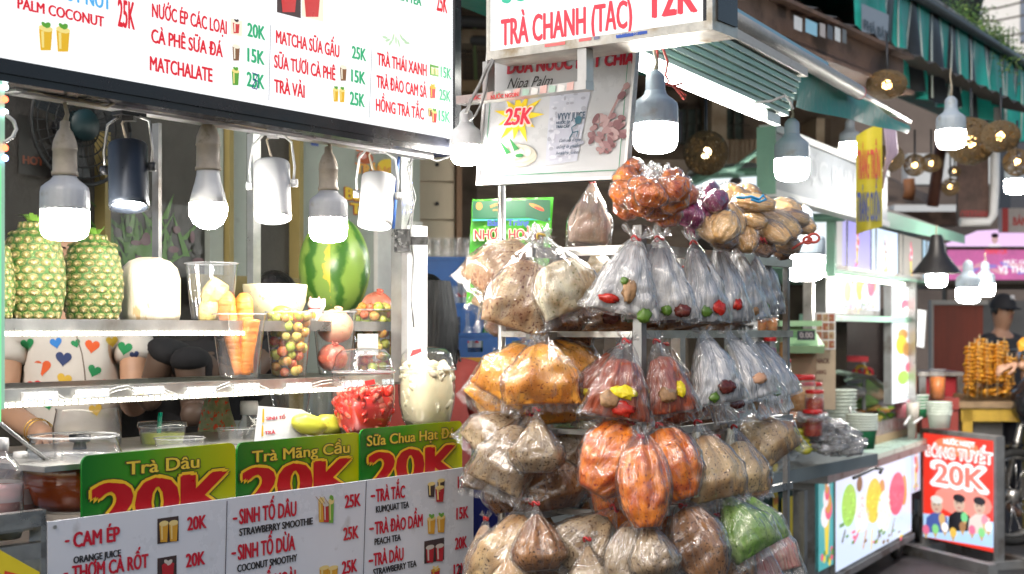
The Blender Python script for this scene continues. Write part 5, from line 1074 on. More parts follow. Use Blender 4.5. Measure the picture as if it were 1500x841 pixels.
# ================================================================ ALLEY BEHIND: CABINET, CRATES, BOTTLES, WOMAN
def fpl(Y, yaw=0.0): return Pl((0, Y, H), (cos(yaw), sin(yaw), 0))
def pb(m, pl, x0, y0, x1, y1, c0, c1, mi=0):
    a0, b0 = pl.uv(x0, y0); a1, b1 = pl.uv(x1, y1); m.pbox(pl, a0, min(b0, b1), c0, a1, max(b0, b1), c1, mi)
CB = fpl(5.6, radians(8)); t = thing('wooden_cabinet', 'cream painted cabinet of small doors beyond the menu box corner', 'cabinet', CB.hit(640, 620))
WOODC = mat('cream_painted_wood', (.50,.42,.31), .6, var=.15, vs=6, dirt=((.25,.18,.12), 7, .6), stretch=(1,1,.3))
m = M(); pb(m, CB, 612, 60, 668, 700, -.4, -.03); m.build('carcass', WOODC, t)
for y0, y1 in ((142, 207), (210, 265), (268, 321), (324, 380)):
    m = M(); pb(m, CB, 615, y0, 665, y1, -.029, -.005); d = m.build('cabinet_door', WOODC, t); m = M(); q = CB.hit(640, (y0+y1)/2+4); m.ell(q-CB.n*-.008, .008, n=8); m.build('knob', BLACKP, d)
m = M(); pb(m, CB, 668.5, 90, 676, 700, -.3, .02); m.build('side_board', mat('brown_wood', (.16,.09,.05), .6), t)
# crates
BLUEC = mat('blue_crate_plastic', (.01,.085,.30), .42, var=.2, vs=12, dirt=((.05,.06,.09), 12, .62)); YELC = mat('yellow_crate_plastic', (.60,.28,.02), .42, var=.2, vs=12, dirt=((.25,.12,.03), 10, .62))
BT = [film('bottle_glass_clear', haze=.10, rough=.05, bs=5, bstr=.05, gloss=1.4), mat('green_bottle_glass', (.01,.12,.03), .08, var=.1, spec=.8)]
def bottle(x, y, z, h, kind, lab, grp):
    r = h*.115
    if kind not in _bt:
        m = M(); m.lathe([(0,0),(1.0,0),(1.06,.3),(1.0,2.4),(1.05,4.2),(.8,5.0),(.48,6.0),(.38,7.4),(.38,8.2),(.46,8.3),(.46,8.6)], (0,0,0), 14, cap=False); o = m.build('bottle_body', BT[kind]); b = o.data; bpy.data.objects.remove(o)
        m = M(); m.lathe([(1.05,1.6),(1.04,2.2),(1.06,3.6)], (0,0,0), 14, cap=False); o = m.build('bottle_label', [mat('white_blue_label', (.55,.58,.66), .5), mat('green_white_label', (.3,.45,.3), .5)][kind]); lb_ = o.data; bpy.data.objects.remove(o)
        m = M(); 
        for i in range(8): m.add([(1.09*cos(q), 1.09*sin(q), zz) for q, zz in ((-1.57+(i-4)*.12, 2.5), (-1.57+(i-3)*.12, 2.5), (-1.57+(i-3)*.12, 2.5+.5*sin((i+1)/8*pi)), (-1.57+(i-4)*.12, 2.5+.5*sin(i/8*pi)))], [(0,1,2,3)])
        o = m.build('label_mark', ink((.6,.04,.05))); lm = o.data; bpy.data.objects.remove(o); _bt[kind] = (b, lb_, lm)
    e = bpy.data.objects.new('glass_bottle', _bt[kind][0]); COL.objects.link(e); e.location = (x, y, z); e.scale = (r, r, h/8.6); tag(e, lab, 'bottle', grp)
    for nm, me in (('bottle_label', _bt[kind][1]), ('label_mark', _bt[kind][2])):
        if nm == 'label_mark' and kind: continue
        c = bpy.data.objects.new(nm, me); COL.objects.link(c); c.parent = e
_bt = {}
def crate(pl, x0, x1, y0, y1, mt, label, logo=False, bottles=0, grp='drink crates stacked in the alley', low=False, btop=34, bl='', kinds=(0,)):
    q = pl.hit((x0+x1)/2, y1); t = thing('bottle_crate', label, 'crate', q, grp); a0, b1 = pl.uv(x0, y0); a1, b0 = pl.uv(x1, y1); D_ = .28; h = b1-b0
    m = M()
    for c0, c1 in ((0, -.012), (-D_, -D_+.012)):
        m.pbox(pl, a0, b1-h*.22, c1, a1, b1, c0); m.pbox(pl, a0, b0, c1, a1, b0+h*.30, c0)
        for a in (a0, a1-.03, (a0+a1)/2-.05): m.pbox(pl, a, b0+h*.3, c1, a+(.03 if a != (a0+a1)/2-.05 else .10), b1-h*.22, c0)
    for a in (a0, a1-.012): m.pbox(pl, a, b0, -D_+.012, a+.012, b0+h*.55, -.012); m.pbox(pl, a, b1-h*.22, -D_+.012, a+.012, b1, -.012)
    m.pbox(pl, a0+.012, b0, -D_+.012, a1-.012, b0+.01, -.012); m.build('shell', mt, t)
    m = M(); m.pbox(pl, a0-.004, b1-.002, -D_-.004, a1+.004, b1+.010, -D_+.010); m.pbox(pl, a0-.004, b1-.002, -.010, a1+.004, b1+.010, .004); m.build('rim', mt, t)
    if logo:
        m = M(); cx = (a0+a1)/2; bb = b0+h*.5; m.poly(pl, [(cx-.07, bb-.012),(cx+.08, bb+.0),(cx+.07, bb+.02),(cx-.06, bb+.012)], .0015, 1); m.poly(pl, [(cx-.05, bb-.035),(cx+.0, bb-.02),(cx+.07, bb-.022),(cx+.07, bb-.012),(cx,bb-.010)], .0015, 0); m.poly(pl, [(cx-.01, bb+.02),(cx+.01, bb+.02),(cx+.005, bb+.045),(cx-.005, bb+.045)], .0015, 0); m.build('logo_print', [ink((.6,.03,.04)), ink((.35,.42,.65))], t)
    n = bottles
    for i in range(n):
        for j in range(2):
            a = a0+.035+(a1-a0-.07)*i/max(1, n-1); p = pl.p(a, 0, -.07-.13*j); bottle(p.x, p.y, pl.p(0, b0+.012, 0).z, (b1-b0-.012)+px2m(btop, pl.o.y), kinds[(i+j) % len(kinds)], bl, 'bottles in '+bl.split(' in ')[-1])
    return t
A1, A2, A3 = fpl(5.2, radians(6)), fpl(4.95, radians(6)), fpl(4.8, radians(6))
crate(A1, 600, 700, 380, 476, BLUEC, 'blue crate highest in the alley, full of empty clear bottles', bottles=6, btop=34, bl='empty clear bottle standing in the highest blue crate')
crate(A2, 655, 735, 448, 520, BLUEC, 'blue crate half hidden behind the black haired woman', bottles=4, btop=30, bl='empty clear bottle in the half hidden blue crate')
crate(A3, 672, 785, 492, 526, BLUEC, 'blue crate of mixed clear and green bottles beside the steel pole', bottles=7, btop=34, bl='bottle in the blue crate beside the pole', kinds=(0,0,1))
crate(A3, 676, 786, 528, 622, YELC, 'yellow crate with a logo under the blue crate', logo=True, bottles=5, btop=-16, bl='green bottle lying low in the logo crate', kinds=(1,))
crate(A3, 676, 786, 624, 712, YELC, 'yellow crate second from the bottom of the alley stack', logo=True, bottles=5, btop=-16, bl='green bottle in the second yellow crate', kinds=(1,))
crate(A3, 676, 786, 714, 800, YELC, 'yellow crate low in the alley stack', logo=True)
crate(A3, 676, 786, 802, 890, YELC, 'yellow crate at the bottom of the alley stack')
crate(A2, 622, 674, 530, 625, YELC, 'narrow view of a yellow crate behind the woman', logo=False)
# yellow and blue crates carry on down to the ground under the upper crates
for i in range(3): crate(A1, 590, 700, 478+98*i, 574+98*i, [YELC, BLUEC, YELC][i], ['yellow crate right under the highest blue crate','blue crate third down at the back of the alley','yellow crate fourth down at the back of the alley'][i])
t = thing('blue_bin', 'dark blue plastic bin with a rolled rim behind the white menu board', 'bin', P(705, 900, 4.1)); q = P(705, 900, 4.1)
m = M(); m.lathe([(0,.0),(.065,0),(.09,.33),(.105,.36),(.108,.385),(.10,.39)], q, 32); m.build('body', mat('navy_plastic', (.008,.012,.10), .3), t)
# woman seen from behind
def skinned(name, verts, edges, radii, mt, parent=None, sub=2, root=0):
    me = bpy.data.meshes.new(name); me.from_pydata([tuple(v) for v in verts], edges, []); o = bpy.data.objects.new(name, me); COL.objects.link(o)
    s = o.modifiers.new('s', 'SKIN'); b = o.modifiers.new('b', 'SUBSURF'); b.levels = b.render_levels = sub; s.use_smooth_shade = True
    for i, r in enumerate(radii):
        sv = me.skin_vertices[0].data[i]; sv.radius = r if isinstance(r, tuple) else (r, r); sv.use_root = (i == root)
    me2 = bpy.data.meshes.new_from_object(o.evaluated_get(bpy.context.evaluated_depsgraph_get())); bpy.data.objects.remove(o)
    for p in me2.polygons: p.use_smooth = True
    me2.materials.clear(); me2.materials.append(mt); off = Vector((0,0,0)); q = parent
    while q: off += q.location; q = q.parent
    me2.transform(Matrix.Translation(-off)); o2 = bpy.data.objects.new(name, me2); COL.objects.link(o2); o2.parent = parent; return o2
SKIN = mat('warm_skin', (.52,.30,.19), .5, var=.08, vs=20, sss=.12); SKIND = mat('tanned_skin', (.36,.20,.13), .5, var=.08, vs=20, sss=.1)
HAIR = mat('black_hair', (.010,.009,.009), .35, var=.4, vs=40, bump=.7, bs=90, stretch=(1,1,.12))
def figure(base, h, face, cloth, skin, label, arms=None, leg=True, hair='short', extra=None, trousers=None, lean=0.0, sleeve=.45):
    """standing figure: base at the feet, face = unit vector it looks along"""
    f = Vector(face).normalized(); sd = f.cross(VZ).normalized(); b = Vector(base); t = thing('person', label, 'person', b)
    def q(s_, f_, z): return b+sd*s_*h+f*(f_*h+lean*z)+VZ*z*h
    J = {'pelvis': q(0,0,.53), 'waist': q(0,0,.60), 'chest': q(0,0,.72), 'shc': q(0,0,.795), 'neck': q(0,.004,.845), 'head0': q(0,.012,.885), 'head1': q(0,.015,.935), 'top': q(0,.010,.975)}
    V = list(J.values()); E = [(i, i+1) for i in range(7)]; Rr = [(.085*h,.06*h),(.075*h,.055*h),(.088*h,.058*h),(.055*h,.04*h),.028*h,(.042*h,.052*h),(.048*h,.058*h),.034*h]
    arms = arms or [None, None]; hands = []
    AJ = []
    for k, s_ in enumerate((1, -1)):
        i0 = len(V); sh = q(s_*.105, 0, .795)
        el, wr = arms[k] if arms[k] else (q(s_*.135, .01, .62), q(s_*.14, .05, .48))
        el, wr = Vector(el), Vector(wr); V += [sh, el, wr]; E += [(3, i0), (i0, i0+1), (i0+1, i0+2)]; Rr += [.032*h, .024*h, .016*h]; AJ.append((sh, el, wr))
    for s_ in (1, -1):
        i0 = len(V); V += [q(s_*.055, 0, .48), q(s_*.06, .01, .27), q(s_*.062, -.01, .045), q(s_*.064, .06, .02)]; E += [(0, i0), (i0, i0+1), (i0+1, i0+2), (i0+2, i0+3)]; Rr += [.05*h, .034*h, .022*h, .018*h]
    skinned('body', V, E, Rr, skin, t)
    # clothes: shell over torso and upper arms
    V2 = [J['pelvis']-VZ*.03*h, J['waist'], J['chest'], q(0,0,.800), q(0,.002,.828)]; E2 = [(0,1),(1,2),(2,3),(3,4)]; R2 = [(.098*h,.074*h),(.088*h,.068*h),(.098*h,.070*h),(.066*h,.052*h),(.040*h,.036*h)]
    for (sh, el, wr) in AJ: i0 = len(V2); V2 += [sh, sh.lerp(el, sleeve), sh.lerp(el, min(1, sleeve*1.9))]; E2 += [(3, i0), (i0, i0+1), (i0+1, i0+2)]; R2 += [.043*h, .040*h, .038*h]
    sh_ = skinned('shirt', V2, E2, R2, cloth, t)
    V3 = [J['pelvis']+VZ*.02*h]; E3 = []; R3 = [(.10*h,.075*h)]
    for s_ in (1, -1): i0 = len(V3); V3 += [q(s_*.055, 0, .47), q(s_*.06, .01, .27), q(s_*.062, -.01, .07)]; E3 += [(0, i0), (i0, i0+1), (i0+1, i0+2)]; R3 += [.062*h, .044*h, .036*h]
    skinned('trousers', V3, E3, R3, trousers or mat('dark_trousers', (.02,.02,.028), .7), t)
    # face
    hc = q(0, .018, .930); fw = f; rx = .045*h
    m = M()
    for s_ in (1, -1): m.ell(hc+sd*s_*.016*h+fw*.040*h+VZ*.003*h, (.006*h,.006*h,.004*h), n=10)
    m.build('eyes', mat('dark_eye', (.02,.015,.012), .2), t)
    m = M(); m.tube([hc+fw*.045*h+VZ*.004*h, hc+fw*.056*h-VZ*.012*h, hc+fw*.048*h-VZ*.016*h], [.004*h,.0075*h,.006*h], 8); m.build('nose', skin, t)
    m = M(); m.ell(hc+fw*.044*h-VZ*.028*h, (.012*h,.006*h,.0035*h), R=Matrix((sd, fw, VZ)).transposed(), n=10); m.build('mouth', mat('lips', (.40,.14,.12), .4), t)
    for s_ in (1, -1):
        m = M(); m.ell(hc+sd*s_*.044*h-fw*.012*h-VZ*.004*h, (.004*h,.009*h,.015*h), R=Matrix((sd, fw, VZ)).transposed(), n=12); m.build('ear', skin, t)
        m = M(); e = hc+sd*s_*.016*h+fw*.043*h+VZ*.013*h; m.tube([e-sd*.009*h, e+VZ*.002*h, e+sd*.009*h], .0016*h, 6); m.build('eyebrow', HAIR, t)
    if hair: 
        m = M(); vs = []; fs = []; n = 26; k = 12
        for i in range(k+1):
            th = .05+(pi*.62)*i/k
            for j in range(n):
                a = 2*pi*j/n; d = Vector((sin(th)*cos(a), sin(th)*sin(a), cos(th))); front = max(0, d.y); 
                if front > .3: th2 = min(th, .95+.25*abs(d.x)); d = Vector((sin(th2)*cos(a), sin(th2)*sin(a), cos(th2)))
                p = hc+VZ*.006*h+sd*d.x*.050*h+fw*(d.y*.058*h-.004*h)+VZ*d.z*.054*h; vs.append(p*(1)+d*.003*noise.noise(p*60))
        for i in range(k):
            for j in range(n): fs.append((i*n+j, i*n+(j+1) % n, (i+1)*n+(j+1) % n, (i+1)*n+j))
        m.add(vs, fs, 0, True); m.build('hair', HAIR, t)
    if hair == 'long':
        m = M(); vs = []; fs = []; n = 40; k = 14
        for i in range(k+1):
            u = i/k; zz = .045-.245*u; wx = (.046+.016*sin(pi*min(1, u*1.3)))*(1-.55*max(0, u-.75)/.25); wy = (.052-.018*u)*(1-.5*max(0, u-.75)/.25)
            for j in range(n):
                a = 2*pi*j/n; g_ = 1+.05*sin(a*9+u*3)+.035*sin(a*17-u*2)+.03*noise.noise(Vector((cos(a)*3, sin(a)*3, u*2))); vs.append(hc+sd*cos(a)*wx*g_*h+fw*(sin(a)*wy*g_-.012-.022*u)*h+VZ*(zz+.012*sin(a*5)*(u > .9))*h)
        for i in range(k):
            for j in range(n): fs.append((i*n+j, (i+1)*n+j, (i+1)*n+(j+1) % n, i*n+(j+1) % n))
        m.add(vs, fs, 0, True); rnd = random.Random(4)
        for i in range(50):
            a = rnd.uniform(0, 2*pi); u = rnd.uniform(.5, .85); p0 = hc+sd*cos(a)*.058*h+fw*(sin(a)*.045-.03)*h+VZ*(.045-.245*u)*h; m.tube([p0, p0-VZ*.03*h+sd*rnd.uniform(-.006, .006)*h, p0-VZ*rnd.uniform(.05, .09)*h+sd*rnd.uniform(-.012, .012)*h], [.003*h, .0022*h, .0005*h], 4)
        m.build('long_hair', HAIR, t)
    return t, J, AJ, sh_
def hand(t, wrist, d, up, size, skin, curl=.5, spread=.16, side=1):
    """palm, four unequal bent fingers and a thumb from the side of the palm"""
    d = Vector(d).normalized(); up = (Vector(up)-d*Vector(up).dot(d)).normalized(); sd = d.cross(up).normalized()*side; s = size
    V = [wrist, wrist+d*s*.25, wrist+d*s*.48]; E = [(0,1),(1,2)]; Rr = [s*.15, (s*.22, s*.11), (s*.24, s*.10)]
    for k, (off, ln) in enumerate(((.20,.42),(.07,.48),(-.06,.44),(-.19,.34))):
        i0 = len(V); dd = (d+sd*off*spread*3).normalized(); p = wrist+d*s*.50+sd*off*s
        c1, c2 = curl*.7*(1+.15*k), curl*1.5*(1+.1*k)
        q1 = p+(dd*cos(c1*.5)-up*sin(c1*.5))*ln*s*.42; q2 = q1+(dd*cos(c1+c2*.4)-up*sin(c1+c2*.4))*ln*s*.32; q3 = q2+(dd*cos(c1+c2)-up*sin(c1+c2))*ln*s*.26
        V += [p, q1, q2, q3]; E += [(2, i0), (i0, i0+1), (i0+1, i0+2), (i0+2, i0+3)]; Rr += [s*.055, s*.052, s*.046, s*.036]
    i0 = len(V); p = wrist+d*s*.16+sd*s*.14; q1 = p+(d*.6+sd*.6-up*.3).normalized()*s*.24; q2 = q1+(d*.9+sd*.15-up*.35).normalized()*s*.22
    V += [p, q1, q2]; E += [(1, i0), (i0, i0+1), (i0+1, i0+2)]; Rr += [s*.07, s*.06, s*.042]
    return skinned('hand', V, E, Rr, skin, t, 1)
bp = P(624, 400, 4.5); wt, _, _, _ = figure((bp.x, 4.5, 0), 1.70, (-.35, 1, 0), mat('brick_red_shirt', (.30,.045,.035), .8, var=.15, bump=.3, bs=20), SKIND, 'person with long black hair and a brick red shirt, seen from behind by the crates', hair='long')

# ---- drinks seller in the heart shirt
hp = P(106, HZ, 4.0); SHIRT = mat('cream_printed_cotton', (.66,.62,.57), .8, var=.06, vs=6, bump=.35, bs=11)
fdir = Vector((.25, -1, 0)).normalized()
bz = 0.20
elR, wrR = P(212, 552, 3.15), P(188, 556, 2.95)
elR = P(198, 598, 3.95); wrR = P(180, 566, 3.62)
elL = P(4, 600, 3.9); wrL = P(68, 640, 3.25)
pt_, J, AJ, shirt = figure((hp.x, hp.y, bz), 1.62, fdir, SHIRT, SKIN, 'person in a cream shirt printed with coloured hearts, working behind the shelves', arms=[(elL, wrL), (elR, wrR)], hair='short', sleeve=.23)
for o in kids(pt_): pass
hand(pt_, wrR, (P(222, 556, 3.5)-wrR), (0,-.3,1), .15, SKIN, .8, side=-1)
hand(pt_, wrL, (P(100, 652, 3.15)-wrL), (0,-.2,1), .13, SKIN, .7, side=1)
m = M()
for k in (0, .018): 
    c = wrL.lerp(elL, .12+k*3); ax = (elL-wrL).normalized(); R = axes(ax); m.tube([c+R @ Vector((cos(q)*.031, sin(q)*.031, 0)) for q in [2*pi*i/20 for i in range(21)]], .0016, 6)
m.build('bracelet', mat('gold_bracelet', (.7,.45,.12), .25, 1), pt_)
# hearts: flat print laid on the cloth
off = pt_.location; mesh = shirt.data; bvh = BVHTree.FromPolygons([v.co+off for v in mesh.vertices], [tuple(p.vertices) for p in mesh.polygons])
HC = [(.75,.12,.03),(.035,.055,.16),(.02,.26,.09),(.04,.22,.62),(.70,.45,.05),(.60,.02,.02)]
def heart(x, y, s, rot, ci):
    vs = []; ok = True; rings = 5; n = 24; c0 = Vector((0,0,H))
    pts = [(0, 0)]
    for r in range(1, rings+1):
        for k in range(n):
            q = 2*pi*k/n; hx = 16*sin(q)**3/16; hy = (13*cos(q)-5*cos(2*q)-2*cos(3*q)-cos(4*q))/16; pts.append((hx*r/rings, hy*r/rings))
    for u, v in pts:
        px = x+s*(u*cos(rot)-v*sin(rot)); py = y-s*(u*sin(rot)+v*cos(rot)); d = Vector(((px-CX)/FO, 1, -(py-HZ)/FO)).normalized(); h_ = bvh.ray_cast(c0, d)
        if h_[0] is None: return
        vs.append(h_[0]-d*.0012+h_[1]*.0006)
    if max(v.y for v in vs)-min(v.y for v in vs) > .12: return
    fs = [(0, 1+k, 1+(k+1) % n) for k in range(n)]+[(1+(r-1)*n+k, 1+r*n+k, 1+r*n+(k+1) % n, 1+(r-1)*n+(k+1) % n) for r in range(1, rings) for k in range(n)]
    m = M(); m.add(vs, fs, 0, True); m.build('heart_print', mat('heart_print_%d' % ci, HC[ci], .8, var=.05, bump=.3, bs=11), shirt)
for h_ in ((135,507,11,-.15,0),(93,525,12,-.1,1),(62,538,13,0,0),(111,503,7,.3,2),(138,543,10,-.35,2),(94,556,11,-.25,4),(163,531,8,-.1,3),(164,500,9,.1,4),(82,502,9,.2,3),(50,566,11,.1,5),(157,564,10,-.2,5),(40,504,10,.2,2),(183,510,11,-.2,2),(197,520,7,.2,1),(14,532,10,.2,4),(118,580,10,.1,3),(70,590,11,.2,2),(140,600,10,.2,4)): heart(*h_)
# placket seam and collar
m = M(); seam = []
for x, y in ((112,492),(116,505),(120,518),(122,532),(124,548),(125,562)):
    d = Vector(((x-CX)/FO, 1, -(y-HZ)/FO)).normalized(); r_ = bvh.ray_cast(Vector((0,0,H)), d)
    if r_[0]: seam.append(r_[0]-d*.001)
if len(seam) > 2: m.tube(seam, .0016, 5); m.build('placket_seam', mat('seam_shadow', (.22,.17,.14), .9), shirt)
# second person, sitting behind: skin colour darkened to imitate shade, dark shorts added over bare knees
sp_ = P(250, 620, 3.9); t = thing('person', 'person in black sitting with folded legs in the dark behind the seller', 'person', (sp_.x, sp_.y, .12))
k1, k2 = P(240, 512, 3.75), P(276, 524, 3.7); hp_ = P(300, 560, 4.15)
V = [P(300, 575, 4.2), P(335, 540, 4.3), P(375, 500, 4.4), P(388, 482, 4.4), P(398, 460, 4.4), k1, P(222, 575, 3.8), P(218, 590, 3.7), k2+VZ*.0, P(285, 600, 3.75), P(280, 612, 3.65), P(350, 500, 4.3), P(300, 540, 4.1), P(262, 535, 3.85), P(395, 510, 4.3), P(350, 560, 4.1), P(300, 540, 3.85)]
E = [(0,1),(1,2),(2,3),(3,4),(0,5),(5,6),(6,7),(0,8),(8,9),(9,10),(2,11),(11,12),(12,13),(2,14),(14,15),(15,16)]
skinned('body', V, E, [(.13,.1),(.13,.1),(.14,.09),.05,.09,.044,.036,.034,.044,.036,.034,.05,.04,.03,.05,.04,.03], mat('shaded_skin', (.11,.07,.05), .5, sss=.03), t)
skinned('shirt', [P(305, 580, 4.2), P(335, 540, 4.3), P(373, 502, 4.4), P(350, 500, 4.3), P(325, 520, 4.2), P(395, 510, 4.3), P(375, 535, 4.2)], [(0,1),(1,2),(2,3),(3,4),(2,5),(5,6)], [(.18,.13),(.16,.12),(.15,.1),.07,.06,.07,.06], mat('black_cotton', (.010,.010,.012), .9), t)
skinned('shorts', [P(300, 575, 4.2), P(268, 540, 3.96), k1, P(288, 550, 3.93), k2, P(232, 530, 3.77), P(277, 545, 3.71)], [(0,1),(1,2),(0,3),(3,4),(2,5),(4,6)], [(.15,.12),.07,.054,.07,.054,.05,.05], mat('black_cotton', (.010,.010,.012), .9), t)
m = M(); m.ell(P(402, 447, 4.4), (.085,.1,.11), n=20); m.build('hair', HAIR, t)
m = M(); m.box(Vector((sp_.x+.1, 4.15, .55)), (.5,.4,.05)); 
for dx in (-.2,.2):
    for dy in (-.15,.15): m.box(Vector((sp_.x+.1+dx, 4.15+dy, .3)), (.04,.04,.45))
tag(m.build('stool', mat('dark_wood', (.05,.03,.02), .6)), 'dark low bench the shaded person sits on', 'bench')

# ================================================================ HANGING SIGNS
VP2 = Vector((.816, -.578, 0))
TS = Pl(P(716, HZ, 2.9) + Vector((0,0,0)), VP2); TS.o.z = H
t = thing('lit_tea_sign', 'backlit white sign with red tea lettering and a 12K price, in an aluminium frame', 'sign', TS.hit(880, 60))
a0, b0 = TS.uv(714, 89); a1, _ = TS.uv(1045, 40); b1 = b0+.42
m = M(); m.pbox(TS, a0, b0, -.10, a1, b0+.018, .004); m.pbox(TS, a0, b0+.018, -.10, a0+.008, b1, .004); m.pbox(TS, a1-.012, b0+.018, -.10, a1, b1, .004); m.pbox(TS, a0+.008, b0+.0182, -.098, a1-.012, b1, -.06); m.build('frame', mat('worn_aluminium', (.55,.53,.48), .4, .7, var=.3, vs=30, dirt=((.3,.22,.12), 14, .58)), t)
m = M(); m.pbox(TS, a1-.020, b0+.0182, -.03, a1-.0122, b1, .003); m.pbox(TS, a1+.0005, b0+.02, -.092, a1+.004, b1, -.012); m.build('dark_edge', FR, t)
m = M(); m.poly(TS, [(a0+.008, b0+.018), (a1-.012, b0+.018), (a1-.012, b1), (a0+.008, b1)], 0); m.build('lit_panel', SIGNW, t)
m = M(); text(m, TS, 'TRÀ CHANH (TẮC)', 735, 926, 67, 38, .0016, 0, .045); text(m, TS, '12K', 957, 1021, 26, 52, .0016, 0, .045); m.build_each('red_lettering', ink((.80,.05,.08), .55), t)
m = M(); text(m, TS, 'SỮA', 737, 800, 5, 40, .0016); m.build_each('green_lettering', ink((.05,.55,.35), .5), t)
m = M()
for x0, x1, y0, y1, mi in ((850,868,62,58,0),(872,880,59,56,1),(905,930,57,52,2),(936,950,52,48,2),(800,830,70,66,0)):
    aa, bb = TS.uv(x0, y0); a2, _ = TS.uv(x1, y0); m.poly(TS, [(aa, bb), (a2, bb), (a2, bb+.006), (aa, bb+.006)], .0052, mi)
text(m, TS, 'NƯỚC NGỌT', 905, 948, 56, 4, .006, 2)
m.build('sticker_strip', [ink((.7,.15,.15)), ink((.2,.2,.3)), ink((.05,.12,.5))], t)
# steel box bracket under the tea sign, with torn stickers
SBk = TS.back(.0); t = thing('sign_bracket', 'square steel bracket with torn stickers under the tea sign', 'bracket', SBk.hit(790, 140))
c0, d0 = SBk.uv(668, 148); c1, d1 = SBk.uv(866, 128)
m = M(); bz0 = SBk.uv(716, 147)[1]; bz1 = SBk.uv(716, 135)[1]; 
m.pbox(SBk, c0, bz0, -.03, SBk.uv(858, 130)[0], bz1, 0); m.pbox(SBk, SBk.uv(845, 130)[0], bz1+.0005, -.028, SBk.uv(858, 130)[0], b0-.0005, -.002); m.pbox(SBk, SBk.uv(706, 130)[0], bz1+.0005, -.028, SBk.uv(713, 130)[0], b0-.0005, -.002); m.build('frame', STEEL, t)
m = M()
for i in range(11):
    x = 700+i*13; aa, bb = SBk.uv(x, 146); m.poly(SBk, [(aa, bz0+.001), (aa+.016, bz0+.001), (aa+.018, bz1-.003+.004*sin(i*2)), (aa+.002, bz1-.001)], .0012+.0001*(i % 3), i % 3)
text(m, SBk, 'NƯỚC NGON', 720, 760, 146, 6, .0024, 3); text(m, SBk, 'XẮC', 690, 705, 147, 6, .0024, 3)
m.build('torn_sticker', [ink((.6,.58,.56)), ink((.55,.35,.32)), ink((.3,.42,.35)), ink((.6,.06,.06))], t)
m = M(); m.tube([TS.hit(x, y)+Vector((0,-.02,0)) for x, y in ((722,90),(712,105),(704,125),(690,150),(683,168))], .004, 6); m.tube([TS.hit(x, y)+Vector((0,-.03,0)) for x, y in ((724,92),(715,110),(712,135),(706,155),(697,172),(688,180))], .0025, 6)
m.build('cable', WIREG, t)
# palm seed drink poster board
pA, pB = P(698, 272, 3.0), P(917, 262, 2.8656); uu = (pB-pA).normalized(); PS = Pl(pA, (uu.x, uu.y, 0), Vector((0,0,1))+Vector((uu.x,uu.y,0))*.088)
t = thing('poster_board', 'white framed poster with a red heading, a 25K yellow star and palm fruit, tilted slightly', 'sign', pA.lerp(pB, .5))
W_, Ht = (pB-pA).length, .315
m = M(); m.pbox(PS, 0, 0, -.02, W_, Ht, 0); m.build('board', mat('poster_white', (.50,.51,.53), .3, var=.03), t)
m = M()
for (x0, y0, x1, y1) in ((0,0,W_,.007),(0,Ht-.007,W_,Ht),(0,.007,.006,Ht-.007),(W_-.006,.007,W_,Ht-.007)): m.pbox(PS, x0, y0, -.022, x1, y1, .004)
m.build('edge_frame', WHITEP, t)
m = M()
for (x0, y0, x1, y1) in ((.016,.018,W_-.016,.0195),(.016,.018,.0175,Ht-.02),(W_-.0175,.018,W_-.016,Ht-.02)): m.poly(PS, [(x0,y0),(x1,y0),(x1,y1),(x0,y1)], .0015)
m.build('green_border_print', ink((.02,.25,.12)), t)
m = M(); text(m, PS, 'DỪA NƯỚC HẠT CHIA', 731, 915, 111, 17, .002, 0, .06); text(m, PS, 'GỎI VÀNG HẠT', 732, 850, 90, 12, .002, 0, .05); m.build_each('red_lettering', ink((.42,.01,.03)), t)
m = M(); text(m, PS, 'Nipa Palm', 732, 796, 133, 15, .002, 0, .0, skew=.35); m.build_each('black_lettering', ink((.02,.02,.02)), t)
m = M(); cx, cy = 752, 176; star = []
for i in range(22):
    q = 2*pi*i/22; r = (39 if i % 4 == 0 else 31) if i % 2 == 0 else 17; star.append((cx+r*cos(q)*.97, cy+r*sin(q)*1.1))
ppoly(m, PS, star, .0018); m.build('star_print', ink((.80,.58,.02)), t)
m = M(); text(m, PS, '25K', 731, 771, 188, 25, .0026, 1, .10, skew=.12); text(m, PS, '25K', 732, 770, 187, 24, .0034, 0, .04, skew=.12); m.build_each('price_lettering', [ink((.65,.02,.05)), ink((.85,.7,.6))], t)
m = M(); rnd = random.Random(8); pdisc(m, PS, 754, 233, 30, 17, .002, 0, -.1); pdisc(m, PS, 755, 230, 27, 13, .0026, 1, -.1)
for i in range(12): pdisc(m, PS, 754+rnd.uniform(-18, 18), 231+rnd.uniform(-7, 6), rnd.uniform(5, 8), rnd.uniform(4, 6), .0032+i*.0002, 2+i % 2)
ppoly(m, PS, [(728,209),(746,228),(740,231)], .006, 4); ppoly(m, PS, [(742,206),(758,224),(751,227)], .0062, 4); pdisc(m, PS, 759, 234, 6, 3, .0064, 4)
m.build('bowl_print', [ink((.55,.48,.38)), ink((.62,.60,.50)), ink((.72,.72,.66)), ink((.60,.60,.52)), ink((.03,.22,.06))], t)
m = M(); ppoly(m, PS, [(797,252),(843,250),(856,142),(796,146)], .0018, 0); ppoly(m, PS, [(803,246),(838,244),(845,200),(800,200)], .0022, 1)
rn = random.Random(6)
for i in range(70): pdisc(m, PS, rn.uniform(800, 848), rn.uniform(150, 246), rn.uniform(1.5, 4), rn.uniform(1.5, 4), .0026+i*.00001, 2+i % 2)
m.build('tumbler_print', [ink((.50,.52,.60)), ink((.46,.47,.56)), ink((.58,.59,.66)), ink((.36,.37,.44))], t)
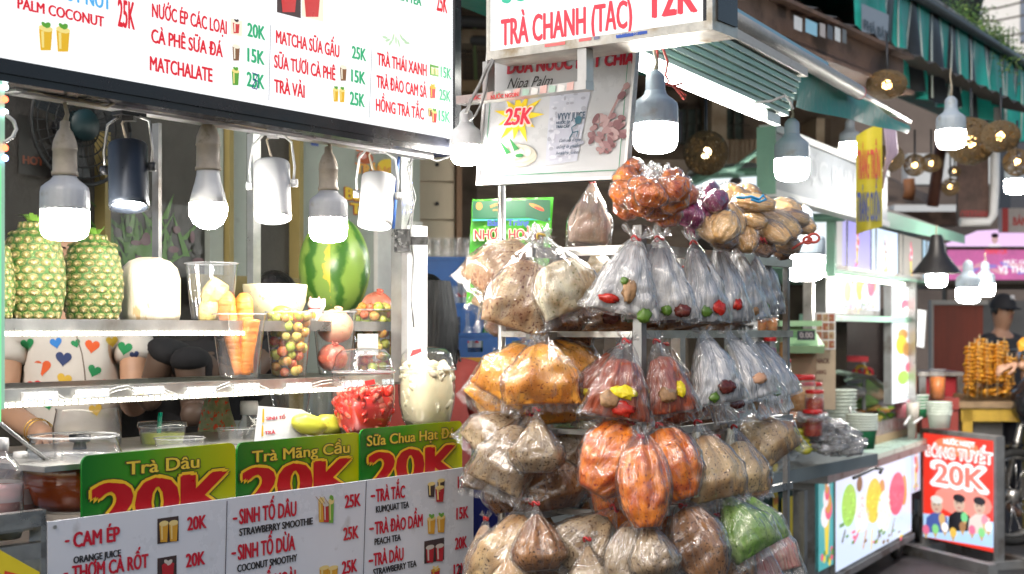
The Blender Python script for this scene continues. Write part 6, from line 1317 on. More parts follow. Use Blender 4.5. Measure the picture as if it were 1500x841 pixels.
m = M(); text(m, PS, 'VYVY JUICE', 810, 850, 187, 10, .004, 0, .03); text(m, PS, 'NƯỚC ÉP', 809, 829, 193, 4, .004); text(m, PS, 'TRÁI CÂY', 809, 829, 199, 4, .004)
text(m, PS, 'Canh mọi vị ngon', 815, 846, 220, 5, .004, 0, .0, .3); text(m, PS, 'uống là ghiền', 812, 845, 229, 5, .004, 0, .0, .3); text(m, PS, 'healthy juice', 812, 844, 238, 5, .004, 0, .0, .3)
m.build_each('cup_lettering', ink((.04,.08,.14)), t)
m = M(); pline(m, PS, [(830,216),(834,208),(832,200),(838,196),(840,188),(846,190)], .0022, .0045); pdisc(m, PS, 841, 190, 5, 6, .0045); pline(m, PS, [(834,208),(842,206),(840,214)], .0018, .0045); m.build('figure_print', ink((.04,.14,.2)), t)
m = M(); rn = random.Random(12)
for i in range(64):
    q = rn.uniform(0, 6.28); r = sqrt(rn.random()); x, y = 885+25*r*cos(q), 210+30*r*sin(q); pdisc(m, PS, x, y, rn.uniform(4, 8), rn.uniform(2.5, 4.5), .002+i*.00006, i % 4, atan2_(210-y, x-885) if False else rn.uniform(-1.2, 1.2))
pline(m, PS, [(886,190),(897,165),(904,150),(910,142)], .005, .0065, 1); pdisc(m, PS, 902, 160, 7, 5, .0066, 2, .6); pdisc(m, PS, 908, 147, 5, 5, .0067, 1, .4)
m.build('palm_fruit_print', [ink((.30,.16,.17)), ink((.36,.22,.22)), ink((.20,.09,.10)), ink((.44,.30,.30))], t)
# big green packet hanging from the pole
GP = fpl(3.25, radians(-10)); t = thing('green_packet', 'bright green printed plastic packet hanging behind the steel pole', 'packet', GP.hit(748, 380))
GPK = food('green_plastic_print', (.08,.40,.03), (.05,.30,.03), (.25,.55,.10), 12, 60, .22, .5); m = M(); n = 14; vs = []; fs = []
cnr = [Vector(GP.uv(*c)) for c in ((692, 292), (811, 289), (800, 440), (683, 446))]
for sgn in (1, -1):
    for i in range(n+1):
        for j in range(n+1):
            u, v = j/n, i/n; a = cnr[0].lerp(cnr[1], u).lerp(cnr[3].lerp(cnr[2], u), v); bul = .018*sin(pi*u)*sin(pi*v)+.003*sin(u*30+v*9)+.003*sin(v*26-u*7); vs.append(GP.p(a.x, a.y, sgn*max(.0005, bul)))
for s_ in (0, 1):
    o_ = s_*(n+1)**2
    for i in range(n):
        for j in range(n): f_ = (o_+i*(n+1)+j, o_+(i+1)*(n+1)+j, o_+(i+1)*(n+1)+j+1, o_+i*(n+1)+j+1); fs.append(f_ if s_ == 0 else tuple(reversed(f_)))
m.add(vs, fs, 0, True); m.build('bag_wall', GPK, t)
m = M(); GPf = GP.back(-.024); rect(m, GPf, 692, 320, 806, 295, 0, 0); rect(m, GPf, 692, 324, 806, 321, .0002, 2); ppoly(m, GPf, [(770,292),(806,293),(803,326),(770,318)], .0004, 4)
pdisc(m, GPf, 702, 302, 5, 6, .0006, 1); pline(m, GPf, [(718,303),(728,299),(738,303)], .006, .0006, 1); pline(m, GPf, [(722,308),(738,307)], .004, .0006, 1); pdisc(m, GPf, 786, 303, 12, 3, .0008, 1, -.4); pdisc(m, GPf, 790, 306, 8, 2, .001, 3, -.4)
pdisc(m, GPf, 738, 392, 40, 44, .0004, 5); pdisc(m, GPf, 716, 424, 16, 9, .0008, 6); pdisc(m, GPf, 728, 430, 12, 7, .001, 7)
m.build('packet_print', [ink((.01,.12,.05)), ink((.50,.22,.05)), ink((.03,.35,.30)), ink((.5,.05,.03)), ink((.02,.10,.05)), ink((.20,.50,.05)), ink((.35,.36,.25)), ink((.4,.22,.05))], t)
m = M(); text(m, GPf, 'NHƠN HOÀ', 695, 780, 352, 15, .003, 1, .09); text(m, GPf, 'NHƠN HOÀ', 696, 779, 351, 14, .0036, 0, .03); text(m, GPf, 'Bánh Tráng', 715, 775, 331, 9, .003, 2, .04); text(m, GPf, 'SỢI', 710, 728, 366, 9, .003, 3)
m.build_each('packet_lettering', [ink((.40,.02,.04)), ink((.70,.62,.40)), ink((.04,.10,.35)), ink((.02,.12,.03))], t)

# ================================================================ THE STREET BEYOND
UD2 = Vector((.4757, .8796, 0)); VQ2 = Vector((.8796, -.4757, 0))
DARKW = mat('dark_weathered_wood', (.11,.08,.06), .8, var=.4, vs=3, bump=.4, dirt=((.02,.015,.012), 2, .5), stretch=(1,1,.3))
RUST = mat('rusty_brown_beam', (.15,.09,.065), .75, var=.35, vs=4, bump=.3, dirt=((.05,.03,.02), 3, .5))
IRON = mat('old_iron', (.10,.085,.07), .6, .3, var=.3, vs=8)
CONC = mat('cream_stained_facade', (.42,.34,.25), .8, var=.2, vs=2, bump=.2, dirt=((.2,.14,.09), 2, .55))
# back facades
F1 = Pl(P(600, HZ, 9.5), (1, .10, 0)); F1.o.z = H
def fr(m, pl, x0, y0, x1, y1, c0=-.05, c1=.0, mi=0): pb(m, pl, x0, y0, x1, y1, c0, c1, mi)
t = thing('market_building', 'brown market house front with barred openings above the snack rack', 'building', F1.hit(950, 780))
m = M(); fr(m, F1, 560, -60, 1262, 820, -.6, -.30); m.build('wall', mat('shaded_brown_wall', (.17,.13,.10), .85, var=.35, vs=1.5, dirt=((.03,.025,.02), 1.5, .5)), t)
# wooden slabs, ledges
for (x0, y0, x1, y1, c, mt) in ((672,22,712,40,.1,DARKW),(676,45,716,66,.05,CONC),(674,118,716,135,.02,mat('tan_board', (.34,.24,.14), .7)),(940,132,1010,150,0,DARKW),(1045,205,1112,248,.02,mat('corrugated_pinkish_sheet', (.42,.32,.24), .7)),(1040,118,1062,250,.05,CONC),(1192,175,1204,260,.06,CONC),(1206,175,1214,260,.04,DARKW),(1108,130,1250,138,.03,CONC)):
    m = M(); fr(m, F1, x0, y0, x1, y1, -.298, c); m.build('facade_board', mt, t)
for x0 in range(1048, 1110, 7):
    m = M(); fr(m, F1, x0, 205, x0+2, 248, .021, .04); m.build('sheet_rib', CONC, t)
m = M()
fr(m, F1, 955, 150, 1105, 205, -.298, -.26, 0); m.build('window_pane', mat('dusty_window', (.08,.11,.10), .25, var=.4, vs=4), t)
for x in list(range(958, 1106, 14)):
    m = M(); fr(m, F1, x, 150, x+2, 205, -.20, -.17); m.build('window_bar', IRON, t)
for y in (150, 176, 203): m = M(); fr(m, F1, 952, y, 1108, y+2.5, -.168, -.14); m.build('window_bar', IRON, t)
for y in (64, 72, 80, 88, 96, 104): m = M(); fr(m, F1, 676, y+3, 712, y+4.5, -.2, -.18); m.build('iron_grille_bar', IRON, t)
for x in (682, 692, 702): m = M(); fr(m, F1, x, 66, x+2, 112, -.17, -.15); m.build('iron_grille_bar', IRON, t)
m = M(); m.tube([F1.hit(x, y) for x, y in ((697,0),(695,60),(697,120))], .012, 6); m.build('rope', mat('green_rope', (.14,.2,.08)), t)
m = M(); fr(m, F1, 976, 160, 1004, 206, -.10, -.08); pl_ = m.build('dark_plate', ink((.04,.05,.07)), t); m = M(); Fp = F1.back(.078); text(m, Fp, '3/21', 980, 1002, 190, 13, .001, 0); text(m, Fp, 'SỐ NHÀ', 980, 1001, 172, 5, .001, 0); 
for o in m.build_each('plate_lettering', ink((.35,.38,.42))): o.parent = pl_
# lower dark void and goods behind the rack
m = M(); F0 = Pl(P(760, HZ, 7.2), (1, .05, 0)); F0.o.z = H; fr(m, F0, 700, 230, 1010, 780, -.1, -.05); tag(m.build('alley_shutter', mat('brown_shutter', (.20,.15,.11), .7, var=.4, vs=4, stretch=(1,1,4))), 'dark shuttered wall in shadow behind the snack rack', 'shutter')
t = thing('goods_shelf', 'crowded shelf of small grocery packs seen between the hanging bags', 'shelf', P(960, 760, 5.6)); G0 = fpl(5.6)
m = M(); fr(m, G0, 800, 590, 1110, 598, -.35, 0); fr(m, G0, 800, 470, 1110, 476, -.35, 0); fr(m, G0, 800, 700, 1110, 708, -.35, 0); fr(m, G0, 800, 420, 806, 960, -.35, -.001); fr(m, G0, 1104, 420, 1110, 960, -.35, -.001); m.build('frame', STEELD, t)
rnd = random.Random(21); cols = [(.45,.05,.03),(.55,.42,.08),(.10,.30,.06),(.5,.48,.42),(.30,.16,.07),(.04,.10,.25),(.55,.25,.08)]
for row, (yb) in enumerate((590, 470, 700)):
    x = 808
    while x < 1096:
        w = rnd.uniform(14, 26); hh = rnd.uniform(40, 80); c = rnd.choice(cols)
        m = M(); a0_, b0_ = G0.uv(x, yb); a1_, _ = G0.uv(x+w, yb); _, b1_ = G0.uv(x, yb-hh)
        m.lathe([(0,0),(.5,0),(.52,.1),(.5,.75),(.34,.86),(.34,1.0),(0,1.0)], (0,0,0), 8); W = Matrix.Translation(G0.p((a0_+a1_)/2, b0_+.001, -.12)) @ Matrix.Diagonal((a1_-a0_, .08, b1_-b0_, 1)); m.v = [tuple(W @ Vector(v)) for v in m.v]
        tag(m.build('grocery_pack', mat('grocery_pack_%d' % cols.index(c), c, .4, var=.4, vs=30)), ['small grocery pack on the shelf seen between the hanging bags'][0], 'grocery pack', 'grocery packs behind the hanging bags'); x += w+rnd.uniform(1, 8)

# big dark roof and its beam
RB = Pl(P(1070, HZ, 6.0), UD); RB.o.z = H
t = thing('market_roof', 'rust brown roof beam and dark tin roof over the market lane', 'roof', RB.hit(1160, 80)+Vector((0,0,0)))
zb0 = RB.uv(1070, 42)[1]; zb1 = RB.uv(1070, -24)[1]
m = M(); m.pbox(RB, -2.2, zb0+.02, -.10, 2.1, zb1, 0); m.build('beam', RUST, t); m = M(); m.pbox(RB, -2.2, zb0-.0, -.16, 2.1, zb0+.018, .06); m.pbox(RB, -2.2, zb1+.002, -.16, 2.1, zb1+.02, .06); m.build('beam_flange', RUST, t)
m = M(); vs = []; n = 60
for i in range(n+1):
    for j in (0, 1): a = -2.2+7.5*i/n; vs.append(RB.p(a, zb1+.10+.03*(i % 2)+j*1.6, -.1-j*5.5))
m.add(vs, [(2*i, 2*i+1, 2*i+3, 2*i+2) for i in range(n)]); m.build('tin_sheet', mat('dark_tin', (.05,.045,.04), .7, var=.4, vs=2), t)
for k in range(6): m = M(); a = -1.6+k*.75; m.tube([RB.p(a, zb0+.1, -.12), RB.p(a+.1, zb0+.5, -2.5)], .03, 6); m.build('rafter', IRON, t)
m = M(); m.tube([P(1150,128,7.5), P(1195,155,7.6), P(1215,165,7.7)], .018, 6); m.tube([P(1120,92,7), P(1165,118,7.3), P(1235,105,8)], .015, 6); m.tube([P(1190,124,8.2), P(1275,128,8.6)], .03, 6); m.build('brace', RUST, t)
rnd = random.Random(5)
for (x, w, c) in ((1163,12,(.6,.6,.6)),(1180,17,(.25,.5,.65)),(1201,8,(.4,.35,.33)),(1212,8,(.05,.05,.06)),(1223,8,(.6,.62,.62)),(1234,6,(.1,.1,.1))):
    q0 = RB.back(-.07); m = M(); rect(m, q0, x, 42+(x-1163)*.28, x+w, 22+(x-1163)*.28, 0)
    tag(m.build('hung_photo', ink(c)), 'small %s card pinned high on the rusty beam' % {1163:'white',1180:'blue and pink',1201:'brownish grey',1212:'plain black',1223:'pale, second from the end',1234:'narrow dark end'}[x], 'card', 'cards pinned on the beam')

# striped awning
AWN = Pl(P(1250, HZ, 8.0), Vector((.556, .831, 0))); AWN.o.z = H
t = thing('striped_awning', 'green and black striped canvas awning with silvery folds over the far lane', 'awning', AWN.hit(1380, 80))
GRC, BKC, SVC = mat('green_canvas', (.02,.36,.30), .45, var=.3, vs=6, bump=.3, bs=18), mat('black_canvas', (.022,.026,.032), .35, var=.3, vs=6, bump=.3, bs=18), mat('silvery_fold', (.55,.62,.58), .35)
zt0 = AWN.uv(1250, -52)[1]; zt1 = AWN.uv(1250, 97)[1]
def awn(a, f, side=0): return AWN.p(a, zt0+(zt1-zt0)*f*(1+.025*sin(a*9)) , .05*sin(a*17+f*.6)*f+.03*sin(a*41)*f)
bands = [(0,.12,'g'),(.12,.42,'p'),(.42,.56,'g')]; x = .56; k = 1
while x < 6.6: wd_ = (.13 if k % 2 else .24)+.05*((k*7) % 3)/2; bands.append((x, x+wd_, 'b' if k % 2 else 'g')); x += wd_; k += 1
for (a0_, a1_, c) in bands:
    m = M(); n = 5; vs = []
    for i in range(n+1):
        for j in range(7): vs.append(awn(a0_+(a1_-a0_)*i/n, j/6))
    m.add(vs, [(i*7+j, i*7+j+1, (i+1)*7+j+1, (i+1)*7+j) for i in range(n) for j in range(6)], 0, True)
    m.build('canvas_stripe', BKC if c == 'b' else GRC, t)
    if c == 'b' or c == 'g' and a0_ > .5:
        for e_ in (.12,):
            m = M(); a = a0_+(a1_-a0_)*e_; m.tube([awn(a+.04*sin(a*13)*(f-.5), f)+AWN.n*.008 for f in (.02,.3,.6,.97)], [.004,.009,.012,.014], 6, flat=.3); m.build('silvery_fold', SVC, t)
m = M(); A_ = AWN.back(-.075); ppoly(m, A_, [(1262,5),(1302,22),(1299,98),(1262,84)], 0, 0); 
for i, (s_, y) in enumerate((('PHÁ BÁT', 42), ('70899.68', 62), ('770.11', 82))): text(m, A_, s_, 1265, 1300, y, 14, .004, 1, .05)
m.build('phone_number_print', [ink((.30,.33,.38)), ink((.03,.04,.06))], t)
m = M(); m.tube([AWN.p(-.2, zt0+.02, .03), AWN.p(6.8, zt0+.02, .03)], .035, 12); m.build('front_bar', mat('dull_blue_grey_bar', (.10,.12,.13), .4, .5), t)
m = M(); m.tube([AWN.p(1.4, zt0+.28, -.25), AWN.p(6.8, zt0+.24, -.25)], .022, 10); m.build('upper_rail', STEELD, t)
m = M(); vs = [AWN.p(0, zt0+.02, .0), AWN.p(6.8, zt0+.02, .0), AWN.p(6.8, zt0+.10, -1.5), AWN.p(0, zt0+.10, -1.5)]; m.add(vs, [(0,1,2,3)]); m.build('canvas_top', GRC, t)
m = M(); vs = [AWN.p(.35, zt0+.05, .0), AWN.p(.95, zt0+.05, .0), AWN.p(.95, zt0+.75, -.4), AWN.p(.35, zt0+.75, -.4)]; m.add(vs, [(0,1,2,3)]); m.build('canvas_flap', GRC, t)

# snack stall canopy with fluorescent tube
RF = Pl(P(935, HZ, 3.2), UD2); RF.o.z = H
t = thing('snack_canopy', 'rolled green tarpaulin canopy with a ribbed roller and a long bright tube', 'canopy', RF.hit(1060, 120))
zc = RF.uv(935, 85)[1]
m = M(); m.pbox(RF, -.15, zc-.020, -.018, RF.uv(1122, 165)[0], zc+.008, .0); m.build('lit_tube', TUBEL, t)
m = M(); m.pbox(RF, RF.uv(1122, 165)[0]+.001, zc-.020, -.018, RF.uv(1142, 172)[0], zc+.008, .002); m.build('tube_end', STEEL, t)
aE = RF.uv(1150, 170)[0]
for i in range(7):
    m = M(); m.pbox(RF, -.15, zc+.014+i*.016, -.01-i*.0, aE, zc+.014+i*.016+.0125, .012+i*.006); m.build('slat', mat('pale_green_slat' if i % 2 else 'grey_green_slat', (.34,.58,.47) if i % 2 else (.48,.64,.56), .5), t)
m = M(); m.pbox(RF, -.15, zc+.130, .0, aE+.03, zc+.155, .06); m.build('white_batten', mat('dirty_white_batten', (.55,.52,.47), .5, dirt=((.3,.25,.2), 10, .6)), t)
aR2 = RF.uv(1245, 165)[0]
m = M(); m.tube([RF.p(-.15, zc+.19, .03), RF.p(aR2, zc+.19, .03)], .024, 18); m.build('roller', mat('ribbed_grey_roller', (.42,.40,.37), .5, .3, var=.2, bump=.4, bs=120), t)
m = M(); m.tube([RF.p(aR2, zc+.19, .03), RF.p(aR2+.008, zc+.19, .03)], .0245, 18); m.build('roller_cap', TIE_R, t)
m = M(); m.pbox(RF, -.15, zc+.215, -.04, RF.uv(1200, 130)[0], zc+.228, .03); m.build('blue_edge', mat('pale_blue_edge', (.20,.42,.55), .4), t)
m = M(); aa = [RF.uv(x, 160)[0] for x in (1165, 1330)]; vs = []; n = 10
for i in range(n+1):
    a = aa[0]+(aa[1]-aa[0])*i/n
    for j in range(4): vs.append(RF.p(a, zc+.19-.135*j/3*(1-.75*i/n)-.0*(i/n), .01*sin(i*1.3+j)))
m.add(vs, [(i*4+j, i*4+j+1, (i+1)*4+j+1, (i+1)*4+j) for i in range(n) for j in range(3)], 0, True); m.build('green_tarpaulin', mat('green_tarp', (.015,.28,.22), .5, var=.2, vs=8, bump=.3, bs=30), t)
m = M(); m.tube([RF.p(RF.uv(1195, 150)[0], zc+.21, .0), RF.p(aa[1]+.03, zc+.21, .0)], .008, 8); m.build('edge_pipe', STEEL, t)
m = M(); vs = [RF.p(-.15, zc+.22, -.02), RF.p(aa[1], zc+.22, -.02), RF.p(aa[1], zc+.5, -1.2), RF.p(-.15, zc+.5, -1.2)]; m.add(vs, [(0,3,2,1)]); m.build('top_sheet', mat('green_tarp', (0,0,0)), t)
m = M(); m.tube([P(x, y, 3.9) for x, y in ((1085,158),(1110,150),(1130,148),(1150,140),(1158,150),(1162,160))], .004, 5); m.tube([P(x, y, 3.3) for x, y in ((960,70),(962,82),(964,100),(961,106))], .0025, 5); m.build('loose_cable', WIREG, t)
m = M(); m.tube([P(x, y, 3.15) for x, y in ((968,62),(978,90),(975,110),(980,120),(972,122),(985,126),(1000,122),(998,130),(985,126),(1005,140),(1002,146),(990,130))], .003, 6); m.tube([P(x, y, 3.15) for x, y in ((962,60),(963,80),(961,104))], .003, 6); tag(m.build('red_string', WIRER), 'red string tied in a bow beside the big grey bulb', 'string')
BODYB = mat('bluish_grey_bulb_body', (.34,.40,.46), .4, var=.15, dirt=((.26,.26,.24), 24, .60))
bulb(960, 62, 224, 66, 3.12, 'biggest hanging bulb, bluish grey, just past the poster board', sockc=BODYB, body=BODYB)
bulb(1160, 150, 265, 50, 4.4, 'hanging bulb in front of the pale roof sign', sockc=BODYB, body=BODYB)
bulb(1178, 300, 412, 60, 4.6, 'glaring bulb low behind the grey white bags', sockc=BODYB, body=BODYB, glow=mat('lit_low_bulb', (1,1,1), var=0, emit=45, ecol=(1,.97,.92)))
for (x, yt, yb, w, Y, lb_, ww) in ((1393,100,218,42,6.2,'bulb hanging below the striped awning',0),(1245,190,229,30,7.5,'bulb glowing above the pale roof sign beside the yellow banner',0),(1372,330,421,30,7.05,'warm bulb under a black cone shade',0),(1418,380,444,34,8.6,'lower of two bulbs in front of the red wooden door',0),(1443,370,434,28,9.0,'farther bulb close behind the lower one by the door',0),(1488,200,284,32,8.5,'bulb at the picture edge under a brown basket lamp',0)):
    bulb(x, yt, yb, w, Y, lb_, sockc=BODYB, body=BODYB, group='bulbs along the lane')
q = P(1372, 398, 7.05); m = M(); R = px2m(36, 7.05); m.lathe([(R,-.01),(R*.95,.0),(R*.6,R*.45),(R*.35,R*.8),(R*.25,R*1.4),(R*.2,R*1.5)], q, 28, cap=False); m.lathe([(R*.97,-.008),(R*.58,R*.43),(R*.33,R*.78)], q, 28, cap=False)
tag(m.build('cone_shade', mat('black_enamel', (.015,.013,.012), .4)), 'black cone lamp shade at the end of the ice cream cart roof', 'lamp shade')
# basket lamps
WICK = mat('dark_wicker', (.11,.075,.035), .7, var=.3, vs=40)
def wicker(px, py, rpx, Y, lit, lab, flat=1.0, seed=0):
    c = P(px, py, Y); R = px2m(rpx, Y); t = thing('basket_lamp', lab, 'lamp', c, 'woven ball lamps'); rnd = random.Random(seed); m = M()
    for i in range(60 if rpx > 20 else 34):
        ax = Vector([rnd.gauss(0, 1) for _ in range(3)]).normalized(); u = ax.orthogonal().normalized(); v = ax.cross(u); o = rnd.uniform(-.75, .75); r = sqrt(1-o*o)
        m.tube([c+(ax*o+u*cos(q)*r+v*sin(q)*r)*R*(1+.02*sin(q*5)) for q in [2*pi*k/22 for k in range(23)]], R*.030, 4, cap=False)
    if flat != 1: m.v = [(x, y, c.z+(z-c.z)*flat) for x, y, z in m.v]
    o = m.build('woven_cane', WICK, t)
    m = M(); m.ell(c, R*.26, n=14); m.build('bulb', lit, t); m = M(); m.tube([c+VZ*R*.25, c+VZ*R*1.0, c+VZ*(R+.16)], .006, 6); m.build('cord', BLACKP, t)
WARM2 = mat('lit_warm_bulb_soft', (1,.8,.5), .4, var=0, emit=9, ecol=(1,.72,.38))
for i, a in enumerate(((1034,224,32,6.0,WARM2,'dark unlit looking ball lamp with a small pale bulb, above the purple bundle',1),(1299,124,29,7.2,WARM,'flattened glowing ball lamp at the awning corner',.72),(1422,207,34,7.6,WARM,'large orange glowing ball lamp behind the awning bulb',1),(1466,200,27,7.4,WARM,'bright orange ball lamp close to the awning edge',.85),
    (1302,232,22,8.6,WARM,'ball lamp beside the yellow banner',.9),(1340,242,16,9.2,WARM,'small dark ball lamp third from the banner',1),(1364,239,15,9.6,WARM,'pale small ball lamp in the middle of the row',.9),(1398,251,9,10.2,WARM,'tiny ball lamp over the hanging board',.9),(1392,274,13,9.8,WARM,'small orange ball lamp hanging lowest in the row',1),(1490,238,20,8.0,WARM,'brown ball lamp cut by the picture edge',1))): wicker(*a, seed=i)

# yellow hanging banner
YB = Pl(P(1255, HZ, 6.0), (.93, -.36, 0)); YB.o.z = H
t = thing('yellow_banner', 'curled yellow banner with red and blue capitals hanging from the canopy', 'banner', YB.hit(1272, 260))
m = M(); q0 = YB.uv(1254, 215); q1 = YB.uv(1292, 185); vs = []; n = 12; zt_, zb_ = YB.uv(1272, 190)[1], YB.uv(1272, 338)[1]
for s_ in (0, .004):
    for i in range(n+1):
        a = q0[0]+(q1[0]-q0[0])*i/n; top = zt_+.05*(i/n-.5); vs += [YB.p(a, top, .03*sin(pi*i/n)-s_), YB.p(a, zb_+.03*(i/n-.5), .03*sin(pi*i/n)-s_)]
m.add(vs, [(2*i, 2*i+1, 2*i+3, 2*i+2) for i in range(n)]+[tuple(reversed((2*(n+1)+2*i, 2*(n+1)+2*i+1, 2*(n+1)+2*i+3, 2*(n+1)+2*i+2))) for i in range(n)], 0, True); m.build('vinyl', mat('yellow_vinyl', (.72,.60,.04), .4, var=.1), t)
m = M(); Yf = YB.back(-.034); text(m, Yf, 'TRÁNG TRỘN', 1256, 1289, 262, 42, .001, 0, .04); m.build_each('red_lettering', ink((.62,.08,.05)), t)
m = M(); text(m, Yf, 'TRÁNG CUỐN', 1256, 1289, 324, 42, .001, 0, .04); m.build_each('blue_lettering', ink((.05,.09,.35)), t)
m = M(); 
for i in range(5): m.tube([YB.p(q1[0]+.012*i, zt_+.10-.02*i, -.02), YB.p(q1[0]+.02+.01*i, zt_-.1, -.02), YB.p(q1[0]+.0, zt_-.25+.02*i, -.02)], .006, 5)
m.build('torn_edge', [mat('mauve_plastic', (.35,.28,.38), .4)], t)

# ================================================================ ICE CREAM CART
K = Pl(P(1225, HZ, 7.75), UD2); K.o.z = H
GRN = mat('pale_green_cart_paint', (.22,.42,.32), .45, var=.15, vs=6, dirt=((.25,.26,.22), 6, .62))
cart = thing('ice_cream_cart', 'pale green ice cream cart with lit picture panels and a gabled roof', 'food cart', K.hit(1285, 760))
zc_ = K.uv(1270, 665)[1]; aC0, aC1 = K.uv(1215, 700)[0], K.uv(1392, 630)[0]
m = M(); m.pbox(K, aC0-.25, zc_-.03, -1.0, aC1, zc_, .06); m.build('countertop', mat('pale_green_laminate', (.45,.62,.54), .3, var=.06), cart)
m = M(); m.pbox(K, aC0-.25, zc_-.075, -1.0, aC1, zc_-.0305, .062); m.build('counter_edge', STEELD, cart)
pz1, pz0 = K.uv(1225, 682)[1], K.uv(1225, 838)[1]; aP0, aP1 = K.uv(1222, 700)[0], K.uv(1335, 700)[0]
m = M(); m.pbox(K, aC0-.2, pz0-.05, -.9, aP1+.05, zc_-.076, -.02); m.build('body', STEELD, cart)
m = M(); m.pbox(K, aC0-.02, pz0-.06, -.03, aP1+.05, pz0-.02, .01); m.pbox(K, aP0-.02, pz0-.0195, -.019, aP0, zc_-.08, .008); m.build('frame', STEELD, cart)
def lit(name, col, e=.9): return mat(name, tuple(c*.3 for c in col), .3, var=0, emit=e*.92, ecol=col)
SKYB = lit('backlit_pale_blue', (.62,.72,.88), .85)
m = M(); m.poly(K, [(aP0, pz0), (aP1, pz0), (aP1, pz1), (aP0, pz1)], 0); m.build('scoop_poster', SKYB, cart)
E5 = .62; SC_ = [ink((.42,.75,.12), E5), ink((.92,.80,.82), .7), ink((.90,.68,.06), E5), ink((.86,.90,.80), .7), ink((.88,.12,.22), E5), ink((.35,.2,.08), .4), ink((.85,.4,.1), .5), ink((.15,.1,.06), .3), ink((.2,.45,.12), .4)]+[ink(tuple(min(1, c*1.18+.04) for c in q_), e_) for q_, e_ in (((.42,.75,.12), E5), ((.92,.80,.82), .7), ((.90,.68,.06), E5), ((.86,.90,.80), .7), ((.88,.12,.22), E5))]+[ink(tuple(c*.78 for c in q_), e_) for q_, e_ in (((.42,.75,.12), E5), ((.92,.60,.62), .7), ((.90,.68,.06), E5), ((.86,.90,.80), .7), ((.88,.12,.22), E5))]
def scoops(m, pl, cx, cy, s, lift=.002):
    for i, (dx, dy, rx, ry, ci, rot) in enumerate(((-38,-2,12.5,36,0,.06),(-15,10,12,33,1,.03),(4,-10,13,38,2,.0),(22,8,12,36,3,-.02),(43,-22,13,36,4,.03))):
        pdisc(m, pl, cx+dx*s, cy+dy*s, rx*s, ry*s, lift+.0004*i, ci, rot, 20)
        rr_ = random.Random(i)
        for j in range(22):
            q_ = rr_.uniform(0, 6.28); r_ = sqrt(rr_.random())*.8; pdisc(m, pl, cx+dx*s+cos(q_)*r_*rx*s, cy+dy*s+sin(q_)*r_*ry*s, rx*s*rr_.uniform(.08, .22), ry*s*rr_.uniform(.02, .06), lift+.002+.00005*j, 9+ci+5*(j % 2), rr_.uniform(-.5, .5))
    pdisc(m, pl, cx-20*s, cy-38*s, 5*s, 13*s, lift-.0002, 5); pdisc(m, pl, cx+18*s, cy-32*s, 5*s, 14*s, lift-.0003, 6); pdisc(m, pl, cx+56*s, cy-28*s, 5*s, 26*s, lift-.0004, 6)
    for i, (x0, y0, x1, y1, ci) in enumerate(((-44,40,-50,62,7),(-22,45,-30,62,4),(-8,40,-14,72,6),(2,38,0,74,2),(14,44,10,60,7),(40,20,34,50,5),(-46,30,-54,34,8),(12,40,16,52,7))): pline(m, pl, [(cx+x0*s, cy+y0*s), (cx+x1*s, cy+y1*s)], .025*s, lift-.0006-.0001*i, ci)
    rnd = random.Random(3)
    for i in range(18): pdisc(m, pl, cx+rnd.uniform(-56, 50)*s, cy+rnd.uniform(40, 62)*s-abs(0), rnd.uniform(1.5, 3.5)*s, rnd.uniform(1.5, 4)*s, lift+.004+.0001*i, rnd.choice([4, 2, 8, 5]))
m = M(); scoops(m, K, 1276, 742, .86); m.build('scoop_print', SC_, cart)
m = M(); text(m, K, 'ICE CREAM', 1227, 1258, 697, 8, .0012, 0, .01); text(m, K, 'KEM Ý NGON', 1290, 1322, 778, 8, .0012, 0, .01); m.build_each('faint_lettering', ink((.5,.6,.76), .8), cart)
# narrow cone posters
def cone_poster(pl, x0, y0, x1, y1, bg, name, seed, parent, topc=(4,1,6), fb=0):
    a0, b0 = pl.uv(x0, y1); a1, _ = pl.uv(x1, y1); b1 = pl.uv(x0, y0)[1]; m = M(); m.poly(pl, [(a0,b0),(a1,b0),(a1,b1),(a0,b1)], 0); p = m.build(name, bg, parent)
    m = M(); w = a1-a0; h = b1-b0; cx = (a0+a1)/2; rnd = random.Random(seed); s = h*.115 if w > h*.5 else min(w*.26, h*.12)
    m.poly(pl, [(cx-s*.35, b0+h*.12), (cx+s*.35, b0+h*.12), (cx+s*.8, b0+h*.48), (cx-s*.8, b0+h*.48)], .002, 2)
    for i in range(7): m.disc(pl, cx+rnd.uniform(-.7, .7)*s, b0+h*(.48+.055*i), s*(1.15-.12*i), s*(.9-.05*i), .0026+.0004*i, topc[i % 3])
    for i in range(10): m.disc(pl, cx+rnd.uniform(-1.5, 1.5)*s, b0+h*rnd.uniform(.04, .16), s*.35, s*.3, .002+.0004*i, rnd.choice((4, 2, 8)))
    m.build('cone_print', SC_, p); return p
TL = lit('backlit_teal', (.10,.50,.52), .6); cone_poster(K, 1199, 676, 1222, 838, TL, 'cone_poster', 1, cart, (1,4,6))
cone_poster(Pl(K.p(0, 0, .02), UD2), 1334, 650, 1348, 724, lit('backlit_sky', (.45,.62,.80), .8), 'cone_poster', 2, cart, (4,6,1))
wh = thing('caster_wheel', '', '') if False else None
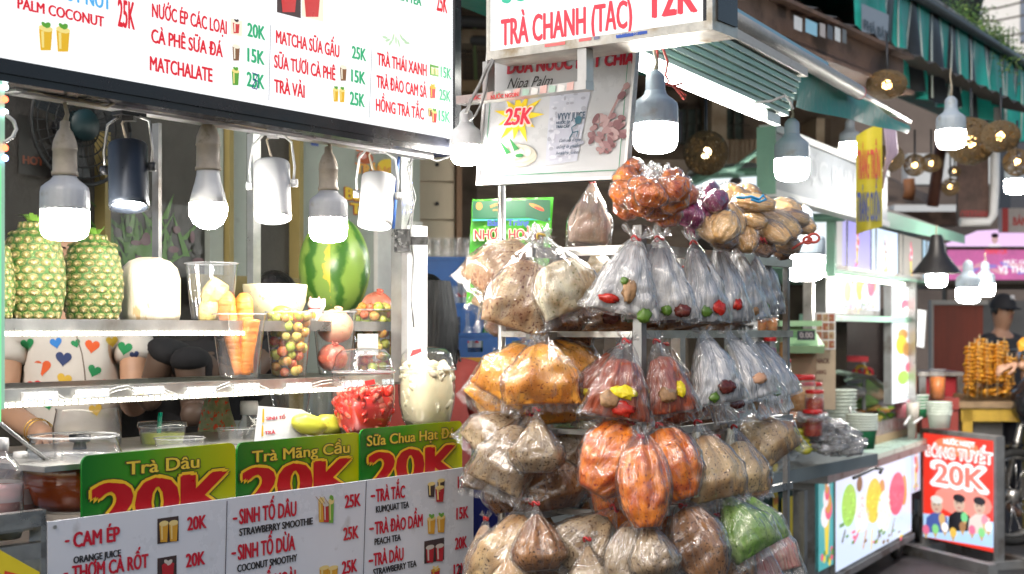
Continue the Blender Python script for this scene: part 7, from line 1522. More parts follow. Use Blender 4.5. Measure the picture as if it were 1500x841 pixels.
for (px, py) in ((1313, 802), (1225, 900), (1345, 790)):
    Yw = 9.25 if px == 1313 else (8.0 if px == 1225 else 10.0); c = P(px, py, Yw); c.z = .10
    m = M(); Rm = Matrix.Rotation(pi/2, 3, 'Y') @ Matrix.Rotation(0, 3, 'Z'); Rm = Matrix.Rotation(radians(-28), 3, 'Z') @ Rm; m.lathe([(.05,-.02),(.09,-.025),(.10,-.015),(.10,.015),(.09,.025),(.05,.02)], c, 24, R=Rm, cap=False); w_ = m.build('wheel', mat('black_rubber', (.02,.02,.02), .7), cart)
    m = M(); m.lathe([(0,-.015),(.052,-.018),(.052,.018),(0,.015)], c, 16, R=Rm); m.build('rim', STEELD, w_); m = M(); m.box(c+Vector((0,0,.12)), (.03,.10,.16)); m.box(c+Vector((-.03,0,.05)), (.008,.03,.14)); m.build('wheel_bracket', STEELD, cart)
# posts and upper structure
fz0, fz1 = K.uv(1238, 391)[1], K.uv(1238, 322)[1]; aF0, aF1 = K.uv(1208, 390)[0], K.uv(1379, 400)[0]
for (x, y0, y1, w, b) in ((1190,392,665,8,0),(1341,408,628,10,-.0)):
    m = M(); pl_ = Pl(K.p(0,0,.0), UD2); a, b0 = pl_.uv(x, y1); a1, _ = pl_.uv(x+w, y1); m.pbox(pl_, a, zc_+.001, -.05, a+.045, fz0, 0); m.build('post', STEEL, cart)
for a in (K.uv(1200, 400)[0], aF1-.1): m = M(); m.pbox(K, a, zc_+.001, -.95, a+.05, fz0, -.90); m.build('post', STEEL, cart)
m = M(); m.pbox(K, aF0-.2, fz0-.03, -.95, aF1, fz0-.001, .02); m.build('head_rail', GRN, cart)
m = M(); zz = K.uv(1200, 460)[1]; m.pbox(K, K.uv(1198, 460)[0], zz-.035, -.10, K.uv(1339, 463)[0], zz, -.02); m.build('shelf', GRN, cart)
for x0, x1 in ((1200,1222),(1224,1252),(1255,1278),(1280,1328)):
    m = M(); a, b = K.uv(x0, 400); a1, _ = K.uv(x1, 400); m.tube([K.p(a, fz0-.055, -.02), K.p(a1, fz0-.055, -.02)], .013, 8); m.build('lit_tube', mat('lit_soft_tube', (1,1,1), .4, var=0, emit=3.0, ecol=(1,.96,.86)), cart)
BGS = [lit('backlit_grey', (.55,.52,.50), .8), lit('backlit_violet', (.42,.38,.85), .85), lit('backlit_blue_white', (.62,.74,.92), .9), lit('backlit_taupe', (.34,.32,.29), .8), lit('backlit_steel_blue', (.35,.52,.66), .8)]
xs = [(1217,1232),(1234,1275),(1277,1315),(1317,1350),(1352,1379)]
for i, (x0, x1) in enumerate(xs):
    a0_, a1_ = K.uv(x0, 390)[0], K.uv(x1, 390)[0]; Kf = Pl(K.p(0, 0, .03), UD2)
    xa, xb = x0, x1; ya = HZ-(HZ-322)*(1866-x0)/(1866-1238); yb_ = HZ-(HZ-391)*(1866-x0)/(1866-1238)
    if i == 0: m = M(); m.poly(Kf, [(a0_,fz0),(a1_,fz0),(a1_,fz1),(a0_,fz1)], 0); m.build('plain_panel', BGS[0], cart)
    else: cone_poster(Kf, x0, ya, x1, yb_, BGS[i], 'cone_poster', 10+i, cart, [(4,1,6),(6,1,4),(1,5,1),(4,1,4),(1,1,4)][i])
m = M()
for x in (1215.5, 1232.5, 1275.5, 1315.5, 1350.5, 1379): a = K.uv(x, 380)[0]; m.pbox(K, a-.012, fz0, .0, a+.012, fz1, .034)
m.pbox(K, aF0, fz0-.02, .0, aF1, fz0-.0005, .036); m.build('panel_frame', STEELD, cart)
# roof: gable front facing the lane
GB = Pl(K.p(aF0-.02, 0, .06), VQ2); 
def g2(px, py): return GB.uv(px, py)
gx0, gy0 = g2(1237, 318); apx, apy = g2(1112, 252)
m = M(); e2 = 2*apx-gx0-.35
pts = [(e2-.0, gy0), (gx0, gy0), (gx0, g2(1237,300)[1]), (apx, apy), (g2(1040,252)[0], apy), (e2, g2(1237,300)[1])]
m.poly(GB, pts, -.02); gp = m.build('gable_panel', lit('backlit_white_gable', (.85,.90,.95), .85), cart)
m = M(); m.tube([GB.p(a, b, .01) for a, b in pts+[pts[0]]], .030, 4); m.build('gable_frame', GRN, cart)
m = M(); GBf = GB.back(.017)
pdisc(m, GBf, 1078, 272, 8, 10, .002, 0); pdisc(m, GBf, 1078, 265, 9, 5, .004, 1); ppoly(m, GBf, [(1060,300),(1062,288),(1072,283),(1085,283),(1096,290),(1100,300)], .001, 2); ppoly(m, GBf, [(1065,283),(1078,279),(1104,298),(1100,303)], .003, 3)
text(m, GBf, 'KEM', 1108, 1160, 306, 16, .002, 4, .0); m.build('man_print', [ink((.7,.5,.4), .6), ink((.05,.04,.04), .1), ink((.7,.68,.6), .7), ink((.85,.65,.1), .6), ink((.7,.82,.8), .8)], gp)
L_ = 2.9; rz_ = pts[2][1]
m = M(); A_, B_ = GB.p(pts[2][0]+.10, rz_-.0, .12), GB.p(apx, apy+.04, .12); C_, D_ = B_+UD2*L_, A_+UD2*L_; E_, F_ = GB.p(pts[4][0], apy+.04, .12), GB.p(pts[5][0]-.1, rz_, .12)
hipC = B_+UD2*1.0
m.add([A_, B_, hipC, D_], [(0,3,2,1)]); m.add([B_, E_, E_+UD2*1.0, hipC], [(0,1,2,3)]); m.add([F_, E_, E_+UD2*1.0, F_+UD2*L_], [(0,1,2,3)]); m.add([hipC, E_+UD2*1.0, F_+UD2*L_, D_], [(0,1,2,3)])
m.build('roof', mat('grey_roof_sheet', (.30,.28,.26), .6, var=.15, vs=4), cart)
m = M(); m.add([A_-VZ*.10, A_, D_, D_-VZ*.06], [(0,1,2,3)]); m.add([A_-VZ*.10, GB.p(gx0, gy0, .02), GB.p(gx0, rz_, .02), A_], [(0,1,2,3)]); m.build('fascia', GRN, cart)
# white panel and post under the gable
m = M(); pb(m, GB, 1100, 322, 1210, 392, -.03, -.02); m.build('lit_panel', lit('backlit_white_gable', (0,0,0)), cart); m = M(); pb(m, GB, 1212, 319, 1224, 405, -.02, .02); m.build('post', GRN, cart)
# pale roof sign box
RS = Pl(K.p(0, 0, .35), UD2); t = thing('roof_sign', 'pale grey sign box with faint lettering on the ice cream cart roof', 'sign', RS.hit(1200, 250))
a, b0_ = RS.uv(1133, 277); a1, _ = RS.uv(1300, 277); b1_ = RS.uv(1133, 193)[1]
m = M(); m.pbox(RS, a, b0_, -.06, a1, b1_, 0); m.build('box', mat('pale_grey_panel', (.33,.36,.40), .4, var=.06), t)
m = M(); m.pbox(RS, a-.015, b0_-.02, -.065, a-.001, b1_+.02, .012); m.build('green_end', GRN, t); m = M(); m.pbox(RS, a, b1_+.001, -.06, a1, b1_+.03, .012); m.pbox(RS, a, b0_-.03, -.06, a1, b0_-.001, .012); m.build('white_trim', WHITEP, t)
m = M(); text(m, RS, 'ĐƯỢC PHỤC VỤ', 1150, 1290, 250, 34, .002, 0, .03); m.build_each('faint_lettering', ink((.40,.43,.47)), t)
m = M(); m.tube([P(1050,252,7.4), P(1075,248,7.6), P(1110,222,7.9)], .018, 6); m.tube([P(1060,251,7.5), P(1112,256,7.9)], .014, 6); m.build('strut', GRN, t)
# inner light boxes
IB = Pl(K.p(0, 0, -.12), UD2); m = M(); a, b0_ = IB.uv(1213, 452); a1, _ = IB.uv(1289, 452); b1_ = IB.uv(1213, 404)[1]; m.pbox(IB, a-.03, b0_-.03, -.08, a1+.03, b1_+.03, -.003); t = thing('scoop_light_box', 'small backlit box with a row of ice cream scoops under the cart roof', 'light box', IB.hit(1250, 455)); m.build('frame', STEELD, t)
m = M(); m.poly(IB, [(a,b0_),(a1,b0_),(a1,b1_),(a,b1_)], 0); m.build('lit_panel', lit('backlit_grid_white', (.62,.66,.76), .62), t)
m = M(); scoops(m, IB, 1257, 428, .42); pdisc(m, IB, 1221, 425, 2.5, 10, .003, 6); m.build('scoop_print', SC_, t)
m = M(); 
for i in range(1, 6): aa_ = a+(a1-a)*i/6; m.poly(IB, [(aa_,b0_),(aa_+.006,b0_),(aa_+.006,b1_),(aa_,b1_)], .001)
m.build('grid_line', lit('grid_grey', (.55,.56,.62), .7), t)
VB = Pl(K.p(0, 0, -.05), UD2); m = M(); a, b0_ = VB.uv(1307, 592); a1, _ = VB.uv(1335, 592); b1_ = VB.uv(1307, 418)[1]; t = thing('fruit_light_box', 'tall narrow backlit box with a column of fruit scoops', 'light box', VB.hit(1320, 592)); m.pbox(VB, a-.02, b0_, -.05, a1+.02, b1_+.03, -.003); m.build('frame', STEELD, t)
m = M(); m.poly(VB, [(a,b0_),(a1,b0_),(a1,b1_),(a,b1_)], 0); m.build('lit_panel', lit('backlit_white_gable', (0,0,0), 1), t)
m = M(); 
for i, (x, y, rx, ry, c) in enumerate(((1326,448,6,9,4),(1328,455,6,6,1),(1322,490,7,8,6),(1320,505,8,14,2),(1328,512,6,10,6),(1324,530,8,10,1),(1330,538,5,7,4),(1322,553,8,10,0),(1326,470,6,7,3))): pdisc(m, VB, x, y, rx, ry, .002+.0005*i, c)
m.build('fruit_print', SC_, t)
m = M(); QP = Pl(K.p(0,0,.06), UD2); ppoly(m, QP, [(1343,508),(1354,510),(1357,455),(1345,453)], 0); ppoly(m, QP, list(reversed([(1343,508),(1354,510),(1357,455),(1345,453)])), -.004); p_ = tag(m.build('payment_card', mat('white_laminate', (.62,.64,.66), .3)), 'small white laminated card taped to the cart post', 'card')
m = M(); text(m, QP, 'PAY', 1346, 1354, 463, 4, .001); o_ = m.build_each('card_lettering', ink((.2,.3,.45)))[0]; o_.parent = p_

# curved sneeze guard and freezer
t = thing('display_freezer', 'low freezer top with a curved green edged sneeze guard and tubs of ice cream', 'freezer', P(1260, 640, 9.0)); zk = K.uv(1270, 665)[1]+H
SG = K.back(.35)
m = M(); m.pbox(SG, SG.uv(1205, 600)[0], zk-H+.001, -.5, SG.uv(1325, 600)[0], zk-H+.10, 0); m.build('case', mat('white_freezer_enamel', (.62,.63,.64), .35), t)
for (pts_) in ([(1196,556),(1225,545),(1245,548),(1275,553),(1300,572),(1322,600)], [(1240,556),(1262,552),(1280,553)]):
    m = M(); m.tube([SG.hit(x, y) for x, y in pts_], .020, 8, flat=.5); m.build('guard_rib', mat('sage_green_trim', (.16,.22,.18), .4), t)
m = M(); g1 = [SG.hit(x, y) for x, y in ((1200,556),(1245,549),(1275,555),(1300,573),(1321,600))]; vs = g1+[v-SG.n*.45+Vector((0,0,.0)) for v in g1]; m.add(vs, [(i, i+1, i+6, i+5) for i in range(4)], 0, True); m.build('glass_guard', GLASSM, t)
m = M(); 
for i, (x, y, c) in enumerate(((1262,588,8),(1285,580,1),(1245,575,6),(1272,600,0))): q = SG.back(.2).hit(x, y); m.ell(q, (.12,.10,.05), n=14, bump=.3, seed=i, mi=i)
m.build('ice_cream', [mat('ice_%d' % i, c, .6) for i, c in enumerate(((.25,.42,.12),(.7,.55,.4),(.62,.6,.55),(.5,.3,.1)))], t)

# ================================================================ SNACK COUNTER, JARS, TUBS
SK = Pl(P(1280, HZ, 6.6), UD); SK.o.z = H; zs = .92
t = thing('snack_counter', 'long steel snack counter running behind the rack to the ice cream cart', 'counter', SK.p(-1, -H, -.3)); zr = zs-H
m = M(); m.pbox(SK, -2.6, zr-.055, -.7, .05, zr, 0); m.build('countertop', mat('painted_steel_counter', (.22,.25,.26), .45, .4, var=.2, vs=4), t)
m = M(); m.pbox(SK, -2.55, -H+.08, -.65, -.78, zr-.101, -.06); m.build('cabinet', mat('dark_green_cabinet', (.025,.055,.045), .6, var=.3, vs=3), t)
m = M(); m.pbox(SK, -.775, -H, -.06, -.74, zr-.101, -.01); m.build('leg', STEELD, t); m = M(); m.pbox(SK, -2.55, -H, -.06, -2.5, zr-.101, -.01); m.build('leg', STEELD, t)
YP = Pl(SK.p(0, 0, -.045), UD); m = M(); 
for (x0, y0, x1, y1, c) in ((1132,680,1139,841,0),(1145,730,1161,832,0)): rect(m, YP, x0, y1, x1, y0, .001, c)
m.build('yellow_panel', ink((.55,.42,.03)), t); m = M(); text(m, YP, 'BÁN', 1133, 1139, 740, 12, .002); m.build_each('panel_lettering', ink((.4,.1,.02)), t)
m = M(); m.tube([SK.p(-.02, zr-.065, .01), SK.p(-.10, zr-.06, .03), SK.p(-.30, zr-.085, .02)], .008, 8); m.tube([SK.p(-.05, zr-.06, .03), SK.p(.03, zr-.07, .03), SK.p(.0, zr-.085, .03)], .008, 8); m.build('bent_steel_rod', STEELD, t)
# stepped steel shelf for the jars
JS = thing('jar_rack', 'stepped steel rack carrying red lidded jars beside the snack rack', 'rack', P(1150, 640, 6.0)); J1 = fpl(5.95)
for (x0, x1, y) in ((1070,1145,628),(1075,1140,487),(1080,1140,548)):
    m = M(); fr(m, J1, x0, y, x1, y+6, -.3, .05); m.build('shelf', mat('pale_steel', (.55,.56,.56), .35, .5), JS)
for x in (1072, 1140): m = M(); fr(m, J1, x, 400, x+5, 700, -.2, -.16); m.build('post', STEELD, JS)
JM = {'peanut': food('peanut_mix', (.55,.30,.12), (.38,.18,.06), (.70,.5,.3), 60, 90, .5, 1.0), 'chilli': food('chilli_sauce', (.35,.035,.01), (.24,.02,.008), (.5,.2,.05), 50, 120, .4, .7), 'nuts': food('brown_nuts', (.36,.19,.08), (.24,.11,.04), (.5,.32,.18), 60, 100, .5, 1.0), 'orange': food('orange_crackers', (.7,.2,.04), (.6,.3,.1), (.4,.08,.02), 60, 90, .4, .8), 'purple': mat('purple_label_jar', (.22,.04,.16), .4, var=.4), 'amber': mat('amber_oil', (.40,.20,.05), .15), 'pale': mat('pale_flour', (.6,.5,.42), .6)}
REDLID = mat('red_screw_lid', (.60,.02,.02), .3, var=.08)
def jar(px, yt, yb, w, Y, k, lab, lid=REDLID, lh=.14):
    q = P(px, yb, Y); R = px2m(w, Y)/2; h = px2m(yb-yt, Y); t = thing('lidded_jar', lab, 'jar', q, 'red lidded jars')
    m = M(); m.lathe([(0,0),(R*.9,0),(R,R*.15),(R,h*(1-lh)-R*.25),(R*.88,h*(1-lh)),(R*.85,h*(1-lh*.5))], q, 24, cap=False); m.build('glass', GLASSM, t)
    m = M(); m.lathe([(0,.004),(R*.88,.004),(R*.95,R*.2),(R*.95,h*.68),(0,h*.70)], q, 22, fn=lambda a, z: 1+.02*sin(a*7+z*200)); m.build('contents', JM[k], t)
    m = M(); m.lathe([(R*.92,h*(1-lh)),(R*.96,h*(1-lh)+.002),(R*.96,h-.004),(R*.9,h),(0,h)], q, 24); m.build('lid', lid, t); return t
for a in ((1188,560,600,34,6.5,'nuts','red lidded jar of dark nuts half behind the peanut jar'),(1173,549,603,43,6.2,'peanut','big red lidded jar full of peanuts'),(1173,604,640,43,6.2,'nuts','squat jar of brown nuts under the peanut jar'),(1193,571,610,28,6.0,'chilli','red lidded jar of chilli sauce beside the peanut jar'),(1190,600,640,30,5.95,'chilli','low red lidded jar beneath the chilli jar'),(1201,604,638,22,6.2,'nuts','small red lidded jar at the end of the jar row'),
    (1148,583,632,14,5.9,'amber','slim red capped bottle of brown dressing'),(1148,526,560,22,6.1,'pale','red lidded jar of pale crumbs by the amber bottle'),(1114,455,487,22,6.0,'orange','red lidded jar of orange crackers on the upper jar shelf'),(1131,456,487,16,5.95,'orange','narrow red lidded jar beside the orange crackers'),(1092,457,487,18,6.05,'pale','pale jar at the inner end of the upper jar shelf'),(1128,492,548,20,5.9,'purple','red topped jar with a violet label')): jar(*a)
jar(1148, 483, 542, 14, 5.9, 'amber', 'amber oil bottle with a black cap', BLACKP, .16)
jar(1140, 606, 640, 22, 5.8, 'nuts', 'dull jar of nuts just outside the hanging bags', BLACKP)
# green weighing scale
q = P(1172, 517, 6.5); t = thing('weighing_scale', 'pale green electronic weighing scale on a cardboard box', 'scale', q); LG = mat('mint_plastic', (.42,.68,.38), .35, var=.05)
W2 = fpl(6.5); m = M(); vs = []
for (x0, x1, y, c) in ((1142,1200,517,.1),(1142,1200,506,.12),(1146,1196,486,-.02),(1146,1196,482,-.02)): vs += [W2.hit(x0, y)+W2.n*c, W2.hit(x1, y)+W2.n*c]
bk = [v+Vector((0,.25,0)) for v in vs]; m.add(vs+bk, [(0,1,3,2),(2,3,5,4),(4,5,7,6),(6,7,15,14),(0,2,10,8),(1,9,11,3),(2,4,12,10),(3,11,13,5),(4,6,14,12),(5,13,15,7),(8,10,11,9),(0,8,9,1)]); m.build('housing', LG, t)
m = M(); fr(m, W2, 1138, 470, 1200, 478, -.30, .06); fr(m, W2, 1165, 478.2, 1180, 484, -.2, -.1); m.build('weighing_pan', LG, t)
W3 = Pl(W2.p(0,0,.075), (1,0,0), (0,.42,1)); m = M(); ppoly(m, W3, [(1166,502),(1192,502),(1192,488),(1166,488)], .03); m.build('display', mat('dark_display', (.03,.035,.04), .2), t); m = M(); text(m, W3, '0.00', 1170, 1189, 499, 8, .033, 0, .03); m.build_each('display_digits', ink((.35,.3,.3)), t)
m = M(); fr(m, fpl(6.55), 1136, 518, 1196, 640, -.25, 0); tag(m.build('cardboard_box', mat('brown_cardboard', (.30,.22,.14), .8, var=.12)), 'brown cardboard box under the green scale', 'box')
q = fpl(6.9); t = thing('snack_photo_board', 'white board with a grid of brown snack photographs behind the cart post', 'sign', q.hit(1212, 512)); m = M(); fr(m, q, 1194, 458, 1224, 512, -.02, 0); m.build('board', WHITEP, t)
m = M(); rn = random.Random(4)
for i in range(3):
    for j in range(4):
        rect(m, q, 1196+i*9, 471+j*13, 1204+i*9, 460+j*13, .002, (i+j) % 3)
        for k in range(3): pdisc(m, q, 1200+i*9+rn.uniform(-2.5, 2.5), 465+j*13+rn.uniform(-3, 3), 2, 2, .004+.0004*k, (i+j+1+k) % 3)
m.build('snack_print', [ink((.26,.15,.09)), ink((.45,.32,.18)), ink((.34,.10,.05))], t)
q = fpl(6.95); t = thing('carton', 'beige printed carton with small marks standing behind the peanut jar', 'box', q.hit(1210, 560)); m = M(); fr(m, q, 1180, 512, 1224, 600, -.2, 0); m.build('carton_wall', mat('beige_carton', (.52,.40,.28), .7), t)
m = M(); text(m, q, 'SNACK', 1192, 1215, 532, 7, .002, 0, .05); text(m, q, '500G', 1194, 1210, 548, 6, .002, 0); text(m, q, 'VN', 1194, 1204, 562, 6, .002, 0); m.build_each('carton_lettering', ink((.2,.1,.07)), t)
# bags and pickles lying on the counter
for (k_, b_, w, Y, sh, c, lb_) in (((1150,618),(1092,596),26,6.0,'loaf',JM['orange'],'clear bag of orange shrimp lying by the jars'),((1180,610),(1130,628),30,6.1,'loaf',JM['orange'],'bag of pink and orange shrimp lying on the counter'),((1200,612),(1160,624),26,6.2,'loaf',JM['pale'],'pale noodle bag lying above the pickles')):
    bag(k_, b_, w, Y, sh, c, lb_, .7, fl=FILMC, v0=.1, group='bags lying on the snack counter', tie=None, frill=.6)
for i, (x, y, x2, y2) in enumerate(((1136,628,1180,632),(1142,634,1184,640),(1158,643,1186,645),(1164,651,1188,652),(1162,658,1190,658))):
    m = M(); a_, b_ = P(x, y, 6.0), P(x2, y2, 5.95); m.tube([a_.lerp(b_, j/6)+Vector((0,0,.006*sin(j*1.1))) for j in range(7)], [.006,.017,.020,.019,.02,.015,.004], 12); tag(m.build('pickled_mustard', food('mustard_pickle', (.36,.38,.02), (.48,.44,.04), (.22,.2,.01), 30, 80, .3, .6)), 'yellow green pickled pepper, %s of the five on the counter' % ['topmost', 'second from the top', 'middle one', 'second from the bottom', 'lowest'][i], 'pickle')
rnd = random.Random(17)
for i, (x, y, rx, ry) in enumerate(((1215,622,26,9),(1235,632,26,9),(1205,640,22,9),(1225,645,24,10),(1248,648,20,9),(1240,660,22,8),(1215,656,22,9),(1190,612,22,6))):
    Yb_ = 6.1-.02*i; m = M(); m.ell(P(x, y, Yb_), (px2m(rx, Yb_), .10, px2m(ry, Yb_)), R=Matrix.Rotation(rnd.uniform(-.2, .25), 3, 'Y'), n=34, bump=.55, seed=i*3); t_ = thing('crumpled_bag', 'crumpled clear bag of rice paper rolls, %s' % ['at the back of the heap by the tubs','beside the first tub stack','just above the pickles','in the middle of the heap','nearest the green tub','drooping over the counter edge','lowest beside the pickles','flattened behind the pickles'][i], 'plastic bag', P(x, y, Yb_), 'bags lying on the snack counter')
    m.build('film', FILMO, t_)
    for j in range(4):
        m = M(); dx = rnd.uniform(-.5, .5)*rx; c0 = P(x+dx, y+rnd.uniform(-.3, .3)*ry, Yb_); d_ = Vector((.05, rnd.uniform(-.03, .03), rnd.uniform(-.012, .012))); m.tube([c0-d_, c0, c0+d_], [.014,.017,.013], 8); m.build('rice_roll', WHITES, t_)
# tub stacks: each tub is one thing, copied
def stack(px, yb, w, Y, n, hpx, step, labbase, green=True):
    q = P(px, yb, Y); R = px2m(w, Y)/2; hh = px2m(hpx, Y); st = px2m(step, Y); RIMM = mat('pale_green_paper_rim', (.60,.66,.58), .5, var=.04); GP_ = mat('green_paper_cup', (.03,.22,.09), .45, var=.1)
    t = thing('paper_tub', labbase+', bottom one', 'paper tub', q, labbase+'s')
    m = M(); m.lathe([(0,0),(R*.78,0),(R*.95,hh*.92)], q, 26, cap=False); m.build('wall', GP_ if green else RIMM, t)
    m = M(); m.lathe([(R*.95,hh*.86),(R*1.0,hh*.88),(R*1.02,hh*.98),(R*.97,hh)], q, 26, cap=False); m.build('rim', RIMM, t)
    for i in range(1, n):
        ords = ['second','third','fourth','fifth','sixth','seventh','eighth','ninth']
        d = dup(t, q+VZ*st*i+Vector((rnd.uniform(-.003,.003),0,0)), labbase+(', top one' if i == n-1 else ', %s from the bottom' % ords[i-1]))
    m = M(); z = st*(n-1)+hh*.97; m.lathe([(0,z),(R*.95,z)], q, 26, cap=False); m.build('lid_disc', RIMM, d)
stack(1231, 628, 46, 7.3, 9, 16, 5.2, 'pale rimmed tub in the taller stack', False)
stack(1262, 657, 46, 7.0, 6, 31, 4.0, 'green tub in the stack nearest the counter edge')
stack(1345, 612, 30, 9.6, 5, 16, 4.5, 'tub in the far stack by the pink cups')
stack(1376, 627, 36, 9.3, 5, 22, 4.2, 'white tub in the stack at the cart corner', False)
m = M(); m.tube([P(x, y, 7.1) for x, y in ((1244,596),(1247,610),(1254,609))], .006, 5); tag(m.build('tongs', STEEL), 'small steel tongs between the two tub stacks', 'tongs')
# topping tray
t = thing('topping_tray', 'clear compartment tray of coloured toppings on a wooden board', 'tray', P(1320, 640, 9.0)); KT = K.back(.12); zt_ = zc_
a, _ = KT.uv(1283, 650); a1, _ = KT.uv(1362, 630); m = M(); m.pbox(KT, a, zt_+.001, -.35, a1, zt_+.05, 0); m.build('wooden_board', mat('tan_wood', (.34,.25,.15), .7, stretch=(1,1,.2)), t)
for i in range(7):
    x0_ = a+(a1-a)*i/7; m = M(); m.pbox(KT, x0_+.01, zt_+.051, -.34, x0_+(a1-a)/7-.01, zt_+.14, -.01); m.build('compartment', film('tray_plastic', haze=.45, rough=.15), t)
    m = M(); rn = random.Random(i)
    for j in range(9): m.ell(KT.p(x0_+.09+rn.uniform(-.06,.06), zt_+.145+rn.uniform(0,.015), -.05-.03*j), (.03,.03,.018), n=8, bump=.4, seed=j, mi=(i+j//4) % 5)
    o_ = m.build('topping', [mat('topping_%d' % k, c, .4) for k, c in enumerate(((.65,.25,.04),(.70,.6,.1),(.25,.5,.05),(.65,.6,.52),(.10,.03,.05)))], t); o_['kind'] = 'stuff'
for (x, y, x2, y2) in ((1325,622,1333,610),(1338,620,1350,612)): m = M(); m.tube([P(x, y, 9.1), P(x2, y2, 9.2)], .008, 6); m.build('white_spoon', WHITEP, t)
for (px, yt, yb, w, Y, c, lb_) in ((1322,577,613,24,9.5,(.55,.12,.16),'cup of pink drink in front of the fruit light box'),(1337,580,620,20,9.3,(.60,.55,.48),'clear cup of milky drink beside the pink one'),(1373,541,585,24,9.8,(.72,.20,.03),'cup of orange juice on the far table')):
    tt, q, r0, r1, h = cup(px, yt, yb, w, w*.85, fpl(Y), lb_, film_=CLEAR); m = M(); m.lathe([(0,.005),(r0*.95,.005),(r1*.93,h*.75),(0,h*.75)], q, 20); m.build('drink', mat('drink_%d' % px, c, .25), tt)

# ================================================================ A-FRAME SIGN, MOTORBIKE, FAR TABLE AND PEOPLE
aL, aRt = P(1353, HZ, 9.55), P(1457, HZ, 8.85); uu = (aRt-aL); AF = Pl((aL.x, aL.y, H), (uu.x, uu.y, 0)); wA = uu.length
z0_, z1_ = AF.uv(1353, 786)[1], AF.uv(1353, 634)[1]
t = thing('pavement_sign', 'red backlit pavement sign advertising snow cotton drinks for 20K, on a black steel frame', 'sign', (AF.p(wA/2, -H, 0)))
m = M(); m.pbox(AF, 0, z0_, -.08, wA, z1_, -.004); m.build('light_box', mat('dark_box_metal', (.06,.05,.05), .5, .4), t)
m = M(); m.pbox(AF, -.03, -H+.03, -.05, -.001, z1_+.03, .01); m.pbox(AF, wA+.001, -H+.03, -.05, wA+.03, z1_+.03, .01); m.pbox(AF, 0, z1_+.001, -.05, wA, z1_+.03, .01); m.build('frame', STEELD, t)
m = M(); m.pbox(AF, -.14, -H, .10, wA+.16, -H+.06, .17); m.pbox(AF, -.14, -H, -.25, wA+.16, -H+.06, -.18); m.pbox(AF, -.05, -H+.0005, -.18, .0, -H+.05, .10); m.pbox(AF, wA, -H+.0005, -.18, wA+.05, -H+.05, .10); m.build('base', STEELD, t)
RB_ = lit('backlit_red', (.72,.035,.02), .95); m = M(); m.poly(AF, [(0,z0_),(wA,z0_),(wA,z1_),(0,z1_)], 0); m.build('lit_panel', RB_, t)
WI = ink((.9,.88,.88), .85); PI = ink((.85,.35,.28), .8)
m = M(); pdisc(m, AF, 1400, 655, 34, 14, .001, 1); pdisc(m, AF, 1410, 735, 44, 22, .0014, 2); ppoly(m, AF, [(1353,786),(1457,803),(1457,765),(1353,752)], .0018, 3)
m.build('background_print', [WI, ink((.85,.18,.08), .95), ink((.80,.25,.20), .85), ink((.40,.60,.85), .85)], t)
m = M(); text(m, AF, 'NƯỚC NGỌT', 1383, 1428, 650, 7, .003, 0, .07); text(m, AF, 'BÔNG TUYẾT', 1357, 1454, 667, 15, .003, 0, .09); text(m, AF, '20K', 1367, 1446, 708, 33, .003, 0, .10); m.build_each('white_lettering', WI, t)
m = M(); text(m, AF, 'BÔNG TUYẾT', 1359, 1452, 666, 13, .0042, 0, .0); text(m, AF, '20K', 1371, 1442, 706, 28, .0042, 0, .03); m.build_each('red_inner_lettering', ink((.78,.16,.12), .9), t)
m = M(); SKI, BLK = 0, 1
for i, (cx, cy, c) in enumerate(((1373,740,2),(1406,738,1),(1436,742,3))):
    ppoly(m, AF, [(cx-17,cy+40),(cx-15,cy+18),(cx-6,cy+11),(cx+6,cy+11),(cx+15,cy+18),(cx+17,cy+40)], .004+i*.001, c); pdisc(m, AF, cx, cy, 8.5, 12, .0045+i*.001, 0); pdisc(m, AF, cx, cy-8, 9, 6, .005+i*.001, 4 if i == 0 else 1)
    pdisc(m, AF, cx-3, cy-1, 1.4, .9, .0056+i*.001, 1); pdisc(m, AF, cx+3, cy-1, 1.4, .9, .0056+i*.001, 1); pdisc(m, AF, cx, cy+6, 2.4, 1.1, .0056+i*.001, 5); pdisc(m, AF, cx+8, cy+20, 5, 8, .006+i*.001, [6,7,8][i]); ppoly(m, AF, [(cx+5,cy+26),(cx+11,cy+26),(cx+8,cy+38)], .0062+i*.001, 9)
m.build('three_men_print', [ink((.72,.50,.38), .6), ink((.03,.03,.04), .05), ink((.10,.16,.5), .5), ink((.75,.68,.62), .7), ink((.75,.75,.7), .7), ink((.6,.15,.15), .5), ink((.8,.5,.2), .6), ink((.2,.75,.3), .6), ink((.9,.35,.45), .6), ink((.75,.5,.2), .6)], t)
m = M(); rn = random.Random(9)
for i, x in enumerate((1358,1372,1386,1398,1412,1426,1440,1450)): y = 775+rn.uniform(-4, 6); pdisc(m, AF, x, y, 5, 7, .009+.0003*i, i % 5); ppoly(m, AF, [(x-4,y+4),(x+4,y+4),(x,y+14)], .0088+.0003*i, 5)
m.build('ice_cream_print', [ink((.9,.2,.35), .6), ink((.3,.8,.3), .6), ink((.95,.9,.9), .8), ink((.95,.6,.1), .6), ink((.5,.25,.1), .5), ink((.7,.45,.2), .6)], t)

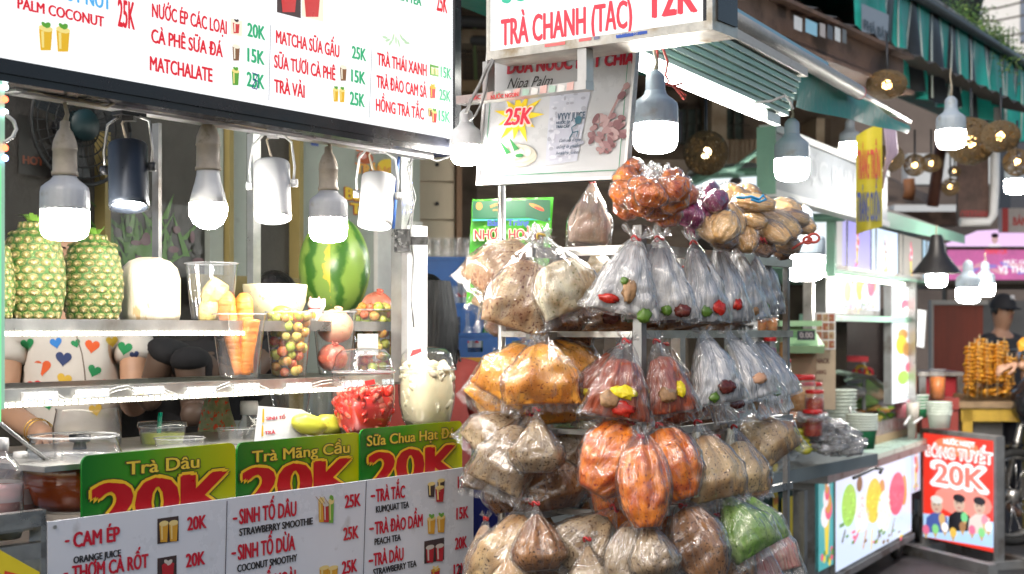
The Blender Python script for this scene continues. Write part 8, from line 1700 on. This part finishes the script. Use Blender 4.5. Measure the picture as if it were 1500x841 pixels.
# motorbike, half out of the frame
mb_o = P(1500, HZ, 9.9); t = thing('motorbike', 'dark motorbike with a chrome headlight parked behind the red pavement sign', 'motorbike', (3.5, 10.1, 0))
BKP = mat('black_motorbike_paint', (.018,.02,.024), .18, var=.1, coat=.6, dirt=((.08,.08,.085), 6, .62)); CHR = mat('chrome', (.7,.7,.72), .12, 1.0, var=.1); RUB = mat('black_rubber', (0,0,0))
bd = Vector((.93, .36, 0)).normalized(); bs_ = Vector((-.36, .93, 0)); Wx = Matrix((bd, bs_, VZ)).transposed()
RW = Matrix((bd, VZ, bs_)).transposed()
fwp = Vector((3.50, 9.85, .34))
for (c, nm) in ((fwp, 'front'), (fwp+bd*1.25, 'rear')):
    m = M(); m.lathe([(.285,-.04),(.31,-.052),(.335,-.04),(.342,0),(.335,.04),(.31,.052),(.285,.04)], c, 44, R=RW, cap=False); w_ = m.build('wheel', RUB, t)
    m = M(); m.lathe([(.265,-.03),(.288,-.034),(.288,.034),(.265,.03)], c, 44, R=RW, cap=False); m.lathe([(0,-.04),(.05,-.045),(.05,.045),(0,.04)], c, 20, R=RW); m.build('rim', STEEL, w_)
    for i in range(16):
        q_ = 2*pi*i/16; m = M(); m.tube([c+RW @ Vector((cos(q_)*.045, sin(q_)*.045, .02*(-1)**i)), c+RW @ Vector((cos(q_+.3)*.27, sin(q_+.3)*.27, 0))], .0035, 5); m.build('spoke', CHR, w_)
hd_ = P(1500, 561, 9.7)
m = M(); 
for s_ in (-.09, .09): m.tube([fwp+bs_*s_, fwp+bs_*s_+bd*.12+VZ*.38, fwp+bs_*s_+bd*.22+VZ*.72], [.024,.026,.03], 10)
m.build('front_fork', STEEL, t)
m = M(); vs = []
for i in range(13):
    q_ = radians(20+125*i/12)
    for s_ in (-.06, 0, .06): vs.append(fwp+bd*cos(q_)*-.385*-1*(-1)+VZ*sin(q_)*.385+bs_*s_-VZ*abs(s_)*.3 if False else fwp-bd*cos(q_)*.385+VZ*sin(q_)*.385+bs_*s_-VZ*abs(s_)*.3)
m.add(vs, [(i*3+j, i*3+j+1, (i+1)*3+j+1, (i+1)*3+j) for i in range(12) for j in range(2)], 0, True); m.build('mudguard', BKP, t)
fb_ = fwp+bd*.27+VZ*.62
m = M(); m.ell(fb_+VZ*.02, (.22,.20,.22), R=Wx, n=24, bump=.2, seed=2); m.ell(fb_+bd*.35-VZ*.14, (.35,.17,.24), R=Wx, n=24); m.ell(fb_+bd*.85-VZ*.02, (.5,.14,.16), R=Wx, n=22); m.build('fairing', BKP, t)
m = M(); m.ell(fb_+bd*.85+VZ*.16, (.42,.14,.07), R=Wx, n=22); m.build('seat', mat('black_vinyl_seat', (.02,.02,.02), .5), t)
m = M(); hl = fb_-bd*.10+VZ*.34; m.ell(hl, (.11,.12,.11), R=Wx, n=24); m.build('headlight', CHR, t); m = M(); m.tube([fb_+VZ*.2, hl+bd*.08-VZ*.02, hl+bd*.1+VZ*.08], .03, 8); m.tube([hl+bd*.1+bs_*.34+VZ*.05, hl+bd*.1+VZ*.08, hl+bd*.1-bs_*.34+VZ*.05], .013, 8); m.build('handlebar', STEELD, t)
for s_ in (-1, 1): m = M(); m.tube([hl+bd*.1+bs_*s_*.34+VZ*.05, hl+bd*.02+bs_*s_*.40+VZ*.10], .006, 6); m.ell(hl+bs_*s_*.40+VZ*.10, (.02,.05,.035), R=Wx, n=14); m.build('mirror', BLACKP, t)
m = M(); m.tube([fb_+bd*.5-VZ*.45, fb_+bd*1.2-VZ*.40], [.05,.04], 12); m.ell(fb_+bd*.42-VZ*.38, (.16,.12,.13), R=Wx, n=16); m.build('engine', STEELD, t)

# far table, spiral potatoes
TB = fpl(10.2, radians(-4)); t = thing('yellow_table', 'yellow wooden table with a worn top carrying the spiral potatoes', 'table', TB.hit(1460, 700)); YW = mat('yellow_painted_wood', (.50,.32,.04), .55, var=.2, dirt=((.25,.15,.05), 6, .6))
m = M(); pb(m, TB, 1404, 588, 1560, 598, -.75, .02); m.build('tabletop', mat('worn_brown_top', (.30,.20,.11), .6, var=.3), t)
m = M(); pb(m, TB, 1408, 598.5, 1556, 618, -.05, 0); m.build('apron', YW, t)
for x in (1410, 1540):
    for c in (-.7, -.06): m = M(); a, b0_ = TB.uv(x, 600); m.pbox(TB, a, -H, c, a+.07, b0_, c+.06); m.build('leg', YW, t)
m = M(); pb(m, TB, 1436, 622, 1480, 655, -.4, -.2); tag(m.build('white_carton', mat('grey_white_carton', (.45,.44,.44), .7)), 'pale carton stored under the yellow table', 'box')
t = thing('potato_stand', 'low tray of loose potato slices holding the skewers upright', 'tray', P(1450, 590, 10.0)); m = M(); pb(m, fpl(10.1), 1412, 578, 1484, 588, -.25, .0); m.build('tray', mat('tan_tray', (.40,.26,.14), .6), t)
PFR = food('fried_potato', (.80,.42,.05), (.70,.28,.02), (.55,.16,.01), 30, 90, .4, .4)
m = M(); rn = random.Random(6)
for i in range(60): m.lathe([(0,0),(.03,.002),(.032,.006),(0,.008)], P(rn.uniform(1416, 1478), rn.uniform(570, 578), 9.95+rn.uniform(0,.25)), 9, R=Matrix.Rotation(rn.uniform(-.8,.8), 3, 'X') @ Matrix.Rotation(rn.uniform(-.8,.8), 3, 'Y'))
o_ = m.build('potato_slices', PFR, t); o_['kind'] = 'stuff'
def spiral(px, y0, y1, Y, lean, r, lab):
    a_, b_ = P(px, y1, Y), P(px+lean, y0, Y); t = thing('spiral_potato', lab, 'fried snack', P(px, 582, Y), 'spiral potatoes on sticks'); m = M(); m.tube([P(px-lean*.4, 582, Y), b_+(b_-a_).normalized()*.03], .004, 5); m.build('stick', mat('bamboo', (.5,.35,.18), .6), t)
    R = axes(b_-a_); L = (b_-a_).length; turns = int(L/.026); n = 12; vs = []; fs = []; N_ = turns*n
    for i in range(N_+1):
        q_ = 2*pi*i/n; z = L*i/N_; rr = r*(.85+.2*sin(i*.37+px))
        for (r_, dz) in ((.25, .0), (1, .010*sin(q_*2)), (1.0, .010*sin(q_*2)-.005), (.25, -.005)): vs.append(a_+R @ Vector((cos(q_)*rr*r_, sin(q_)*rr*r_, z+dz)))
    for i in range(N_):
        for k_ in range(4): fs.append((i*4+k_, i*4+(k_+1) % 4, (i+1)*4+(k_+1) % 4, (i+1)*4+k_))
    m = M(); m.add(vs, fs, 0, True); m.build('potato_spiral', PFR, t)
LB = ['outermost on the near side','second from the near side, standing tall','with the highest round tip','in the front row, slightly leaning','in the middle of the bunch','just behind the middle','next to the seller hand','thin one by the hand','half hidden at the back','paler one low by the hand','tall one before the black shirt','last one at the far side']
for i, (x, y0, y1, Y, ln, r) in enumerate(((1418,507,572,9.9,2,.04),(1427,502,570,10.0,1,.042),(1437,496,562,9.95,-2,.042),(1432,506,560,9.8,1,.036),(1446,503,562,9.9,0,.04),(1452,506,560,10.05,1,.042),(1461,504,560,9.9,1,.040),(1468,500,556,10.1,3,.040),(1442,510,566,10.1,0,.04),(1474,522,572,10.0,2,.034),(1458,508,562,10.15,2,.040),(1480,524,566,10.1,2,.034))): spiral(x, y0, y1, Y, ln, r, 'spiral fried potato '+LB[i])

# small juice table left of it
TB2 = fpl(10.6, radians(-4)); t = thing('juice_table', 'small steel table with a juice cup behind the cart corner', 'table', TB2.hit(1380, 660)); m = M(); pb(m, TB2, 1345, 545, 1412, 551, -.5, 0); m.build('tabletop', STEEL, t)
for x in (1347, 1403): m = M(); a, b0_ = TB2.uv(x, 552); m.pbox(TB2, a, -H, -.06, a+.05, b0_, -.01); m.build('leg', STEELD, t)
m = M(); pb(m, TB2, 1349, 552, 1404, 600, -.45, -.07); m.build('red_cloth', mat('red_cloth', (.42,.02,.03), .7), t)
m = M(); pb(m, fpl(9.9), 1352, 583, 1405, 600, -.3, 0); pb(m, fpl(9.9), 1352, 600.5, 1405, 760, -.28, -.02); tag(m.build('drinks_box', mat('red_brown_box', (.30,.05,.04), .5)), 'dark red box the orange juice stands on', 'box')

# seller in black cap
mp = P(1466, HZ, 11.2); t, J, AJ, sh_ = figure((mp.x, 11.2, 0), 1.78, (.45, -1, 0), mat('black_tee', (.018,.018,.022), .85, var=.2, bump=.3, bs=12), SKIND, 'person in a black cap and black T-shirt standing behind the spiral potatoes', hair='short')
f_ = Vector((.45,-1,0)).normalized(); sd_ = f_.cross(VZ).normalized(); hc = Vector((mp.x, 11.2, 0))+f_*.032+VZ*.930*1.78; CAPB = mat('black_cap', (.012,.012,.016), .8)
m = M(); vs = []; fs = []; n = 24
for i in range(7):
    th = pi*.5*(1-i/6)+.02
    for j in range(n): q_ = 2*pi*j/n; vs.append(hc+VZ*.025+sd_*sin(th)*cos(q_)*.094+f_*(sin(th)*sin(q_)*.112-.008)+VZ*cos(th)*.115)
for i in range(6):
    for j in range(n): fs.append((i*n+j, i*n+(j+1) % n, (i+1)*n+(j+1) % n, (i+1)*n+j))
m.add(vs, fs, 0, True); cp = m.build('cap', CAPB, t); m = M(); vs = []
for i in range(9):
    q_ = pi*(.12+.76*i/8)
    for r_ in (1.0, 1.75): vs.append(hc+VZ*(.028-.02*(r_-1))+sd_*cos(q_)*.092*(1 if r_ == 1 else .95)+f_*(sin(q_)*.11*r_-.008))
m.add(vs+[v-VZ*.006 for v in vs], [(2*i, 2*i+2, 2*i+3, 2*i+1) for i in range(8)]+[(18+2*i, 18+2*i+1, 18+2*i+3, 18+2*i+2) for i in range(8)], 0, True); m.build('brim', CAPB, cp)
CPp = Pl(hc+f_*.098+VZ*.085, -sd_, Vector((0,0,1))-f_*.55); m = M(); vs_, fs_, we = glyphs('NY'); m.add([CPp.p((x-.5)*.05, y*.032, .012) for x, y in vs_], fs_); m.add([CPp.p((x-.5)*.036+.002, y*.045-.007, .013) for x, y in vs_], fs_); m.build('cap_emblem', ink((.7,.7,.7)), cp)
CH = Pl(Vector((mp.x, 11.2, 0))+f_*.165+VZ*1.25, -sd_); m = M(); m.add([CH.p((x-.5)*.22, y*.035, .0) for x, y in glyphs('3 · M A')[0]], glyphs('3 · M A')[1]); m.build('shirt_print', ink((.2,.2,.2)), t)
# second seller's arm reaching in from the edge
sp2 = P(1560, HZ, 9.6); wr_ = P(1492, 534, 9.55); t, J, AJ, _ = figure((sp2.x, 9.75, 0), 1.70, (-1, -.2, 0), mat('navy_shirt', (.015,.03,.09), .8), SKIND, 'person mostly beyond the picture edge, reaching a hand to the spiral potatoes', arms=[(P(1530, 545, 9.6), wr_), None], hair='short')
hand(t, wr_, P(1470, 538, 9.55)-wr_, (0,-.3,1), .19, SKIND, .55, side=-1)
m = M(); m.ell(P(1499, 507, 9.9), (.04,.04,.055), n=16, bump=.5, seed=3); tag(m.build('fried_snack', PFR), 'piece of orange fried snack at the picture edge', 'fried snack')

# red door, walls, far shop
FW = fpl(12.5); 
t = thing('red_wooden_door', 'red brown wooden door panel behind the capped person', 'door', FW.hit(1405, 720)); m = M(); pb(m, FW, 1366, 447, 1440, 740, -.06, 0); m.build('panel', mat('red_brown_wood', (.24,.045,.022), .5, var=.25, vs=3, stretch=(4,4,.6)), t); m = M(); pb(m, FW, 1366, 440, 1445, 446.5, -.04, .04); pb(m, FW, 1362, 440, 1365.7, 740, -.04, .04); m.build('frame', mat('grey_door_frame', (.4,.38,.35), .5), t)
m = M(); pb(m, FW, 1441, 440, 1620, 780, -.1, -.04); tag(m.build('grey_shutter', mat('grey_shutter', (.12,.12,.12), .6, var=.2, vs=5)), 'dark grey shutter wall behind the capped person', 'shutter')
m = M(); FW3 = fpl(10.9); pb(m, FW3, 1225, 452, 1310, 560, -.05, 0); tag(m.build('dark_screen', mat('dark_maroon_screen', (.045,.02,.018), .35, var=.3)), 'dark maroon screen seen through the cart opening', 'screen')
m = M(); 
for x in (1300, 1316): pb(m, fpl(10.7), x, 415, x+7, 640, -.05, 0)
tag(m.build('wooden_uprights', mat('tan_upright', (.30,.22,.16), .6)), 'pair of tan uprights behind the fruit light box', 'post')
t = thing('red_table', 'small red topped table with a toy-like red and yellow rack behind the cart', 'table', P(1255, 650, 10.2)); m = M(); pb(m, fpl(10.2), 1218, 522, 1272, 530, -.4, 0); m.build('tabletop', mat('red_plastic_top', (.6,.02,.03), .4), t); m = M(); pb(m, fpl(10.2), 1222, 530.5, 1226, 780, -.03, 0); m.build('leg', STEELD, t); m = M(); pb(m, fpl(10.2), 1264, 530.5, 1268, 780, -.03, 0); m.build('leg', STEELD, t)
m = M()
for (x, y, r, c) in ((1262,544,8,1),(1255,548,6,0),(1272,546,6,0),(1250,552,5,1),(1275,555,5,1)): m.tube([P(x+r*cos(q_), y+r*sin(q_), 10.0) for q_ in [2*pi*k/14 for k in range(15)]], .012, 6, mi=c)
tag(m.build('plastic_rings', [mat('red_plastic_top', (0,0,0)), mat('yellow_plastic', (.7,.42,.02), .4)]), 'red and yellow plastic rings hanging below the red table top', 'toy')
# pink lit stall
PKS = fpl(13.0); t = thing('pink_lit_stall', 'far food stall with a pink backlit gable and a galaxy patterned menu band', 'market stall', PKS.hit(1460, 640)); PKL = lit('backlit_pink', (.80,.55,.85), .9)
m = M(); ppoly(m, PKS, [(1380,361),(1560,361),(1560,330),(1520,335),(1490,335),(1432,338),(1380,359)], 0); m.build('gable_panel', PKL, t)
m = M(); ppoly(m, PKS, [(1384,410),(1580,410),(1580,366),(1388,366)], .0); m.build('menu_band', mat('galaxy_band', (.45,.08,.25), .4, var=.7, vs=3.0, emit=.55, ecol=(.62,.16,.40)), t)
m = M(); 
for i in range(8): pdisc(m, PKS, 1410+i*13, 392+6*sin(i*2), 12, 3, .003+.001*i, i % 2, .4*sin(i))
m.build('galaxy_print', [ink((.8,.4,.5), .6), ink((.35,.25,.7), .6)], t)
m = M(); text(m, PKS, 'THANH CN', 1442, 1474, 372, 9, .006, 0, .05); m.build_each('red_lettering', ink((.8,.08,.12), .7), t)
m = M(); text(m, PKS, 'MỰC GHẸ', 1470, 1510, 387, 6, .014, 0, .04); text(m, PKS, 'VỊ THANH', 1462, 1525, 399, 9, .014, 0, .06); m.build_each('white_lettering', ink((.85,.8,.85), .8), t)
m = M(); pdisc(m, PKS, 1457, 350, 5, 7, .004, 0); pdisc(m, PKS, 1457, 345, 5.5, 3.5, .006, 1); ppoly(m, PKS, [(1447,362),(1450,357),(1464,357),(1467,362)], .003, 2); m.build('portrait_print', [ink((.7,.45,.45), .6), ink((.05,.03,.05), .1), ink((.8,.7,.8), .8)], t)
m = M(); pb(m, PKS, 1380, 361.5, 1580, 365.5, -.2, .02); pb(m, PKS, 1383, 410.5, 1580, 414, -.2, .02); pb(m, PKS, 1385, 414.5, 1388, 730, -.1, 0); pb(m, PKS, 1380, 414.5, 1580, 420, -.9, -.21); m.build('frame', IRON, t)
m = M(); pb(m, PKS, 1380, 366, 1580, 410, -.5, -.02); m.build('body', IRON, t)
m = M(); q_ = fpl(12.6); pb(m, q_, 1468, 305, 1560, 340, -.1, 0); p_ = tag(m.build('cream_sign', mat('cream_sign_face', (.6,.52,.48), .5)), 'cream sign with a red end above the pink stall', 'sign'); m = M(); rect(m, q_, 1468, 340, 1477, 305, .002, 0); text(m, q_, 'BÁNH', 1484, 1512, 330, 12, .003, 0, .04)
for o in m.build_each('sign_print', ink((.6,.04,.04))): o.parent = p_
# brown hanging board
q_ = fpl(10.5); t = thing('brown_hanging_board', 'weathered brown hanging board with red lettering under the ball lamps', 'sign', q_.hit(1425, 330)); m = M(); pb(m, q_, 1403, 215, 1448, 328, -.04, 0); m.build('board', mat('mottled_brown_board', (.12,.07,.055), .6, var=.6, vs=7), t); m = M(); text(m, q_, 'OSKRSHAN', 1407, 1446, 320, 12, .004, 0, .05); m.build_each('red_lettering', ink((.35,.05,.05)), t)
m = M(); m.tube([q_.p(*q_.uv(x, y), .05) for x, y in ((1403,326),(1445,326),(1452,315),(1454,270),(1455,160))], .035, 8); m.build('white_pipe', WHITEP, t)
# far dark buildings, white block, plants
m = M(); q_ = fpl(20); pb(m, q_, 1180, 330, 1900, 800, -.5, 0); pb(m, q_, 1180, 100, 1462, 329.5, -.5, 0); tag(m.build('far_house', mat('far_grey_brown_wall', (.16,.13,.115), .8, var=.4, vs=.8)), 'dark house front closing the far end of the lane', 'house')
m = M(); pb(m, fpl(19), 1330, 225, 1460, 270, -.3, 0); pb(m, fpl(18.5), 1310, 300, 1404, 318, -.3, 0); tag(m.build('white_canopy_sheets', mat('pale_sheet', (.55,.58,.60), .6, var=.15, vs=1)), 'pale roof sheets glimpsed beyond the ball lamps', 'roof')
t = thing('far_porch', 'brown porch roof with a round wooden beam end beyond the yellow banner', 'porch', fpl(15).hit(1335, 420)); m = M(); m.add([P(1300,258,15), P(1360,285,15), P(1358,300,14.5), P(1300,296,14.5), P(1300,258,17), P(1360,285,17)], [(0,1,2,3),(0,4,5,1)]); m.build('roof', DARKW, t); m = M(); m.tube([P(1331,262,14.3), P(1333,280,14.3), P(1330,292,14.3)], .06, 10); m.build('beam_end', mat('orange_brown_wood', (.32,.13,.05), .6), t); m = M(); pb(m, fpl(14.8), 1300, 310, 1404, 330, -.2, 0); m.build('lintel', RUST, t)
m = M(); m.tube([P(1380,200,12), P(1366,302,12)], .05, 6); tag(m.build('brown_pole', mat('red_brown_pole', (.22,.09,.06), .6)), 'slanting red brown pole hanging under the far roof', 'pole')
t = thing('white_building', 'white apartment block with cables at the top corner of the lane', 'building', P(1480, 480, 32)); WB_ = fpl(32); m = M(); pb(m, WB_, 1440, -120, 1900, 470, -4, 0); m.build('wall', mat('white_render', (.85,.85,.84), .7, var=.05, vs=.5), t)
m = M(); pb(m, WB_, 1494, -60, 1530, 62, -.1, .05); m.build('window', mat('blue_grey_glass', (.20,.24,.32), .2), t)
m = M(); pb(m, fpl(26), 1478, 78, 1600, 92, -1, 0); pb(m, fpl(26), 1486, 92.5, 1600, 330, -1, -.2); tag(m.build('dark_canopy', mat('dark_grey_canopy', (.06,.065,.08), .6)), 'dark grey canopy in front of the white building', 'canopy')
m = M(); 
for (y0, y1, s_) in ((30,22,3),(55,48,2),(12,2,4)): m.tube([P(1420+k*20, y0+(y1-y0)*k/6+s_*sin(k), 24) for k in range(7)], .02, 4)
o_ = tag(m.build('overhead_wires', IRON), 'thin black wires crossing before the white building', 'wires')
# balcony plants
t = thing('balcony_plant', 'leafy green creeper spilling over the awning rail', 'plant', P(1430, 100, 11)); rn = random.Random(12)
LFM = [mat('leaf_mid_green', (.07,.15,.025), .5, var=.3, vs=20), mat('leaf_pale_green', (.16,.24,.05), .5, var=.3, vs=20), mat('leaf_dark_green', (.03,.07,.015), .5, var=.3, vs=20)]
m = M()
for i in range(2600):
    u = rn.random(); x = 1395+u*90+rn.gauss(0, 10); yc = 18+u*70; y = yc+rn.gauss(0, 17)-8*(1-u); c = P(x, y, 11+rn.gauss(0, .35)); d = Vector([rn.gauss(0, 1) for _ in range(3)]).normalized(); e = d.orthogonal().normalized(); s_ = rn.uniform(.015, .035)
    m.add([c-e*s_*.35, c+d*s_, c+e*s_*.35, c-d*s_*.5], [(0,1,2,3)], rn.choice((0,0,1,2)))
fo = m.build('foliage', LFM, t); fo['kind'] = 'stuff'
m = M(); m.lathe([(0,0),(.16,0),(.22,.22),(.24,.24),(0,.22)], P(1398, 44, 11.2), 20); m.build('pot', mat('dark_pot', (.06,.06,.07), .6), t); m = M()
for i in range(9): x = 1410+i*8; m.tube([P(1405, 60, 11.1), P(x, 30+i*6, 11.0), P(x+18, 45+i*7, 10.9)], .01, 5)
m.build('stem', mat('brown_stem', (.12,.08,.04)), t)
t = thing('snake_plant', 'upright sword leaved plant with yellow margins behind the awning bar', 'plant', P(1378, 48, 11.6))
for i in range(16):
    x = 1360+i*3.2; h_ = rn.uniform(40, 75); ln = rn.uniform(-8, 14); m = M(); a_ = P(x, 48, 11.6+rn.uniform(-.1,.1)); b_ = P(x+ln*.5, 48-h_*.6, 11.5); c_ = P(x+ln, 48-h_, 11.5); w_ = Vector((.035,.01,0))
    m.add([a_-w_, a_+w_, b_-w_*1.2, b_+w_*1.2, c_], [(0,1,3,2),(2,3,4)], 0, False); m.add([a_-w_*1.3+Vector((0,.003,0)), a_+w_*1.3+Vector((0,.003,0)), b_-w_*1.5+Vector((0,.003,0)), b_+w_*1.5+Vector((0,.003,0)), c_+VZ*.01], [(0,1,3,2),(2,3,4)], 1, False); m.build('leaf', [LFM[0], mat('leaf_yellow_margin', (.36,.34,.07), .5)], t)
